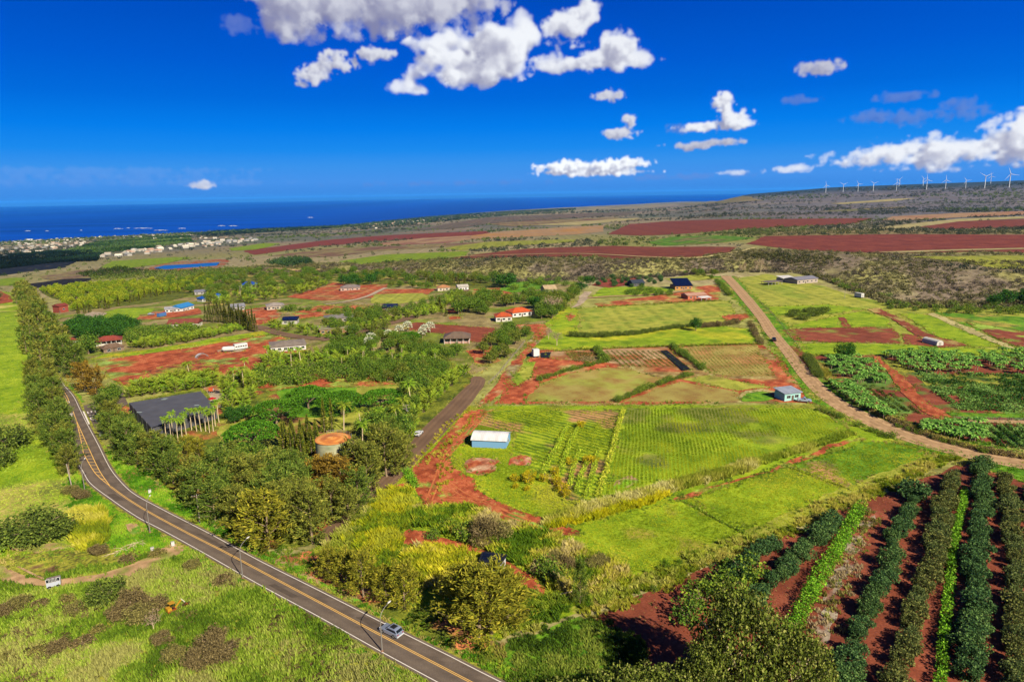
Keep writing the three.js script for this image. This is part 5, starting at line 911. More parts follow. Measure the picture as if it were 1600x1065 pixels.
grove('bush', [[970, 458], [1000, 452], [1054, 456], [1050, 462], [990, 464]], 26, 5, [2.5, 4], 'shrub before the house with the dark roof', 'shrubs before the house with the dark roof', PLANT_PARTS);
rowOf('bush', [[1120, 440], [1130, 450], [1140, 462]], 5, [2.5, 4], '# shrub in the short hedge beside the dirt road', null, PLANT_PARTS);
// hedges in the open fields
rowOf('darkbush', [[896, 526], [925, 527], [955, 526]], 4.2, [2.6, 3.6], '# dark bush from the left in the field hedge', null, PLANT_PARTS);
rowOf('darkbush', [[966, 525], [1000, 522], [1040, 515], [1085, 510]], 4.8, [2.2, 3.4], '# dark bush past the gap in the field hedge', null, PLANT_PARTS);
rowOf('drybush', [[1096, 512], [1120, 510], [1148, 506]], 3.6, [2.4, 3.6], '# dry bush at the right end of the field hedge', null, PLANT_PARTS);
plant('mango', at(1087, 517), 7.5, 'single dark tree in the field hedge', null, { w: 0.7 });
spotsAt('bare', [[870, 540, 20], [857, 530, 16]], '# thin bare tree at the left end of the lime field', null);
rowOf('bush', [[842, 595], [880, 582], [920, 572], [946, 566]], 2.6, [1.4, 2.6], '# bush from the left in the hedge across the bare crop field', null, { ...PLANT_PARTS, name: 'hedge_bush' });
rowOf('bush', [[964, 628], [1000, 612], [1040, 598], [1080, 586]], 2.6, [1.4, 2.8], '# bush from below in the diagonal field hedge', null, { ...PLANT_PARTS, name: 'hedge_bush' });
rowOf('bush', [[932, 548], [940, 558], [946, 566]], 2.4, [2.2, 3.4], '# bush in the short hedge of the planted strip', null, { ...PLANT_PARTS, name: 'hedge_bush' });
rowOf('bush', [[1050, 542], [1068, 556], [1084, 566], [1098, 578]], 2.6, [1.8, 3], '# bush beside the black plastic rows', null, { ...PLANT_PARTS, name: 'hedge_bush' });
rowOf('drybush', [[1172, 505], [1180, 520], [1188, 538]], 4, [1.6, 2.6], '# dry bush on the left bank of the dirt road', null, PLANT_PARTS);
// right-hand plots
plant('mango', at(1319, 560), 7.5, 'single dark tree at the edge of the banana plot', null);
grove('banana', [[1290, 562], [1330, 558], [1362, 566], [1382, 590], [1390, 600], [1340, 600], [1300, 585]], 60, 2.6, [3, 4.2], 'banana plant in the plot beside the dirt road', 'banana plants in the plot beside the dirt road', { cat: 'banana plant', parts: ['stem', 'leaves'] });
grove('banana', [[1296, 600], [1330, 602], [1370, 632], [1400, 655], [1380, 656], [1330, 630]], 80, 2.4, [2.8, 3.8], 'banana plant in the strip along the road verge', 'banana plants along the road verge', { cat: 'banana plant', parts: ['stem', 'leaves'] });
grove('banana', [[1380, 556], [1440, 552], [1520, 560], [1530, 580], [1450, 584], [1410, 575]], 90, 3.2, [3, 4.4], 'banana plant behind the red path', 'banana plants behind the red path', { cat: 'banana plant', parts: ['stem', 'leaves'] });
grove('banana', [[1520, 556], [1620, 552], [1620, 588], [1560, 580]], 50, 3.6, [3, 4.6], 'banana plant at the right edge of the plots', 'banana plants at the right edge', { cat: 'banana plant', parts: ['stem', 'leaves'] });
grove('banana', [[1444, 664], [1530, 664], [1545, 690], [1500, 690], [1440, 676]], 46, 2.4, [2.8, 4], 'banana plant beside the striped plot', 'banana plants beside the striped plot', { cat: 'banana plant', parts: ['stem', 'leaves'] });
grove('darkbush', [[1232, 500], [1240, 490], [1290, 484], [1300, 490], [1260, 500]], 8, 5, [3, 4.6], 'grey-green scrubby tree beside the dirt road', 'scrubby trees beside the dirt road', { variant: 1 });
grove('bush', [[1380, 482], [1400, 474], [1480, 480], [1620, 482], [1620, 492], [1480, 490]], 50, 8, [2.5, 5], 'bush along the rim of the gulch', 'bushes along the rim of the gulch', PLANT_PARTS);
grove('bush', [[1290, 440], [1330, 446], [1400, 466], [1380, 470], [1320, 458], [1280, 446]], 40, 6, [3, 5], 'bush behind the grey roofed house at the rim', 'bushes behind the house at the rim', PLANT_PARTS);
grove('mango', [[1545, 482], [1580, 470], [1640, 462], [1640, 488]], 24, 8, [8, 13], 'dark tree at the gulch rim on the right', 'dark trees at the gulch rim on the right');
grove('bare', [[1150, 422], [1180, 418], [1210, 424], [1190, 430]], 24, 8, [10, 14], 'slender dry tree at the head of the dirt road', 'dry trees at the head of the dirt road', { w: 0.6 });
rowOf('bush', [[1405, 668], [1440, 680], [1500, 698], [1560, 712]], 4, [1.2, 2.2], '# low bush on the lower bank of the dirt road', null, { ...PLANT_PARTS, skip: 0.3 , name: 'hedge_bush' });
rowOf('drybush', [[1340, 628], [1380, 652], [1440, 678], [1520, 702], [1600, 716]], 2.6, [1.2, 2.2], '# dry bush on the upper bank of the dirt road', null, PLANT_PARTS);
rowOf('bush', [[1282, 642], [1310, 652], [1345, 668], [1390, 684]], 3, [1.4, 2.6], '# bush along the field corner below the dirt road', null, { ...PLANT_PARTS, skip: 0.25 , name: 'hedge_bush' });
rowOf('darkbush', [[1262, 560], [1272, 576], [1280, 590]], 4, [2, 3], '# dark bush on the red bank', null, PLANT_PARTS);
// orchard
const ROWS = [
  ['orchard', [[1300, 822], [1265, 858], [1228, 895], [1190, 930], [1150, 975]], 'orchard tree counted from the field, row left of the wide bright hedge'],
  ['orchard', [[1212, 856], [1180, 876], [1150, 905]], 'orchard tree in the short row at the field edge'],
  ['orchard', [[1430, 782], [1415, 815], [1402, 850], [1386, 895], [1362, 945], [1342, 1000], [1322, 1060], [1300, 1130]], 'dark orchard tree from the field, row right of the stony strip'],
  ['orchpale', [[1486, 748], [1476, 790], [1466, 835], [1456, 880], [1442, 930], [1424, 985], [1408, 1050], [1390, 1130]], 'olive orchard tree from the field, row left of the thin bright hedge'],
  ['orchard', [[1532, 730], [1535, 770], [1530, 815], [1526, 860], [1524, 910], [1522, 970], [1514, 1040], [1508, 1130]], 'dark orchard tree from the road, row right of the thin bright hedge'],
  ['orchpale', [[1570, 752], [1578, 790], [1582, 835], [1588, 880], [1588, 930], [1592, 990], [1590, 1060], [1590, 1130]], 'olive orchard tree from the road, row at the right edge'],
  ['orchard', [[1615, 770], [1632, 830], [1648, 900], [1660, 980], [1670, 1080]], 'orchard tree from the road, row leaving the frame'],
];
for (const [k, px, l] of ROWS) rowOf(k, px, 3.9, [2.6, 4.0], '# ' + l, null, { jit: 0.4, vary: true, skip: 0.02 });
spotsAt('orchard', [[1427, 780, 30]], 'single round orchard tree near the field corner', null);
spotsAt('bush', [[1142, 892, 18], [1126, 912, 22], [1112, 926, 24], [1096, 948, 30], [1074, 972, 28], [1140, 935, 30], [1165, 905, 30]], '# young rounded tree left of the orchard rows', null, { cat: 'tree' });
// the big trees at the bottom
[[1152, 1112, 21, 8.2, 'large olive tree at the bottom, centre of the clump'], [1100, 1138, 15, 4.8, 'olive tree at the bottom, left of the clump'], [1238, 1128, 16, 6.4, 'olive tree at the bottom, right of the clump']].forEach(([x, y, h, R, l]) => plant('big', at(x, y), h, l, null, { w: R * 1.7 / h }));
[[1030, 1172, 13, 6.5, 'tall olive tree below the bottom clump'], [962, 1192, 14, 6.5, 'tall olive tree left of the bottom clump, below the grass bank'], [886, 1215, 14, 6.5, 'tall olive tree nearest the road, below the grass bank']].forEach(([x, y, h, R, l]) => plant('big', at(x, y), h, l, null, { w: R * 1.7 / h }));
// bushes in the left meadow
plant('darkbush', at(48, 842), 6.2, 'large dark spreading bush at the left edge of the meadow', null, { ...PLANT_PARTS, w: 1.35 });
plant('darkbush', at(84, 838), 4.6, 'lower dark bush joined to the large spreading bush', null, { ...PLANT_PARTS, w: 1.3 });
plant('darkbush', at(10, 700), 7.5, 'dark tree in the pale field at the left edge', null, { w: 1.2 });
plant('darkbush', at(-12, 730), 6, 'dark bush cut by the left edge', null, { w: 1.2 });
plant('darkbush', at(165, 940), 4.4, 'green windswept bush beside the dirt track', null, { ...PLANT_PARTS, w: 0.95 });
spotsAt('drybush', [[30, 950, 18], [10, 960, 16], [62, 948, 12], [105, 942, 14], [118, 958, 16], [205, 952, 26], [222, 968, 24], [190, 966, 20], [240, 955, 22], [130, 1010, 16], [90, 1018, 18], [60, 1022, 14], [155, 990, 14], [255, 1005, 16], [330, 1012, 24], [345, 1030, 26], [310, 1040, 22], [270, 1030, 18], [155, 865, 14], [128, 778, 14], [110, 770, 12], [350, 912, 14], [300, 888, 14], [245, 868, 12], [200, 878, 12]], '# brown dry shrub in the rough meadow', null, PLANT_PARTS);
spotsAt('bare', [[240, 985, 24], [75, 845, 18]], '# leafless pale shrub in the meadow', null, PLANT_PARTS);
plant('mango', at(-8, 470), 9, 'tree at the head of the pale field', null);
// shrubs inside the field
spotsAt('bush', [[730, 842, 22], [700, 826, 14], [676, 842, 14], [860, 906, 22], [848, 896, 22], [876, 902, 16]], '# green shrub in the rough lower field', null, PLANT_PARTS);
spotsAt('drybush', [[757, 846, 30], [772, 842, 26], [925, 888, 16], [938, 884, 16], [885, 892, 18], [870, 880, 16]], '# grey brown shrub in the rough lower field', null, PLANT_PARTS);
spotsAt('yellowbush', [[805, 752, 12], [826, 754, 16], [829, 748, 14], [850, 752, 12], [868, 756, 12], [878, 768, 14], [872, 758, 12], [884, 776, 12], [892, 726, 12], [806, 762, 8], [919, 724, 14], [930, 722, 10], [907, 668, 12], [868, 742, 12], [824, 766, 8]], '# yellow flowering bush in the planted field', null, PLANT_PARTS);

plant('bush', at(1022, 924), 1.3, 'small purple flowering shrub at the edge of the orchard soil', null, PLANT_PARTS);
{ // pale cut branches and a fallen pole
  const r = rng(88), heap = (label, px, n, L) => { const p = at(...px), g = thing('branch_pile', label, 'branch pile', null, p); for (let i = 0; i < n; i++) { const a = r() * 6.283, x = (r() - 0.5) * 3.4, z = (r() - 0.5) * 1.8, l = L * (0.5 + r()), y = 0.12 + 0.3 * r(); part(g, 'branch', limb([[x, y, z], [x + Math.cos(a) * l * 0.5, y + 0.12, z + Math.sin(a) * l * 0.5], [x + Math.cos(a) * l, y - 0.05, z + Math.sin(a) * l]], 0.07, 0.03, 5), paleBarkM); } };
  heap('heap of pale cut branches beside the road verge', [208, 851], 22, 2.2);
  heap('small heap of pale branches by the dirt track', [190, 862], 10, 1.8);
  const a = at(862, 933), b = at(896, 925), g = thing('fallen_pole', 'pale fallen pole lying in the grass beside the sapling', 'pole', null, a);
  part(g, 'log', limb([[0, 0.25, 0], [(b.x - a.x) / 2, 0.3, (b.z - a.z) / 2], [b.x - a.x, 0.25, b.z - a.z]], 0.13, 0.09, 7), paleBarkM);
}
// ---------- built things ----------
const paint = (h, o = {}) => { const m = new THREE.MeshPhysicalMaterial({ color: new THREE.Color().setRGB(...hexLin(h).map((c) => c / 2.3)), roughness: o.rough ?? 0.7, metalness: o.metal ?? 0, specularIntensity: o.spec ?? 0.4 }); if (o.coat) m.clearcoat = o.coat; return m; };
const glassM = paint('#1c2630', { rough: 0.15, spec: 0.8 }), tyreM = paint('#1a1a1a', { rough: 0.9 }), steelM = paint('#9c9c98', { rough: 0.5, metal: 0.3 }), whiteM = paint('#d8d6d0'), darkM = paint('#1e1e20'), woodM = paint('#7a6650', { rough: 0.9 });
const roofMats = {};
function roofM(h, pitch = 0.6) {                          // sheet roofing: ribs and weathering
  return roofMats[h + pitch] ??= (() => {
    const c = hexLin(h), t = dataTex(128, (u, v) => { const r = 0.82 + 0.18 * Math.abs(Math.cos(Math.PI * u * 8)) ** 0.5, w = 0.75 + 0.5 * fbm(u * 4, v * 4, 7, 4, 4); return c.map((x) => clamp(x * r * w / 2.5)); });
    t.repeat.set(1 / (pitch * 8), 1 / 6);
    const m = new THREE.MeshPhysicalMaterial({ map: t, roughness: 0.65, specularIntensity: 0.3 });
    return m;
  })();
}
function boxG(w, h, d, x = 0, y = 0, z = 0) { return new THREE.BoxGeometry(w, h, d).translate(x, y + h / 2, z); }
function polyG(pts, faces) {                              // flat-shaded solid from corner points, uv from plan
  const p = [], uv = [];
  for (const f of faces) for (let i = 1; i + 1 < f.length; i++) for (const k of [f[0], f[i], f[i + 1]]) { p.push(...pts[k]); uv.push(pts[k][0], pts[k][2]); }
  const g = new THREE.BufferGeometry(); g.setAttribute('position', new THREE.Float32BufferAttribute(p, 3)); g.setAttribute('uv', new THREE.Float32BufferAttribute(uv, 2)); g.computeVertexNormals(); return g;
}
function roofGeo(kind, L, D, y, rise, over = 0.5) {
  const x = L / 2 + over, z0 = over, z1 = -D - over, m = -D / 2, t = 0.2;
  if (kind === 'flat') return boxG(2 * x, 0.35, z0 - z1, 0, y, (z0 + z1) / 2);
  if (kind === 'shed') return polyG([[-x, y, z0], [x, y, z0], [x, y + rise, z1], [-x, y + rise, z1], [-x, y + t, z0], [x, y + t, z0], [x, y + rise + t, z1], [-x, y + rise + t, z1]], [[3, 2, 1, 0], [4, 5, 6, 7], [0, 1, 5, 4], [1, 2, 6, 5], [2, 3, 7, 6], [3, 0, 4, 7]]);
  if (kind === 'gable' || kind === 'hip') {
    const r = kind === 'hip' ? Math.max(0.05, L / 2 - D * 0.42) : x;
    return polyG([[-x, y, z0], [x, y, z0], [x, y, z1], [-x, y, z1], [-x, y + t, z0], [x, y + t, z0], [x, y + t, z1], [-x, y + t, z1], [-r, y + rise + t, m], [r, y + rise + t, m]],
      [[3, 2, 1, 0], [0, 1, 5, 4], [1, 2, 6, 5], [2, 3, 7, 6], [3, 0, 4, 7], [4, 5, 9, 8], [6, 7, 8, 9], [5, 6, 9], [7, 4, 8]]);
  }
  // barrel vault
  const n = 12, pts = [], faces = [];
  for (let s = 0; s < 2; s++) for (let i = 0; i <= n; i++) { const q = i / n; for (const e of [0, t * 0.5]) pts.push([(s ? 1 : -1) * x, y + e + rise * Math.sin(Math.PI * (0.08 + 0.84 * q)) - rise * 0.25, lerp(z0, z1, q)]); }
  const id = (s, i, e) => s * (n + 1) * 2 + i * 2 + e;
  for (let i = 0; i < n; i++) { faces.push([id(0, i, 1), id(1, i, 1), id(1, i + 1, 1), id(0, i + 1, 1)], [id(0, i + 1, 0), id(1, i + 1, 0), id(1, i, 0), id(0, i, 0)]); for (const s of [0, 1]) faces.push(s ? [id(1, i, 0), id(1, i + 1, 0), id(1, i + 1, 1), id(1, i, 1)] : [id(0, i + 1, 0), id(0, i, 0), id(0, i, 1), id(0, i + 1, 1)]); }
  faces.push([id(0, 0, 0), id(1, 0, 0), id(1, 0, 1), id(0, 0, 1)], [id(1, n, 0), id(0, n, 0), id(0, n, 1), id(1, n, 1)]);
  return polyG(pts, faces);
}
function frameOf(A, B, back = false) {                    // ground position and turn of a front between two pixels
  const a = at(...A), b = at(...B), p = a.clone().lerp(b, 0.5); p.y = Math.min(heightAt(a.x, a.z), heightAt(b.x, b.z));
  const dx = b.x - a.x, dz = b.z - a.z; return { p, L: Math.hypot(dx, dz), turn: Math.atan2(-dz, dx) };
}
function windowPart(o, x, y, z, w, h, ry = 0, frame = whiteM) {
  const f = new THREE.Group(); const win = part(o, 'window', mergeGeometries([boxG(w + 0.16, 0.08, 0.1, 0, h / 2, 0), boxG(w + 0.16, 0.08, 0.1, 0, -h / 2 - 0.08, 0), boxG(0.08, h, 0.1, -w / 2 - 0.04, -h / 2, 0), boxG(0.08, h, 0.1, w / 2 + 0.04, -h / 2, 0), boxG(0.06, h, 0.06, 0, -h / 2, 0)]), frame);
  win.position.set(x, y, z); win.rotation.y = ry;
  mesh('pane', new THREE.BoxGeometry(w, h, 0.03), glassM, win);
  return win;
}
function house(name, label, A, B, o) {
  const { p, L, turn } = frameOf(A, B), D = o.depth, H = o.wallH ?? 2.8;
  const g = thing(name, label, o.cat ?? 'house', null, p, turn);
  if (o.posts) { for (let i = 0; i <= o.posts; i++) for (const z of [0, -D]) part(g, 'post', boxG(0.2, H, 0.2, lerp(-L / 2 + 0.1, L / 2 - 0.1, i / o.posts), 0, z), o.postM ?? whiteM); }
  if (!o.open) part(g, 'wall', boxG(L, H + 0.4, D - (o.porch ?? 0), 0, -0.4, -(D + (o.porch ?? 0)) / 2), o.wallM ?? paint(o.wall ?? '#c8c0b0'));
  if ((o.roof ?? 'gable') === 'gable' && !o.open) { const r = o.rise ?? 1.4; part(g, 'gable_wall', polyG([[-L / 2, H, 0], [-L / 2, H, -D], [-L / 2, H + r * 0.92, -D / 2], [L / 2, H, 0], [L / 2, H, -D], [L / 2, H + r * 0.92, -D / 2]], [[0, 2, 1], [3, 4, 5], [0, 3, 5, 2], [4, 1, 2, 5]]), o.wallM ?? paint(o.wall ?? '#c8c0b0')); }
  const rf = part(g, 'roof', roofGeo(o.roof ?? 'gable', L, D, H + 0.01, o.rise ?? 1.4, o.over ?? 0.5), o.roofM ?? roofM(o.roofCol ?? '#8a8078'));
  if (!o.open) {
    const z = 0.03 - (o.porch ?? 0), n = o.windows ?? Math.max(2, Math.min(6, Math.round(L / 4)));
    for (let i = 0; i < n; i++) windowPart(g, lerp(-L / 2, L / 2, (i + 0.5) / n) + (i === Math.floor(n / 2) ? 0 : 0), H * 0.55, z, Math.min(1.6, L / n * 0.5), 1.1);
    if (o.door !== false) { const d = part(g, 'door', boxG(0.95, 2.05, 0.08, lerp(-L / 2, L / 2, (Math.floor(n / 2)) / n), 0, z + 0.02), paint(o.doorCol ?? '#6a5a4a')); mesh('handle', boxG(0.06, 0.12, 0.06, lerp(-L / 2, L / 2, (Math.floor(n / 2)) / n) + 0.36, 1, z + 0.08), steelM, d); }
    windowPart(g, L / 2 + 0.03, H * 0.55, -D / 2, 1.3, 1.1, Math.PI / 2);
  }
  if (o.panels) {                                         // solar panels on the front slope or flat top
    const [nx, nz] = o.panels, r = o.rise ?? 1.4, pw = (L - 0.4) / nx, half = (o.roof === 'flat' || o.roof === 'shed') ? D : D / 2, pd = (half - 0.3) / nz, sl = o.roof === 'flat' ? 0 : Math.atan2(r, half), pg = new THREE.BoxGeometry(pw - 0.06, 0.05, pd / Math.cos(sl) - 0.06), pm = paint('#141a2c', { rough: 0.25, spec: 0.6 });
    for (let i = 0; i < nx; i++) for (let k = 0; k < nz; k++) { const q = (k + 0.5) * pd + 0.1, s = part(g, 'solar_panel', pg, pm); s.position.set(-L / 2 + 0.2 + (i + 0.5) * pw, H + (o.roof === 'flat' ? 0.44 : 0.36 + r * q / half + (o.over ?? 0.5) * 0), -q); s.rotation.x = sl; }
  }
  return g;
}
// --- farm houses (front corners in the photograph, then shape) ---
house('white_shed', 'white shed with rounded metal roof and light blue front wall', [737.5, 698.5], [790.7, 701], { depth: 8, wallH: 2.5, rise: 1.9, roof: 'vault', roofM: roofM('#f0eeea'), wall: '#7fb2d8', over: 0.35, windows: 0, cat: 'shed', door: false });
house('small_shed', 'small white shed with black roof beside the red dirt track', [751, 892], [782, 897], { depth: 3.6, wallH: 2.4, rise: 0.9, roof: 'gable', roofM: roofM('#1c2030'), wall: '#dcdcd8', over: 0.3, windows: 1, cat: 'shed', panels: [4, 2] });
house('teal_house', 'small pale teal house with grey metal roof by the dirt road', [1226, 627], [1251, 624], { depth: 6, wallH: 3, rise: 0.7, roof: 'shed', roofCol: '#a4acb8', wall: '#a8dcd4', windows: 2 });
house('farm_house', 'long house with red-brown roof and white front wall', [262, 513], [309, 511], { depth: 9, wallH: 2.8, rise: 2.4, roof: 'gable', roofCol: '#8a4a3c', wall: '#e4dcc4', windows: 6 });
house('farm_house', 'red roofed farmhouse with white porch posts behind the bright green tree', [150, 542], [190, 538], { depth: 9, wallH: 2.9, rise: 2, roof: 'hip', roofCol: '#9a4838', wall: '#d8d0c0', porch: 2, posts: 5, windows: 4 });
house('farm_house', 'low red roofed wing left of the bright green tree', [108, 541], [124, 538], { depth: 8, wallH: 2.8, rise: 1.6, roof: 'hip', roofCol: '#9a4838', wall: '#cfc4b4', windows: 2 });
house('thatched_hut', 'low hut with grey-brown roof in front of the red roofed farmhouse', [162, 552], [194, 547], { depth: 6, wallH: 2.2, rise: 1.9, roof: 'hip', roofCol: '#7c6450', wall: '#8a7460', windows: 2, cat: 'hut' });
house('farm_house', 'white house with bright blue roof above the red driveway', [284, 487], [303, 483], { depth: 10, wallH: 3.2, rise: 2.4, roof: 'gable', roofCol: '#3a8ac8', wall: '#e8e4dc', windows: 3 });
house('farm_house', 'long grey roofed wing joined to the white house with blue roof', [258, 489], [282, 487], { depth: 8, wallH: 2.7, rise: 1.3, roof: 'gable', roofCol: '#a8a8ac', wall: '#dcdad4', windows: 4 });
house('farm_house', 'left of two houses with strong blue hip roofs', [316, 472], [333, 470], { depth: 9, wallH: 3, rise: 2.2, roof: 'hip', roofCol: '#1c5cb8', wall: '#d0ccc4', windows: 3 });
house('farm_house', 'right of two houses with strong blue hip roofs', [335, 469], [352, 467], { depth: 9, wallH: 3, rise: 2.2, roof: 'hip', roofCol: '#1c5cb8', wall: '#e4e0d8', windows: 3 });
house('farm_house', 'far house with dark blue roof among the grove trees', [376, 450], [399, 449], { depth: 10, wallH: 3, rise: 3, roof: 'hip', roofCol: '#1a4ca8', wall: '#c0b8a8', windows: 3 });
house('farm_house', 'grey flat roofed house past the plantation edge', [304, 461], [334, 459], { depth: 12, wallH: 3, rise: 1.2, roof: 'gable', roofCol: '#8c8c98', wall: '#a8a4a0', windows: 4 });
house('farm_house', 'grey house with gable end right of the cook pines', [362, 486], [383, 484], { depth: 8, wallH: 2.8, rise: 2, roof: 'gable', roofCol: '#8a8a90', wall: '#c8c4bc', windows: 3 });
house('red_barn', 'tall dull red barn wall behind the ironwood belt', [93, 489], [107, 487], { depth: 8, wallH: 5.5, rise: 1.6, roof: 'gable', roofCol: '#8c4438', wall: '#9c4c3c', windows: 1, cat: 'barn' });
house('farm_house', 'low grey roofed house with white walls on the red yard', [423, 551], [478, 546], { depth: 15, wallH: 2.8, rise: 1.3, roof: 'hip', roofCol: '#968878', wall: '#dcd8d0', windows: 6 });
house('farm_house', 'tan roofed house above the yellow hedge', [417, 485], [444, 483], { depth: 12, wallH: 2.9, rise: 1.8, roof: 'hip', roofCol: '#a89c90', wall: '#c8b8a4', windows: 4 });
house('farm_shed', 'dark solar panel shed by the yellow hedge', [440, 507], [464, 506], { depth: 8, wallH: 2.6, rise: 1, roof: 'shed', roofM: roofM('#24262c'), wall: '#c0bab0', windows: 2, cat: 'shed', panels: [8, 3] });
house('farm_house', 'grey roofed house half hidden by trees near the farm lane', [508, 505], [552, 502], { depth: 13, wallH: 2.8, rise: 1.5, roof: 'hip', roofCol: '#8c8680', wall: '#a89c8c', windows: 5 });
house('farm_house', 'flat tan roofed house at the bend of the farm lane', [500, 523], [547, 519], { depth: 13, wallH: 2.9, rise: 0.4, roof: 'flat', roofCol: '#a8a078', wall: '#a07850', windows: 5 });
house('farm_house', 'brown hip roofed house with pinkish walls on the far red plot', [532, 455], [562, 453], { depth: 13, wallH: 3, rise: 2.4, roof: 'hip', roofCol: '#8e8078', wall: '#c8a898', windows: 4 });
house('farm_shed', 'long shed with black panel roof on the dry grass', [598, 487], [621, 486], { depth: 9, wallH: 2.8, rise: 1.2, roof: 'shed', roofM: roofM('#20242c'), wall: '#6a5444', windows: 2, cat: 'shed', panels: [9, 3] });
house('farm_house', 'brown hip roofed house with beige walls on the dark red plot', [694, 538], [734, 537], { depth: 12, wallH: 3.2, rise: 2.6, roof: 'hip', roofCol: '#7e6a58', wall: '#c8a090', porch: 1.6, posts: 4, windows: 4 });
house('farm_house', 'left house with orange tiled roof among trees', [775, 503], [800, 502], { depth: 10, wallH: 3.2, rise: 2.2, roof: 'hip', roofCol: '#c85c30', wall: '#e0d8c8', windows: 3 });
house('farm_house', 'right house with orange tiled roof and white wall', [801, 496], [831, 493], { depth: 11, wallH: 3, rise: 2.4, roof: 'hip', roofCol: '#d8602c', wall: '#e4e0d8', windows: 4 });
house('farm_house', 'small orange-brown roofed house at the far lane', [684, 455], [703, 454], { depth: 10, wallH: 3, rise: 2, roof: 'hip', roofCol: '#c08858', wall: '#d8c8b0', windows: 2 });
house('farm_house', 'small white house at the end of the far lane', [716, 454], [732, 453], { depth: 9, wallH: 3, rise: 1.8, roof: 'gable', roofCol: '#c8c0b0', wall: '#e8e4dc', windows: 2 });
house('farm_house', 'house with black solar roof and orange wall near the dirt road', [1055, 453], [1082, 452], { depth: 16, wallH: 3.2, rise: 4.6, roof: 'shed', roofM: roofM('#181c2c'), wall: '#d09048', windows: 4, panels: [10, 4] });
house('farm_house', 'pinkish roofed house with white tanks before the black solar roof', [1075, 468], [1104, 466], { depth: 10, wallH: 2.8, rise: 1.4, roof: 'gable', roofCol: '#c89a80', wall: '#c87050', windows: 3 });
house('farm_shed', 'small white awning in front of the pinkish roofed house', [1096, 470], [1111, 469], { depth: 5, wallH: 2.2, rise: 0.4, roof: 'shed', roofM: roofM('#eceae4'), open: true, posts: 2, cat: 'awning' });
house('farm_house', 'dark grey roofed house among the far green trees', [989, 448], [1007, 447], { depth: 10, wallH: 3, rise: 2.6, roof: 'gable', roofCol: '#3c4450', wall: '#5a5a58', windows: 2 });
house('farm_house', 'beige gabled house in the far green yard', [852, 458], [870, 457], { depth: 12, wallH: 3, rise: 3, roof: 'gable', roofCol: '#c0a880', wall: '#e0d4b8', windows: 3 });
house('farm_house', 'long grey roofed house at the gulch rim', [1246, 444], [1278, 441], { depth: 14, wallH: 3.6, rise: 1.8, roof: 'gable', roofCol: '#8c8a94', wall: '#b8a898', windows: 5 });
house('farm_house', 'white roofed wing left of the long grey house', [1224, 441], [1243, 440], { depth: 10, wallH: 3.4, rise: 1.2, roof: 'shed', roofM: roofM('#e0dcd4'), wall: '#c8b8a0', windows: 3 });
house('carport', 'low open carport left of the house at the rim', [1201, 446], [1222, 444], { depth: 8, wallH: 2.6, rise: 0.4, roof: 'flat', roofM: roofM('#8c7c70'), open: true, posts: 4, cat: 'carport' });
// --- long white crop tunnel and white trailers on the right ---
{
  const { p, L, turn } = frameOf([1441, 535], [1464, 541]), g = thing('crop_tunnel', 'long white plastic crop tunnel beside the red strip', 'tunnel', null, p, turn), n = 14, sh = new THREE.Shape();
  sh.moveTo(-2, 0); sh.lineTo(-2, 1.6); sh.quadraticCurveTo(-1.9, 2.9, 0, 3); sh.quadraticCurveTo(1.9, 2.9, 2, 1.6); sh.lineTo(2, 0);
  part(g, 'cover', new THREE.ExtrudeGeometry(sh, { depth: L, bevelEnabled: false }).rotateY(Math.PI / 2).translate(-L / 2, 0, -2), paint('#d4d0c4'));
  for (let i = 0; i <= 5; i++) part(g, 'hoop', new THREE.TorusGeometry(2.06, 0.06, 5, 14, Math.PI).scale(1, 0.9, 1).rotateY(Math.PI / 2).translate(lerp(-L / 2, L / 2, i / 5), 1.2, -2), steelM);
  part(g, 'door', boxG(0.06, 2, 1.2, L / 2 + 0.05, 0, -2), paint('#a8a498'));
}
function boxTrailer(label, A, B, o = {}) {
  const { p, L, turn } = frameOf(A, B), W = o.W ?? 2.5, H = o.H ?? 2.6, g = thing(o.name ?? 'box_trailer', label, o.cat ?? 'trailer', null, p, turn), bm = paint(o.col ?? '#e4e2dc', { coat: 0.2 });
  part(g, 'body', boxG(L, H, W, 0, 0.7, -W / 2), bm);
  part(g, 'roof', boxG(L - 0.1, 0.12, W - 0.1, 0, 0.7 + H, -W / 2), paint(o.top ?? '#d8d4cc'));
  part(g, 'chassis', boxG(L * 0.96, 0.2, W * 0.8, 0, 0.48, -W / 2), darkM);
  for (const x of [-L * 0.3, L * 0.3]) for (const z of [0.02, -W - 0.02]) { const w = part(g, 'wheel', new THREE.CylinderGeometry(0.45, 0.45, 0.3, 14).rotateX(Math.PI / 2), tyreM); w.position.set(x, 0.45, z); mesh('rim', new THREE.CylinderGeometry(0.22, 0.22, 0.32, 10).rotateX(Math.PI / 2), steelM, w); }
  for (let i = 0; i < (o.windows ?? 0); i++) windowPart(g, lerp(-L / 2, L / 2, (i + 0.7) / (o.windows + 0.4)), 2.1, 0.02, 0.9, 0.7);
  part(g, 'door', boxG(0.05, H * 0.8, W * 0.6, L / 2 + 0.03, 0.8, -W / 2), paint('#c0bcb4'));
  return g;
}
boxTrailer('white trailer near the upper pasture edge', [1335, 464], [1346, 466], { H: 2.8 });
boxTrailer('white trailer with a row of dark windows on the red yard', [367, 548], [387, 545], { windows: 5 });
boxTrailer('plain white box truck beside the black sheeting', [834, 559], [843, 558], { H: 3.4, cat: 'truck', name: 'box_truck' });
boxTrailer('small blue and red container by the blue roofed house', [249, 496], [260, 494], { col: '#4a78b0', top: '#b84a40', cat: 'container', name: 'container' });
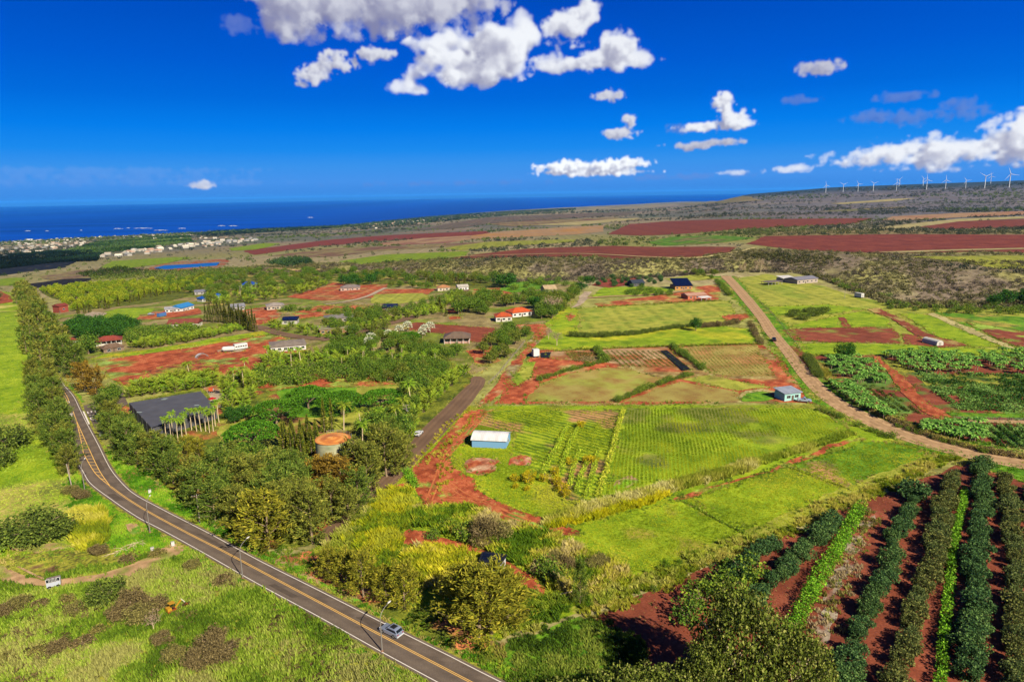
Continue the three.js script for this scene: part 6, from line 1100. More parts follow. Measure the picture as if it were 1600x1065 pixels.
boxTrailer('weathered white camper with rusty grey roof in the meadow', [73, 923], [95, 917.5], { H: 1.2, W: 1.9, windows: 3, col: '#c0c6d0', top: '#8c7c72', cat: 'camper', name: 'camper' });
{ // tanker left of the white trailer
  const p = at(357, 550), g = thing('tank_trailer', 'white rounded tank left of the windowed trailer', 'tank', null, p, 0.25);
  part(g, 'tank', new THREE.CapsuleGeometry(1.3, 4.2, 6, 14).rotateZ(Math.PI / 2).translate(0, 1.9, 0), whiteM);
  for (const x of [-1.6, 1.6]) part(g, 'leg', boxG(0.4, 0.9, 1.8, x, 0, 0), darkM);
  part(g, 'hatch', new THREE.CylinderGeometry(0.3, 0.3, 0.25, 10).translate(0, 3.25, 0), steelM);
}
{ // hoop shelter frame on the red yard
  const { p, L, turn } = frameOf([308, 561], [326, 558]), g = thing('shelter_frame', 'grey arched shelter frame on the red yard', 'shelter', null, p, turn);
  for (let i = 0; i < 4; i++) part(g, 'hoop', new THREE.TorusGeometry(L / 2, 0.09, 5, 16, Math.PI).scale(1, 0.75, 1).translate(0, 0, -i * 1.2), steelM);
  part(g, 'cover', new THREE.CylinderGeometry(L / 2, L / 2, 1.6, 16, 1, true, 0, Math.PI).rotateZ(Math.PI / 2).rotateX(-Math.PI / 2).rotateY(Math.PI / 2).scale(1, 0.74, 1).translate(0, 0, -2.6), new THREE.MeshStandardMaterial({ color: 0x8a8a90, side: THREE.DoubleSide, roughness: 0.8 }));
}
// --- black shade house ---
const atY = (px, py, Y) => { const d = rayDir(px, py).clone(), t = (Y - 80) / d.y; return new THREE.Vector3(d.x * t, Y, d.z * t); };
{
  const H = 4.2, c = [[201, 629], [313, 611], [337, 637], [236, 668]].map(([x, y]) => atY(x, y, H)), o = c.reduce((a, b) => a.clone().add(b)).multiplyScalar(0.25).setY(0);
  const g = thing('shade_house', 'large flat black shade cloth house behind the slender palms', 'shade house', null, o);
  const q = c.map((v) => v.clone().sub(o)), N = 16, pos = [], uv = [], idx = [];
  for (let j = 0; j <= N; j++) for (let i = 0; i <= N; i++) { const a = q[0].clone().lerp(q[1], i / N), b = q[3].clone().lerp(q[2], i / N), v = a.lerp(b, j / N), sag = 0.22 * Math.abs(Math.sin(i / N * Math.PI * 4)) * Math.abs(Math.sin(j / N * Math.PI * 4)); pos.push(v.x, H - sag, v.z); uv.push(v.x, v.z); }
  for (let j = 0; j < N; j++) for (let i = 0; i < N; i++) { const a = j * (N + 1) + i; idx.push(a, a + N + 1, a + 1, a + 1, a + N + 1, a + N + 2); }
  const rg = new THREE.BufferGeometry(); rg.setAttribute('position', new THREE.Float32BufferAttribute(pos, 3)); rg.setAttribute('uv', new THREE.Float32BufferAttribute(uv, 2)); rg.setIndex(idx); rg.computeVertexNormals();
  const ct = dataTex(128, (u, v) => { const k = 0.022 + 0.022 * fbm(u * 5, v * 5, 31, 4, 5); return [k, k, k * 1.12]; }); ct.repeat.set(1 / 14, 1 / 14);
  const cm = new THREE.MeshStandardMaterial({ map: ct, roughness: 0.8, side: THREE.DoubleSide });
  part(g, 'roof_cloth', rg, cm);
  for (let k = 0; k < 4; k++) { const a = q[k], b = q[(k + 1) % 4], L = Math.hypot(b.x - a.x, b.z - a.z); const w = part(g, 'side_cloth', boxG(L, H - 0.3, 0.05), cm); w.position.set((a.x + b.x) / 2, 0, (a.z + b.z) / 2); w.rotation.y = Math.atan2(-(b.z - a.z), b.x - a.x); for (let i = 0; i < 5; i++) part(g, 'post', new THREE.CylinderGeometry(0.08, 0.08, H + 0.15, 6).translate(lerp(a.x, b.x, i / 5), (H + 0.15) / 2, lerp(a.z, b.z, i / 5)), steelM); }
  for (const [x, y] of [[255, 624], [258, 622.5], [307, 633], [217, 644]]) { const v = atY(x, y, H); part(g, 'patch', boxG(1.8, 0.03, 0.7, v.x - o.x, H + 0.02, v.z - o.z), paint('#a8b8b0')); }
  const p = at(332, 631), u = thing('parasol', 'red parasol on the grey yard beside the shade house', 'parasol', null, p);
  part(u, 'canopy', new THREE.ConeGeometry(1.6, 0.7, 8).translate(0, 2.6, 0), paint('#b81c20')); part(u, 'pole', new THREE.CylinderGeometry(0.04, 0.04, 2.4, 6).translate(0, 1.2, 0), steelM);
  boxTrailer('orange bin behind the red parasol', [326, 614], [332, 614], { H: 1.4, W: 1.6, col: '#d86030', top: '#c85428', cat: 'bin', name: 'orange_bin' });
}
// --- water tank ---
{
  const p = at(524, 737), R = 5.1, H = 10.4, g = thing('water_tank', 'round water tank with rusty orange top and mottled green side', 'water tank', null, p);
  const wt = dataTex(256, (u, v) => { const a = fbm(u * 7, v * 5, 41, 3, 7), b = fbm(u * 9, v * 9, 44, 3, 9), c = ramp([hexLin('#7c8858'), hexLin('#98a078'), hexLin('#b4b48c'), hexLin('#c8c49a')], clamp(0.5 + (a - 0.5) * 1.8 + (b - 0.5) * 1.2)); return c.map((x) => x / 2.2 * (0.75 + 0.3 * fbm(u * 40, v * 20, 47, 2, 40))); });
  wt.wrapS = THREE.RepeatWrapping;
  part(g, 'wall', new THREE.CylinderGeometry(R, R, H, 48, 1, true).translate(0, H / 2, 0), new THREE.MeshStandardMaterial({ map: wt, roughness: 0.8 }));
  const rt = dataTex(256, (u, v) => { const t = fbm(u * 5, v * 5, 51, 4, 5); return ramp([hexLin('#b46420'), hexLin('#d8862c'), hexLin('#e4a450')], clamp(0.5 + (t - 0.5) * 2.4)).map((c) => c / 2); });
  part(g, 'roof', new THREE.ConeGeometry(R + 0.12, 0.7, 48).translate(0, H + 0.35, 0), new THREE.MeshStandardMaterial({ map: rt, roughness: 0.75 }));
  part(g, 'rim', new THREE.TorusGeometry(R + 0.05, 0.1, 6, 48).rotateX(Math.PI / 2).translate(0, H + 0.02, 0), paint('#c88444'));
  for (let i = 0; i < 9; i++) { const a = -2.2 + i * 0.22; part(g, 'railing_post', new THREE.CylinderGeometry(0.04, 0.04, 1.1, 5).translate(Math.cos(a) * R * 0.97, H + 0.55, Math.sin(a) * R * 0.97), steelM); }
  for (const y of [0.55, 1.05]) part(g, 'rail', new THREE.TorusGeometry(R * 0.97, 0.035, 5, 24, 1.76).rotateX(Math.PI / 2).rotateY(2.2).translate(0, H + y, 0), steelM);
  for (const s of [-0.25, 0.25]) part(g, 'ladder_stringer', boxG(0.06, H + 1, 0.06, R * 0.95 + 0.25, 0, -R * 0.3 + s), steelM);
  for (let i = 0; i < 24; i++) part(g, 'rung', boxG(0.04, 0.04, 0.5, R * 0.95 + 0.25, 0.4 + i * 0.42, -R * 0.3), steelM);
}
// --- street lamps and poles ---
const galvM = paint('#98928a', { rough: 0.5, metal: 0.2 }), rustM = paint('#9a6a50', { rough: 0.8 });
function lamp(base, toward, h, label) {
  const p = at(...base), q = at(...toward), a = Math.atan2(q.z - p.z, q.x - p.x), g = thing('street_lamp', label, 'street lamp', null, p, -a);
  part(g, 'pole', new THREE.CylinderGeometry(0.08, 0.14, h, 10).translate(0, h / 2, 0), galvM);
  part(g, 'base', new THREE.CylinderGeometry(0.24, 0.28, 0.35, 10).translate(0, 0.12, 0), rustM);
  const c = new THREE.CatmullRomCurve3([[0, h - 0.1, 0], [0.35, h + 0.7, 0], [1.2, h + 1.25, 0], [2.6, h + 1.55, 0]].map((v) => new THREE.Vector3(...v)));
  part(g, 'arm', new THREE.TubeGeometry(c, 16, 0.06, 7), galvM);
  const hd = part(g, 'lamp_head', new THREE.SphereGeometry(1, 14, 8).scale(0.5, 0.13, 0.2).translate(2.95, h + 1.58, 0), paint('#dedad0'));
  mesh('lens', new THREE.SphereGeometry(1, 12, 6, 0, 6.283, Math.PI / 2, Math.PI / 2).scale(0.3, 0.14, 0.15).translate(3.05, h + 1.54, 0), paint('#c8ccd0', { rough: 0.2 }), hd);
}
lamp([597, 1017.5], [628, 986], 6.6, 'street lamp standing beside the silver car');
lamp([379, 904], [410, 879], 6.6, 'street lamp in the grass left of the road, before the big roadside trees');
lamp([234, 832], [258, 800], 6.9, 'street lamp left of the road at the outside of the curve');
lamp([132, 766], [166, 733], 6.9, 'street lamp at the start of the curve beside the leaning trees');
function pole(base, hpx, label, o = {}) {
  const p = at(...base), h = tall(p, hpx), g = thing('utility_pole', label, 'utility pole', null, p, o.turn ?? 0.4);
  if (o.lean) g.rotation.z = o.lean;
  part(g, 'post', new THREE.CylinderGeometry(0.11, 0.17, h, 9).translate(0, h / 2, 0), o.m ?? paint('#b0a494', { rough: 0.9 }));
  if (o.arms !== 0) for (let k = 0; k < (o.arms ?? 1); k++) { part(g, 'crossarm', boxG(2.4, 0.12, 0.12, 0, h - 0.5 - k * 1.1, 0.16), woodM); for (const x of [-1.05, -0.5, 0.5, 1.05]) part(g, 'insulator', new THREE.CylinderGeometry(0.05, 0.07, 0.22, 7).translate(x, h - 0.27 - k * 1.1, 0.16), paint('#c8c4bc')); }
  if (o.transformer) part(g, 'transformer', new THREE.CylinderGeometry(0.3, 0.3, 0.9, 12).translate(0.42, h - 2.2, 0), paint('#9a9c9c'));
}
pole([312, 818], 45, 'timber utility pole with crossarm at the grove edge', { turn: 0.2 });
pole([636, 668], 36, 'utility pole with transformer among the palms left of the lane', { arms: 2, transformer: true });
pole([112, 762], 38, 'pale leaning pole among the ironwoods beside the lane markings', { arms: 0, lean: 0.06 });
pole([376, 466], 20, 'far utility pole at the end of the cook pines', {});
pole([1320, 466], 12, 'far thin pole by the rim hedge', { arms: 0 });
for (const [x, y, l] of [[157, 681, 'white sign board on the verge where the side road leaves'], [234, 771, 'white utility cabinet on the right hand verge'], [270, 853, 'white marker box beside the dirt track entrance'], [238, 862, 'pale stump-like box by the dirt track']]) {
  const g = thing('utility_box', l, 'utility box', null, at(x, y), 0.5); part(g, 'cabinet', boxG(0.7, 1.0, 0.45, 0, 0.12, 0), whiteM); part(g, 'plinth', boxG(0.85, 0.16, 0.6), paint('#8c8880')); part(g, 'lid', boxG(0.76, 0.06, 0.5, 0, 1.12, 0), paint('#c0bcb4'));
}
// --- vehicles ---
function car(name, label, cat, p, heading, o = {}) {      // x forward, built around its middle
  p.y += lift(p.x, p.z, 6);
  const L = o.L ?? 4.6, W = o.W ?? 1.86, g = thing(name, label, cat, null, p, heading), bm = paint(o.col, { rough: 0.28, metal: o.metal ?? 0.35, coat: 0.6 }), h = L / 2, suv = o.suv ?? false, top = o.H ?? 1.62;
  const ex = (pts, w, b = 0.05) => { const s = new THREE.Shape(pts.map(([x, y]) => new THREE.Vector2(x, y))); const e = new THREE.ExtrudeGeometry(s, { depth: w - 2 * b, bevelEnabled: true, bevelThickness: b, bevelSize: b, bevelSegments: 2 }); return e.translate(0, 0, -(w - 2 * b) / 2); };
  const bl = 0.94;
  part(g, 'body', ex([[-h + 0.05, 0.34], [-h + 0.03, bl], [-h + 0.3, bl + 0.06], [h - 1.35, bl + 0.04], [h - 0.25, bl - 0.12], [h - 0.06, bl - 0.3], [h - 0.05, 0.32]], W), bm);
  const back = o.pickup ? -h + 1.9 : suv ? -h + 0.14 : -h + 0.55;
  const cab = part(g, 'cabin', ex([[back, bl], [back + 0.32, top - 0.1], [back + 0.6, top - 0.03], [h - 2.3, top - 0.05], [h - 1.35, bl]], W - 0.24, 0.06), bm);
  const gl = (pts) => mergeGeometries([ex(pts, W - 0.19, 0.01)]);
  part(g, 'side_windows', gl([[back + 0.2, bl + 0.1], [back + 0.4, top - 0.16], [h - 2.38, top - 0.16], [h - 1.75, bl + 0.1]]), glassM);
  const slab = (x0, y0, x1, y1, w, th, name) => { const l = Math.hypot(x1 - x0, y1 - y0), m = part(g, name, new THREE.BoxGeometry(l, th, w), glassM); m.position.set((x0 + x1) / 2, (y0 + y1) / 2, 0); m.rotation.z = Math.atan2(y1 - y0, x1 - x0); };
  slab(h - 2.2, top - 0.02, h - 1.42, bl + 0.13, W - 0.5, 0.06, 'windscreen');
  slab(back + 0.02, bl + 0.16, back + 0.26, top - 0.08, W - 0.46, 0.08, 'rear_window');
  if (o.sunroof) part(g, 'sunroof', boxG(1.15, 0.05, W - 0.7, (back + h - 2.3) / 2 + 0.35, top - 0.015, 0), darkM);
  if (o.pickup) part(g, 'bed_floor', boxG(1.5, 0.04, W - 0.4, -h + 0.95, bl + 0.06, 0), darkM);
  for (const x of [h - 0.92, -h + 0.95]) for (const z of [-W / 2 + 0.08, W / 2 - 0.08]) { const w = part(g, 'wheel', new THREE.CylinderGeometry(0.36, 0.36, 0.24, 18).rotateX(Math.PI / 2), tyreM); w.position.set(x, 0.36, z); mesh('rim', new THREE.CylinderGeometry(0.23, 0.23, 0.26, 12).rotateX(Math.PI / 2), steelM, w); }
  for (const z of [-W / 2 + 0.3, W / 2 - 0.3]) { part(g, 'headlight', boxG(0.12, 0.16, 0.4, h - 0.06, 0.66, z), paint('#e8ecf0', { rough: 0.1 })); part(g, 'tail_light', boxG(0.1, 0.2, 0.34, -h + 0.01, 0.76, z), paint('#a01418', { rough: 0.3 })); }
  part(g, 'grille', boxG(0.08, 0.24, W - 0.9, h - 0.02, 0.5, 0), darkM); part(g, 'bumper', boxG(0.16, 0.2, W - 0.1, -h, 0.36, 0), o.bumper ?? darkM);
  return g;
}
const headTo = (p, q) => Math.atan2(-(q.z - p.z), q.x - p.x);
{
  const a = at(611.5, 989.5), f = at(560, 964.5); car('silver_car', 'silver car with dark sunroof driving on the road', 'car', a, headTo(a, f), { col: '#a8b4cc', suv: true, sunroof: true, L: 4.7, H: 1.66, bumper: paint('#d8dce0') });
  const b = at(654, 680), c = at(680, 655); car('white_car', 'white car parked on the narrow lane', 'car', b, headTo(b, c), { col: '#e8e8ea', metal: 0.05, L: 4.5, H: 1.45 });
  const d = at(1209.5, 533), e = at(1190, 505); car('dark_pickup', 'dark pickup truck on the tan dirt road', 'pickup truck', d, headTo(d, e), { col: '#20242c', pickup: true, L: 5.4, W: 1.95, H: 1.8 });
  const k = at(1257, 628), l = at(1270, 629); car('white_pickup', 'white and blue pickup parked beside the teal house', 'pickup truck', k, headTo(k, l), { col: '#c8d4e4', pickup: true, L: 5, H: 1.7 });
  const m = at(236, 493), n = at(246, 492); car('grey_car', 'grey car parked left of the blue and red container', 'car', m, headTo(m, n), { col: '#9098a0', L: 4.4, H: 1.45 });
}
{ // small orange tracked machine left in the brush
  const p = at(268, 958), g = thing('digger', 'small orange and yellow digger standing in the brush meadow', 'digger', null, p, 0.9), or = paint('#a84820'), ye = paint('#c89424');
  part(g, 'deck', boxG(1.7, 0.35, 1.2, 0, 0.55, 0), or); part(g, 'engine_cover', boxG(0.8, 0.6, 1.1, -0.5, 0.9, 0), ye); part(g, 'seat', mergeGeometries([boxG(0.5, 0.15, 0.5, 0.2, 0.9, 0), boxG(0.12, 0.5, 0.5, -0.05, 1.0, 0)]), darkM);
  for (const z of [-0.6, 0.6]) part(g, 'track', new THREE.CapsuleGeometry(0.28, 1.3, 4, 10).rotateZ(Math.PI / 2).scale(1, 1, 0.8).translate(0, 0.28, z), tyreM);
  const bo = part(g, 'boom', boxG(1.9, 0.2, 0.22), ye); bo.position.set(1.4, 1.3, 0); bo.rotation.z = 0.7; const ar = part(g, 'arm', boxG(1.4, 0.16, 0.18), paint('#d8d0b8')); ar.position.set(2.4, 1.5, 0); ar.rotation.z = -1.0;
  part(g, 'bucket', new THREE.CylinderGeometry(0.35, 0.35, 0.6, 10, 1, false, 0, Math.PI).rotateX(Math.PI / 2).translate(2.8, 0.6, 0), or);
  for (const [x, z] of [[0.5, 0.45], [0.5, -0.45], [-0.2, 0.45], [-0.2, -0.45]]) part(g, 'canopy_post', boxG(0.06, 1.3, 0.06, x, 0.9, z), darkM); part(g, 'canopy', boxG(1.1, 0.07, 1.1, 0.15, 2.2, 0), ye);
}
// --- fence along the red path, wooden posts and wire ---
function fence(label, px, gap, h, m = woodM) {
  const c = new THREE.CatmullRomCurve3(px.map(([x, y]) => { const p = at(x, y); return new THREE.Vector3(p.x, heightAt(p.x, p.z), p.z); })), L = c.getLength(), n = Math.round(L / gap), o = c.getPointAt(0), g = thing('wire_fence', label, 'fence', null, o), pts = [];
  const pg = boxG(0.18, h, 0.18);
  for (let i = 0; i <= n; i++) { const p = c.getPointAt(i / n).sub(o); pts.push(p); const q = part(g, 'post', pg, m); q.position.copy(p); q.rotation.y = i; }
  for (const y of [0.35, 0.75, 1.1]) part(g, 'wire', new THREE.TubeGeometry(new THREE.CatmullRomCurve3(pts.map((p) => p.clone().setY(p.y + y))), n * 2, 0.025, 4), steelM);
}
fence('pale post fence along the red path', [[764, 600], [778, 586], [796, 564], [820, 535]], 3.2, 1.5, paint('#b0a08c'));
fence('post fence on the upper bank of the dirt road', [[1186, 470], [1215, 500], [1252, 548]], 5, 1.3);
fence('post fence along the farm track of the plots', [[1490, 655], [1540, 656], [1600, 658]], 4, 1.3);
// --- wind turbines on the far ridge ---
{
  const list = [[1290.5, 301.5, 15.8, 0.2], [1317.5, 301.5, 16.8, 1.0], [1340.8, 300, 16.7, 0.5], [1364.8, 298.5, 16.2, 0.9], [1401, 297, 14.7, 0.1], [1404.4, 297, 13.5, 1.4], [1442.4, 294, 12.7, 0.7], [1448.2, 294, 18.4, 0.15], [1477.8, 293, 16.4, 0.1], [1509.2, 293, 15, 0.6], [1539.4, 290, 20.2, 1.0], [1548.2, 287.4, 12.9, 0.2], [1577.6, 289.7, 23.2, 0.35]];
  const tm = paint('#e4e6ea', { rough: 0.5 }), H = 80;
  const blade = () => { const s = new THREE.Shape(); s.moveTo(-0.9, 0); s.lineTo(0.9, 0); s.lineTo(2.0, 8); s.lineTo(0.25, 44); s.lineTo(-0.4, 44); s.lineTo(-1.0, 6); return new THREE.ExtrudeGeometry(s, { depth: 0.7, bevelEnabled: false }).translate(0, 1.5, -0.35); };
  const tg = new THREE.CylinderGeometry(1.7, 2.8, H, 14).translate(0, H / 2, 0), ng = boxG(4, 4.2, 11, 0, H - 0.5, -1), hg = new THREE.SphereGeometry(2.2, 12, 8).translate(0, H + 1.5, 5.5), bg = blade();
  list.forEach(([x, y, hp, ph], i) => {
    const D = i === 11 || i === 5 || i === 6 ? 6600 : 5900, d = rayDir(x, y), k = D / Math.hypot(d.x, d.z), px = d.x * k, pz = d.z * k;
    const p = new THREE.Vector3(px, heightAt(px, pz) - 1, pz), foot = 80 + d.y * k;
    const s = hp * D / 0.92 / FOCAL / 112, g = thing('wind_turbine', `white wind turbine on the ridge, ${ord(i)} from the left`, 'wind turbine', null, p, Math.atan2(-px, -pz) + 0.25);
    g.scale.setScalar(Math.max(0.7, (foot + hp * D / FOCAL - p.y) / 128));
    part(g, 'tower', tg, tm); part(g, 'nacelle', ng, tm); part(g, 'hub', hg, tm);
    for (let b = 0; b < 3; b++) { const q = part(g, 'blade', bg, tm); q.position.set(0, H + 1.5, 5.6); q.rotation.z = ph + b * 2.0944; }
  });
}
// --- the far coastal town ---
{
  const wallc = alb('#a8a8ac'), rcs = ['#e0dcd4', '#a8a098', '#c8c4c0', '#b89a8c', '#8c9098'].map(alb);
  const protoH = rcs.map((rc) => { const a = boxG(15, 4.5, 10), b = roofGeo('gable', 15, 10, 4.5, 3, 0.5).translate(0, 0, 5); const col = (g, c) => { const n = g.attributes.position.count, q = new Float32Array(n * 3); for (let i = 0; i < n; i++) q.set(c, i * 3); g.setAttribute('color', new THREE.BufferAttribute(q, 3)); return g.index ? g.toNonIndexed() : g; }; return mergeGeometries([col(a, wallc), col(b, rc)]); });
  const hm = new THREE.MeshStandardMaterial({ vertexColors: true, roughness: 0.8 }), r = rng(515);
  const areas = [[[[0, 369], [60, 366], [130, 372], [132, 384], [60, 398], [0, 402]], 150, 'house in the far coastal town at the left edge', 'houses of the far coastal town'], [[[150, 400], [230, 388], [300, 380], [400, 372], [402, 377], [300, 388], [230, 397], [165, 405]], 70, 'house in the far settlement along the dark woods', 'houses of the far settlement'], [[[140, 370], [270, 366], [400, 372], [300, 374], [160, 375]], 40, 'scattered house behind the far shore', 'scattered houses behind the shore'], [[[560, 350], [650, 344], [700, 344], [660, 352], [580, 358]], 30, 'scattered house in the far shore woods', 'scattered houses in the far shore woods']];
  for (const [px, n, label, group] of areas) for (const p of spots(W2(px), n, 26, 900 + n)) {
    const k = Math.floor(r() * 5), o = mesh('town_house', protoH[k], hm, scene); o.position.set(p.x, heightAt(p.x, p.z) - 0.5, p.z); o.rotation.y = r() * 3; o.scale.setScalar(0.7 + r() * 0.45); tag(o, label, 'house', group);
  }
  const big = at(46, 376); const o = mesh('white_hall', mergeGeometries([boxG(34, 7, 18).toNonIndexed(), roofGeo('gable', 34, 18, 7, 6, 1).translate(0, 0, 9)].map((g) => { for (const k of Object.keys(g.attributes)) if (!['position', 'normal'].includes(k)) g.deleteAttribute(k); return g; })), whiteM, scene); o.position.copy(big); o.rotation.y = 0.5; tag(o, 'large white hall in the far coastal town', 'hall');
}
// surf on the reefs
{
  const fm = new THREE.MeshStandardMaterial({ color: new THREE.Color().setRGB(0.27, 0.28, 0.3), roughness: 0.9 }), r = rng(99);
  for (const [x0, x1, y] of [[38, 48, 361], [70, 76, 361], [176, 192, 357.5], [197, 203, 356.5], [208, 238, 356.8], [240, 262, 360], [278, 290, 357], [340, 352, 353], [356, 372, 353.2], [124, 128, 360], [480, 490, 340]]) {
    const L = [], R = [], ph = r() * 9; for (let i = 0; i <= 12; i++) { const x = lerp(x0, x1, i / 12), b = cast(x, y + 0.25 * Math.sin(i * 1.3 + ph), () => SEA), c = cast(x, y - 0.7 * Math.sin(Math.PI * i / 12) - 0.12 + 0.2 * Math.sin(i * 2.1 + ph), () => SEA); L.push([b.x, b.z]); R.push([c.x, c.z]); }
    const poly = [...L, ...R.reverse()], sh = new THREE.Shape(poly.map(([x, z]) => new THREE.Vector2(x, -z))), g = new THREE.ShapeGeometry(sh).rotateX(-Math.PI / 2).translate(0, SEA + 1.2, 0);
    structure('surf', g, fm, 'white surf on the reef');
  }
}
// ---------- hedges: one leafy body each ----------
function hedge(label, px, wid, h, cols, o = {}) {
  const c = new THREE.CatmullRomCurve3(px.map(([x, y]) => { const p = at(x, y); return new THREE.Vector3(p.x, 0, p.z); }), false, 'centripetal'), Ln = c.getLength(), o0 = c.getPointAt(0), f = new Foliage(4000 + Math.round(px[0][0])), P = pal(...cols), n = Math.round(Ln / (o.gap ?? 0.55)), r = f.r;
  for (let i = 0; i <= n; i++) { const p = c.getPointAt(i / n), hh = h * (0.75 + 0.5 * vnoise(i * 0.35, 1, 7)); f.blob([p.x - o0.x + (r() - 0.5) * wid * 0.35, hh * 0.5, p.z - o0.z + (r() - 0.5) * wid * 0.35], [wid * (0.42 + 0.2 * r()), hh * 0.55, wid * (0.42 + 0.2 * r())], o.n ?? 26, o.leaf ?? 0.4, P, { bias: 0.6, wide: o.wide ?? 0.34 }); }
  const g = thing(o.name ?? 'hedge', label, o.cat ?? 'hedge', null, o0.clone().setY(heightAt(o0.x, o0.z)));
  mesh('foliage', f.geo(), leafM, g);
  const st = []; for (let i = 0; i <= n; i += 4) { const p = c.getPointAt(i / n); st.push(limb([[p.x - o0.x, -0.1, p.z - o0.z], [p.x - o0.x, h * 0.3, p.z - o0.z], [p.x - o0.x, h * 0.5, p.z - o0.z]], 0.05, 0.03, 4)); }
  mesh('stems', mergeGeometries(st), barkM, g);
}
const HB = ['#2e5410', '#467818', '#649626', '#84b038'];
hedge('wide bright green clipped hedge through the orchard', [[1344, 796], [1315, 850], [1282, 905], [1252, 960], [1232, 1004]], 3.0, 2.5, HB, { n: 60, gap: 0.5 });
hedge('thin bright green hedge between two orchard rows', [[1508, 770], [1498, 820], [1488, 870], [1482, 930], [1475, 1000], [1470, 1070], [1466, 1130]], 1.7, 1.9, HB, { n: 44, gap: 0.5 });
const HR = ['#4a6a18', '#6e8e22', '#90a82c', '#b0bc44'];
[[[[886, 668], [868, 704], [846, 742]], 'first shrub row from the white shed'], [[[905, 666], [888, 700], [876, 740]], 'second shrub row from the white shed, yellow at its top'], [[[905, 704], [897, 728], [889, 762]], 'short third shrub row from the white shed'], [[[920, 716], [908, 745], [901, 770]], 'fourth shrub row from the white shed'], [[[936, 706], [926, 742], [916, 778]], 'fifth shrub row from the white shed']].forEach(([px, l]) => hedge(l, px, 1.5, 1.5, HR, { n: 24, gap: 0.6, name: 'shrub_row', cat: 'hedge' }));
hedge('long yellow-green shrub row dividing the two crop fields', [[974, 642], [962, 684], [950, 728], [934, 778]], 1.6, 1.5, ['#5c7a1c', '#849a2a', '#a8b038', '#c0c050'], { n: 26, gap: 0.6, name: 'shrub_row' });
hedge('low dark hedge across the lower lime field', [[1062, 781], [1100, 801], [1135, 820], [1166, 836]], 0.9, 0.7, ['#3a5414', '#50701c', '#6a8824', '#86983a'], { n: 14, gap: 0.5 });
hedge('thin low hedge between the right hand fields', [[1231, 730], [1275, 746], [1330, 766]], 0.7, 0.4, ['#4a6014', '#64781c', '#7c8c2a', '#949a40'], { n: 9, gap: 0.6 });
hedge('bright bush strip beside the red dirt yard', [[634, 736], [642, 748], [648, 762]], 2.6, 1.6, HB, { n: 40, gap: 0.5 });

// ---------- crops in rows ----------
function rowsIn(poly, a, b, gap, step, seed, mask) {       // points in rows running from pixel a to pixel b
  const p = at(...a), q = at(...b), dx = q.x - p.x, dz = q.z - p.z, l = Math.hypot(dx, dz), ux = dx / l, uz = dz / l, out = [], r = rng(seed); let s0 = 1e9, s1 = -1e9, t0 = 1e9, t1 = -1e9;
  for (const [x, z] of poly) { const s = (x - p.x) * ux + (z - p.z) * uz, t = -(x - p.x) * uz + (z - p.z) * ux; s0 = Math.min(s0, s); s1 = Math.max(s1, s); t0 = Math.min(t0, t); t1 = Math.max(t1, t); }
  for (let t = t0; t < t1; t += gap) for (let s = s0; s < s1; s += step) { const w = t + (r() - 0.5) * gap * 0.22 + 0.9 * (vnoise(s * 0.05, t * 0.05, seed) - 0.5), v = s + (r() - 0.5) * step, x = p.x + ux * v - uz * w, z = p.z + uz * v + ux * w; if (inside(poly, x, z) && (!mask || r() < mask(x, z))) out.push({ x, z }); }
  return out;
}
const thin = (wl, lo, hi, seed) => (x, z) => sstep(lo, hi, fbm(x / wl, z / wl, seed, 3));
const CRP = ['#5e7812', '#82981a', '#a0ae22', '#b6c030'];
cover('crop_rows', 'green crop plants in long rows right of the dividing shrub row', CROP, rowsIn(W2([[984, 640], [1266, 639], [1326, 668], [1286, 688], [1200, 714], [1090, 740], [960, 768], [944, 778], [958, 710]]), [1150, 640], [1184, 725], 1.15, 0.55, 11, thin(14, 0.2, 0.36, 3)), CRP, [0.5, 0.85], 21, { wl: 12 });
cover('crop_rows', 'lime green crop plants in slanting rows beside the white shed', CROP, rowsIn(W2([[754, 644], [970, 642], [934, 776], [886, 780], [842, 740], [804, 704], [804, 676], [772, 668], [752, 662]]), [780, 668], [842, 703], 1.4, 0.65, 12, thin(11, 0.32, 0.5, 4)), ['#6c841a', '#8aa020', '#a8b824', '#bcc834'], [0.6, 1.0], 22, { wl: 9 });
cover('crop_rows', 'sparse crop rows in the tan field beyond the boundary', CROP, rowsIn(W2([[1064, 544], [1184, 541], [1202, 586], [1150, 586], [1110, 580]]), [1100, 545], [1140, 584], 1.9, 1.0, 13, thin(16, 0.2, 0.5, 5)), ['#6a7a2c', '#86904a', '#9c9c54'], [0.6, 1.0], 23);
cover('crop_rows', 'planted rows in the tan strip', CROP, [...Array(15)].flatMap((_, i) => alongRow([[882 + i * 4.2, 551], [900 + i * 4.6, 565]], 1.2, 0.5, 400 + i)).concat([...Array(12)].flatMap((_, i) => alongRow([[948 + i * 8, 549], [974 + i * 9, 573]], 1.2, 0.5, 440 + i))), ['#4a5a20', '#66742c', '#849048'], [0.9, 1.5], 24);
patch('plastic_sheet', [[1032, 549], [1042, 548], [1080, 578], [1066, 580]], 'dark', 10, { up: 6, jag: 0.1, mix: '#141822', of: '#83402e', th: 0.0, fade: 0.01 });
patch('plastic_sheet', [[822, 556], [834, 548], [836, 558], [826, 559]], 'dark', 10, { up: 6, jag: 0.1, mix: '#141822', of: '#83402e', th: 0.0, fade: 0.01 });
patch('plastic_sheet', [[845, 552], [862, 551], [858, 560], [846, 559]], 'dark', 10, { up: 6, jag: 0.3, mix: '#20222a', of: '#83402e', th: 0.0, fade: 0.01 });
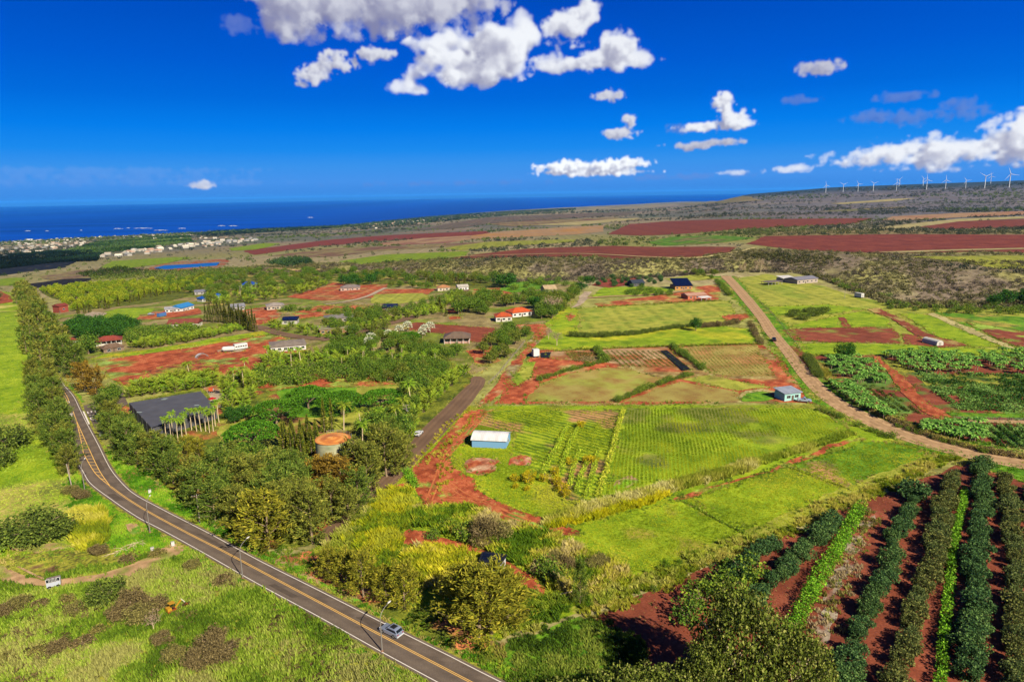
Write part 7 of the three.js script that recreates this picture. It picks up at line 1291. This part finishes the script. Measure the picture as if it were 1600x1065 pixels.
// vegetable plots, right
const VEG = ['#2c4c20', '#44682e', '#5e8440', '#7ca058'];
cover('vegetable_rows', 'dark green vegetable rows in the plots right of the dirt road', LEAFY, rowsIn(W2([[1436, 584], [1620, 586], [1640, 644], [1500, 642], [1460, 612]]), [1450, 590], [1600, 594], 2.4, 1.0, 14, thin(10, 0.25, 0.45, 6)), VEG, [1.4, 2.4], 25);
cover('vegetable_rows', 'leafy rows below the farm track', LEAFY, rowsIn(W2([[1520, 664], [1640, 666], [1660, 705], [1560, 700]]), [1530, 664], [1570, 698], 3.2, 0.8, 15), VEG, [1.3, 2.0], 26);
cover('vegetable_rows', 'low crop lines between banana strip and red path', LEAFY, rowsIn(W2([[1345, 602], [1392, 606], [1440, 646], [1420, 655], [1400, 645]]), [1350, 604], [1410, 650], 3.0, 0.9, 16, thin(8, 0.3, 0.5, 7)), ['#3a4a20', '#566a2c', '#74883c'], [0.9, 1.6], 27);
// ---------- grass and brush ----------
const road = [...grow(Lr, Rr, 1.15), ...grow(Rr, Lr, 1.15).reverse()].map((p) => [p.x, p.z]);
const lane = W2([[488, 842], [636, 697], [692, 639], [738, 590], [760, 598], [714, 656], [660, 713], [512, 852]]);
const NOT = [road, lane, ...BARE];
const MEA = ['#4c681c', '#668226', '#7d9733', '#90a248', '#8d8f57'];
scatter('meadow_grass', 'tall yellow-green grass of the rough meadow', [[-60, 1120], [-60, 905], [40, 905], [160, 880], [300, 864], [420, 932], [560, 1008], [690, 1080], [700, 1140]], TUFT, 3.2, MEA, [0.8, 1.7], 31, { not: NOT, wl: 9 });
scatter('meadow_brush', 'brown dead brush in the rough meadow', [[-60, 1120], [-60, 930], [160, 890], [300, 880], [420, 940], [560, 1014], [680, 1080]], LEAFY, 0.55, ['#3c3624', '#544a34', '#6c6244', '#6a6a38'], [0.7, 1.7], 32, { not: NOT, mask: thin(11, 0.5, 0.62, 8) });
scatter('verge_grass', 'green grass on the left road verge', [[105, 690], [128, 742], [172, 788], [245, 834], [312, 868], [420, 928], [600, 1028], [700, 1084], [640, 1084], [520, 1020], [400, 948], [290, 882], [170, 856], [110, 780]], TUFT, 4, ['#3a6a14', '#568a1c', '#74a026', '#8eae34'], [0.5, 1.0], 33, { not: NOT });
scatter('verge_grass', 'green grass on the right road verge', [[148, 690], [190, 718], [240, 745], [300, 790], [372, 842], [520, 926], [700, 1012], [860, 1080], [780, 1080], [640, 990], [520, 936], [430, 890], [300, 822], [205, 774], [172, 740]], TUFT, 4, ['#3e6e14', '#5a9020', '#78a42a', '#96b03a'], [0.5, 1.1], 34, { not: [road, lane] });
scatter('field_grass', 'pale grass of the field left of the trees', [[-80, 880], [-80, 500], [48, 495], [60, 600], [100, 730], [150, 830], [160, 862], [60, 872]], SHORT, 2.0, ['#5e8224', '#7a9a30', '#94ac3e', '#a6b24c'], [0.6, 1.0], 35, { wl: 14 });
scatter('tall_grass', 'yellow tall grass clump beside the dark spreading bush', [[118, 800], [135, 792], [158, 800], [162, 840], [150, 862], [125, 862], [110, 840]], TALL, 2.4, ['#6a7c1c', '#8c9622', '#a8a830', '#b4b250'], [0.8, 1.4], 36);
// surveyed field
const lot = [[490, 862], [560, 792], [640, 716], [735, 636], [975, 640], [936, 780], [1000, 796], [1062, 779], [1228, 732], [1345, 690], [1400, 692], [1496, 712], [1200, 840], [940, 940], [780, 1001], [640, 941]];
scatter('field_grass', 'lime green grass of the farm field', lot, SHORT, 3.6, ['#728a1c', '#8c9e24', '#a0ac2c', '#b2b63a'], [0.5, 0.85], 37, { not: NOT, wl: 10 });
scatter('tall_grass', 'bright yellow tall grass at the left corner of the field', [[560, 800], [600, 766], [640, 768], [650, 800], [622, 850], [628, 890], [600, 905], [565, 875], [545, 840]], TALL, 2.2, ['#5c761c', '#86941e', '#aeac24', '#98a034'], [0.8, 1.4], 38, { not: NOT, wl: 6 });
scatter('tall_grass', 'pale green tall grass left of the yellow grass', [[500, 862], [560, 800], [590, 785], [560, 830], [545, 860], [530, 880]], TALL, 1.6, ['#6a7a24', '#8a9638', '#a4a858', '#b0ac74'], [0.8, 1.4], 39, { not: NOT });
scatter('tall_grass', 'mixed tall grass above the black roofed shed', [[636, 800], [660, 795], [700, 792], [760, 800], [840, 828], [900, 850], [960, 885], [985, 905], [940, 925], [880, 930], [830, 890], [760, 856], [700, 832], [650, 822]], TALL, 1.9, ['#4c6c18', '#769022', '#a0a830', '#b8b050', '#b4a878'], [0.7, 1.3], 40, { not: NOT, wl: 7 });
scatter('tall_grass', 'yellow and pink-grey tall grass below the red dirt track', [[632, 866], [660, 852], [700, 858], [760, 876], [750, 890], [760, 912], [700, 930], [650, 920], [625, 890]], TALL, 2.4, ['#7c8a1c', '#a8aa24', '#c4be3a', '#b4ac78'], [0.8, 1.4], 41, { not: NOT, wl: 6 });
scatter('tall_grass', 'rough grass at the lower tip of the field', [[780, 1000], [800, 925], [860, 930], [905, 935], [1000, 905], [1180, 838], [1200, 842], [940, 944]], TALL, 1.5, ['#4c6a1a', '#70862a', '#92a03a', '#a4a656'], [0.5, 0.95], 42, { not: NOT, wl: 8 });
scatter('tall_grass', 'yellow grass strip along the orchard side of the field', [[905, 958], [1050, 896], [1200, 834], [1330, 774], [1480, 712], [1497, 714], [1340, 786], [1200, 848], [1050, 912], [915, 966]], TALL, 2.4, ['#64781c', '#869028', '#a4a440', '#b0aa58'], [0.4, 0.75], 43, { wl: 6 });
cover('grass_windbreak', 'broad band of tall tan and yellow grass across the field', TALL, alongRow([[858, 818], [900, 806], [950, 790], [1000, 778], [1040, 766], [1100, 750], [1150, 737], [1178, 724]], 0.045, 3.6, 44), ['#7c8a2c', '#9ca040', '#b4b25e', '#c0bc84'], [0.85, 1.25], 45, { wl: 8 });
cover('grass_windbreak', 'yellow lower edge of the tall grass band', TALL, alongRow([[862, 822], [910, 812], [960, 798], [1006, 786], [1040, 772]], 0.1, 2.6, 46), ['#98a018', '#bcb81c', '#d0c82c'], [0.7, 1.1], 47);
cover('grass_windbreak', 'thin grass bank continuing to the upper right', TALL, alongRow([[1178, 726], [1230, 710], [1280, 694], [1330, 678]], 0.07, 3, 48), ['#728a28', '#94a038', '#acb054'], [0.55, 0.95], 49);
cover('yellow_weeds', 'yellow weeds along the edges of the red dirt yard', TALL, [...alongRow([[742, 648], [720, 676], [690, 700], [664, 724]], 0.9, 2.2, 50), ...alongRow([[708, 690], [690, 712], [700, 740], [688, 770]], 0.8, 5, 51), ...alongRow([[735, 640], [700, 664], [668, 700], [640, 730]], 1.0, 2, 52)], ['#7c8420', '#a09c2c', '#b0a848'], [0.35, 0.75], 53);
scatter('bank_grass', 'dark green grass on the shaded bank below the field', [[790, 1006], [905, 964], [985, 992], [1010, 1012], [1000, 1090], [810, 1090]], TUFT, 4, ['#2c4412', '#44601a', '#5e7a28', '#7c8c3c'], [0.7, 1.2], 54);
scatter('verge_grass', 'rough grass under the trees between road and field', [[372, 850], [485, 864], [640, 943], [780, 1004], [860, 1084], [800, 1070], [640, 985], [470, 905]], TUFT, 2.2, ['#3e5a18', '#5c7820', '#86903a', '#8c7a50'], [0.5, 1.1], 66, { not: [road, lane], mask: thin(6, 0.4, 0.6, 9) });
scatter('orchard_weeds', 'dry weeds on the stony orchard strip', [[1345, 792], [1375, 802], [1330, 900], [1290, 1000], [1240, 1060], [1275, 960], [1315, 870]], TUFT, 1.0, ['#6a6a30', '#8a7c58', '#8c9a3c', '#a09078'], [0.7, 1.5], 55);
scatter('orchard_weeds', 'pale leaf litter on the orchard soil', [[915, 966], [1050, 910], [1200, 848], [1400, 766], [1500, 728], [1500, 860], [1300, 1000], [1010, 1000]], SHORT, 0.25, ['#7c5a3a', '#a08a60', '#8c8a50'], [0.3, 0.7], 56);
{ // weedy margins where one ground cover gives way to another
  const r = rng(640), out = [];
  for (const { ring, D } of EDGES) for (let i = 0; i < ring.length; i++) { const a = ring[i], b = ring[(i + 1) % ring.length], L = Math.hypot(b[0] - a[0], b[1] - a[1]), n = L / (0.5 + D * 0.0022); for (let k = 0; k < n; k++) { const t = r(), w = 0.8 + D * 0.003, x = lerp(a[0], b[0], t) + (r() + r() - 1) * w * 1.6, z = lerp(a[1], b[1], t) + (r() + r() - 1) * w * 1.6; if (z > 0 || Math.hypot(x, z) < 80 || inside(road, x, z) || inside(lane, x, z) || vnoise(x * 0.12, z * 0.12, 9) < 0.3) continue; out.push({ x, z, s: 0.7 + D * 0.002 }); } }
  cover('edge_weeds', 'weeds and grass along the margins of fields and tracks', TUFT, out, ['#54702a', '#768a34', '#949644', '#a89c64'], [0.4, 0.95], 641, { wl: 9 });
}
scatter('yard_weeds', 'sparse dry weeds on the red dirt yard', [[742, 644], [772, 637], [720, 700], [722, 742], [745, 765], [850, 812], [905, 830], [862, 836], [745, 794], [655, 790], [640, 738], [690, 686]], SHORT, 0.22, ['#8a8434', '#a08850', '#b09468', '#7c8a34'], [0.3, 0.8], 67, { mask: thin(7, 0.4, 0.6, 10) });
scatter('clods', 'clods and stones on the red soil', [[742, 644], [772, 637], [720, 700], [722, 742], [745, 765], [850, 812], [905, 830], [862, 836], [745, 794], [655, 790], [640, 738], [690, 686]], new THREE.IcosahedronGeometry(0.3, 0).scale(1, 0.6, 1).setAttribute('color', new THREE.Float32BufferAttribute(new Float32Array(180).fill(1), 3)), 0.5, ['#7c3c24', '#8c4a30', '#a86a4c', '#b48466'], [0.3, 1.0], 68, { up: 0.03, mask: thin(5, 0.45, 0.65, 11) });
scatter('clods', 'clods on the orchard soil', [[915, 966], [1050, 910], [1200, 848], [1400, 766], [1500, 728], [1580, 745], [1600, 1060], [1010, 1000]], new THREE.IcosahedronGeometry(0.25, 0).scale(1, 0.6, 1).setAttribute('color', new THREE.Float32BufferAttribute(new Float32Array(180).fill(1), 3)), 0.6, ['#5c2c20', '#7a4030', '#9a6450'], [0.3, 1.0], 69, { up: 0.03, mask: thin(5, 0.4, 0.6, 12) });
// dirt road verges and rim
scatter('verge_grass', 'grass on both sides of the dirt road', [[1120, 440], [1150, 434], [1190, 470], [1240, 515], [1290, 575], [1340, 618], [1430, 660], [1620, 712], [1620, 760], [1500, 722], [1400, 690], [1300, 645], [1262, 620], [1222, 570], [1185, 505]], SHORT, 0.9, ['#4a7a1a', '#6a9426', '#8ca838'], [0.8, 1.5], 57, { not: [W2([[1126, 432], [1160, 470], [1196, 520], [1250, 590], [1300, 636], [1400, 684], [1680, 748], [1700, 734], [1490, 694], [1370, 652], [1304, 616], [1240, 548], [1178, 470], [1142, 432]])] });
cover('bank_grass', 'dry yellow grass bank above the dirt road', TALL, alongRow([[1282, 570], [1300, 596], [1330, 622], [1380, 650], [1440, 676], [1520, 700], [1610, 718]], 0.12, 2.6, 58), ['#7c7c30', '#a09a4c', '#b0a464'], [0.5, 0.95], 59);
cover('bank_grass', 'grass edge across the middle of the lime field', TALL, [...alongRow([[870, 549], [950, 545], [1060, 541], [1186, 538]], 0.5, 2, 60), ...alongRow([[935, 481], [1040, 474], [1130, 470]], 0.6, 3, 61)], ['#5c6a24', '#7c8638', '#989a50'], [0.5, 0.9], 62);
// ---------- dry scrub of the gulch and the plain beyond ----------
{
  const r = rng(611), out = [], colG = pal('#3a3834', '#504c44', '#665f56', '#7a7268'), colO = pal('#40422c', '#58593c', '#706e4c', '#807c5c');
  for (let i = 0; i < 34000; i++) {
    const s = lerp(380, 1760, r()), t = lerp(-0.05, 1.25, r()), a = Math.atan((s - CX) / FOCAL * 0.977), n = interp(GN, s), f = interp(GF, s), d = lerp(n, f, t), x = Math.sin(a) * d, z = -Math.cos(a) * d, q = fbm(x * 0.012, z * 0.012, 71, 3), u = fbm(x * 0.03, z * 0.03, 72, 3);
    if (r() > sstep(0.22, 0.42, q) * (t > 1 ? 0.35 : 1) || FAR.some((p) => inside(p, x, z)) && t > 0.9) continue;
    out.push({ x, z, s: 0.7 + 0.8 * r(), c: tint(u + 0.18 * t > 0.54 ? colO : colG, r(), 0.8 + 0.4 * r()) });
  }
  cover('scrub', 'grey dry scrub filling the gulch', SCRUB, out, ['#6e625c'], [0.5, 1.25], 63);
}
{
  const r = rng(612), out = [], dk = pal('#1e2a20', '#32403a', '#4a5246', '#5c5c4c'), gn = pal('#26381c', '#3c5026', '#566a34', '#6e7c46');
  for (let i = 0; i < 60000; i++) {
    const s = lerp(-100, 1720, r()), a = Math.atan((s - CX) / FOCAL * 0.977), d = 900 * Math.pow(7.2, r()), C = interp(COAST, s), x = Math.sin(a) * d, z = -Math.cos(a) * d;
    if (d > C * 0.985) continue;
    const q = fbm(x * 0.0028, z * 0.0045, 73, 4), u = fbm(x * 0.001, z * 0.001, 74, 3), coastal = s < 760 ? sstep(0.62, 0.82, d / C) : 0;
    const p = sstep(0.5, 0.66, q + 0.10 * sstep(950, 1300, s) + 0.2 * coastal);
    if (r() > 0.05 + p * 0.6 || FAR.some((f) => inside(f, x, z))) continue;
    const k = 1 + d / 1700;
    out.push({ x, z, s: k * (0.6 + 0.7 * r()), c: tint(coastal > 0.3 || u > 0.55 ? gn : dk, r(), 0.8 + 0.4 * r()) });
  }
  cover('scattered_woods', 'dark bushes and far trees scattered over the plain', SCRUB, out, ['#32403a'], [0.6, 1.3], 64);
}
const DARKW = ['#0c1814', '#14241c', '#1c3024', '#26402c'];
function wood(label, px, n, size, cols, seed) { const sp = spots(W2(px), n, 6, seed); cover('far_wood', label, SCRUB, sp, cols, size, seed + 1, { wl: 200 }); }
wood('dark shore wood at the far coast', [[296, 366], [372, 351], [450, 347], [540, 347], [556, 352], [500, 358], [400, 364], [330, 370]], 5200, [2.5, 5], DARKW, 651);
wood('dark wood added as cloud shadow before the coastal town', [[-30, 402], [60, 394], [130, 391], [158, 398], [150, 408], [90, 410], [-30, 424]], 4200, [1.6, 3.2], DARKW, 652);  // near-black bushes stand in for a cloud shadow over the fields
wood('green wood between town and reservoir', [[95, 394], [150, 378], [230, 370], [296, 368], [300, 378], [230, 388], [150, 398]], 3600, [2, 4], ['#22381c', '#345026', '#486434', '#5c7442'], 653);
wood('green shore wood in the middle distance', [[540, 352], [640, 340], [760, 332], [900, 325], [900, 328], [760, 340], [640, 352], [560, 360]], 4200, [2.5, 5], ['#16281e', '#243c28', '#365034', '#4c6244'], 654);
wood('bushes round the reservoir', [[120, 428], [180, 418], [240, 424], [350, 420], [420, 418], [380, 428], [240, 434], [150, 438]], 500, [1.2, 2.4], ['#2c3c1c', '#445626', '#5e7034', '#7c8448'], 655);
wood('dark green clump at the gulch head', [[420, 412], [450, 405], [480, 405], [486, 412], [450, 418]], 260, [2, 3.6], ['#1c3020', '#2c442a', '#3e5834'], 656);
wood('dark scrub across the right hand plain', [[1340, 322], [1500, 312], [1640, 306], [1640, 326], [1500, 330], [1340, 334]], 900, [1.5, 3.5], ['#3a4448', '#4c5456', '#606466'], 657);
wood('trees along the right edge of the red fields', [[1100, 366], [1200, 359], [1300, 358], [1480, 360], [1640, 362], [1640, 366], [1400, 365], [1200, 368]], 420, [1.4, 2.8], ['#3c4434', '#50583c', '#666a48'], 658);
wood('shrubs along the rim of the far red field', [[1160, 398], [1220, 398], [1300, 402], [1290, 410], [1200, 408]], 500, [1.4, 2.6], ['#3a4020', '#54582c', '#6e6c3c'], 659);
scene.traverse((o) => { if (o.isMesh) { o.castShadow = true; o.receiveShadow = true; } });
renderer.render(scene, camera);
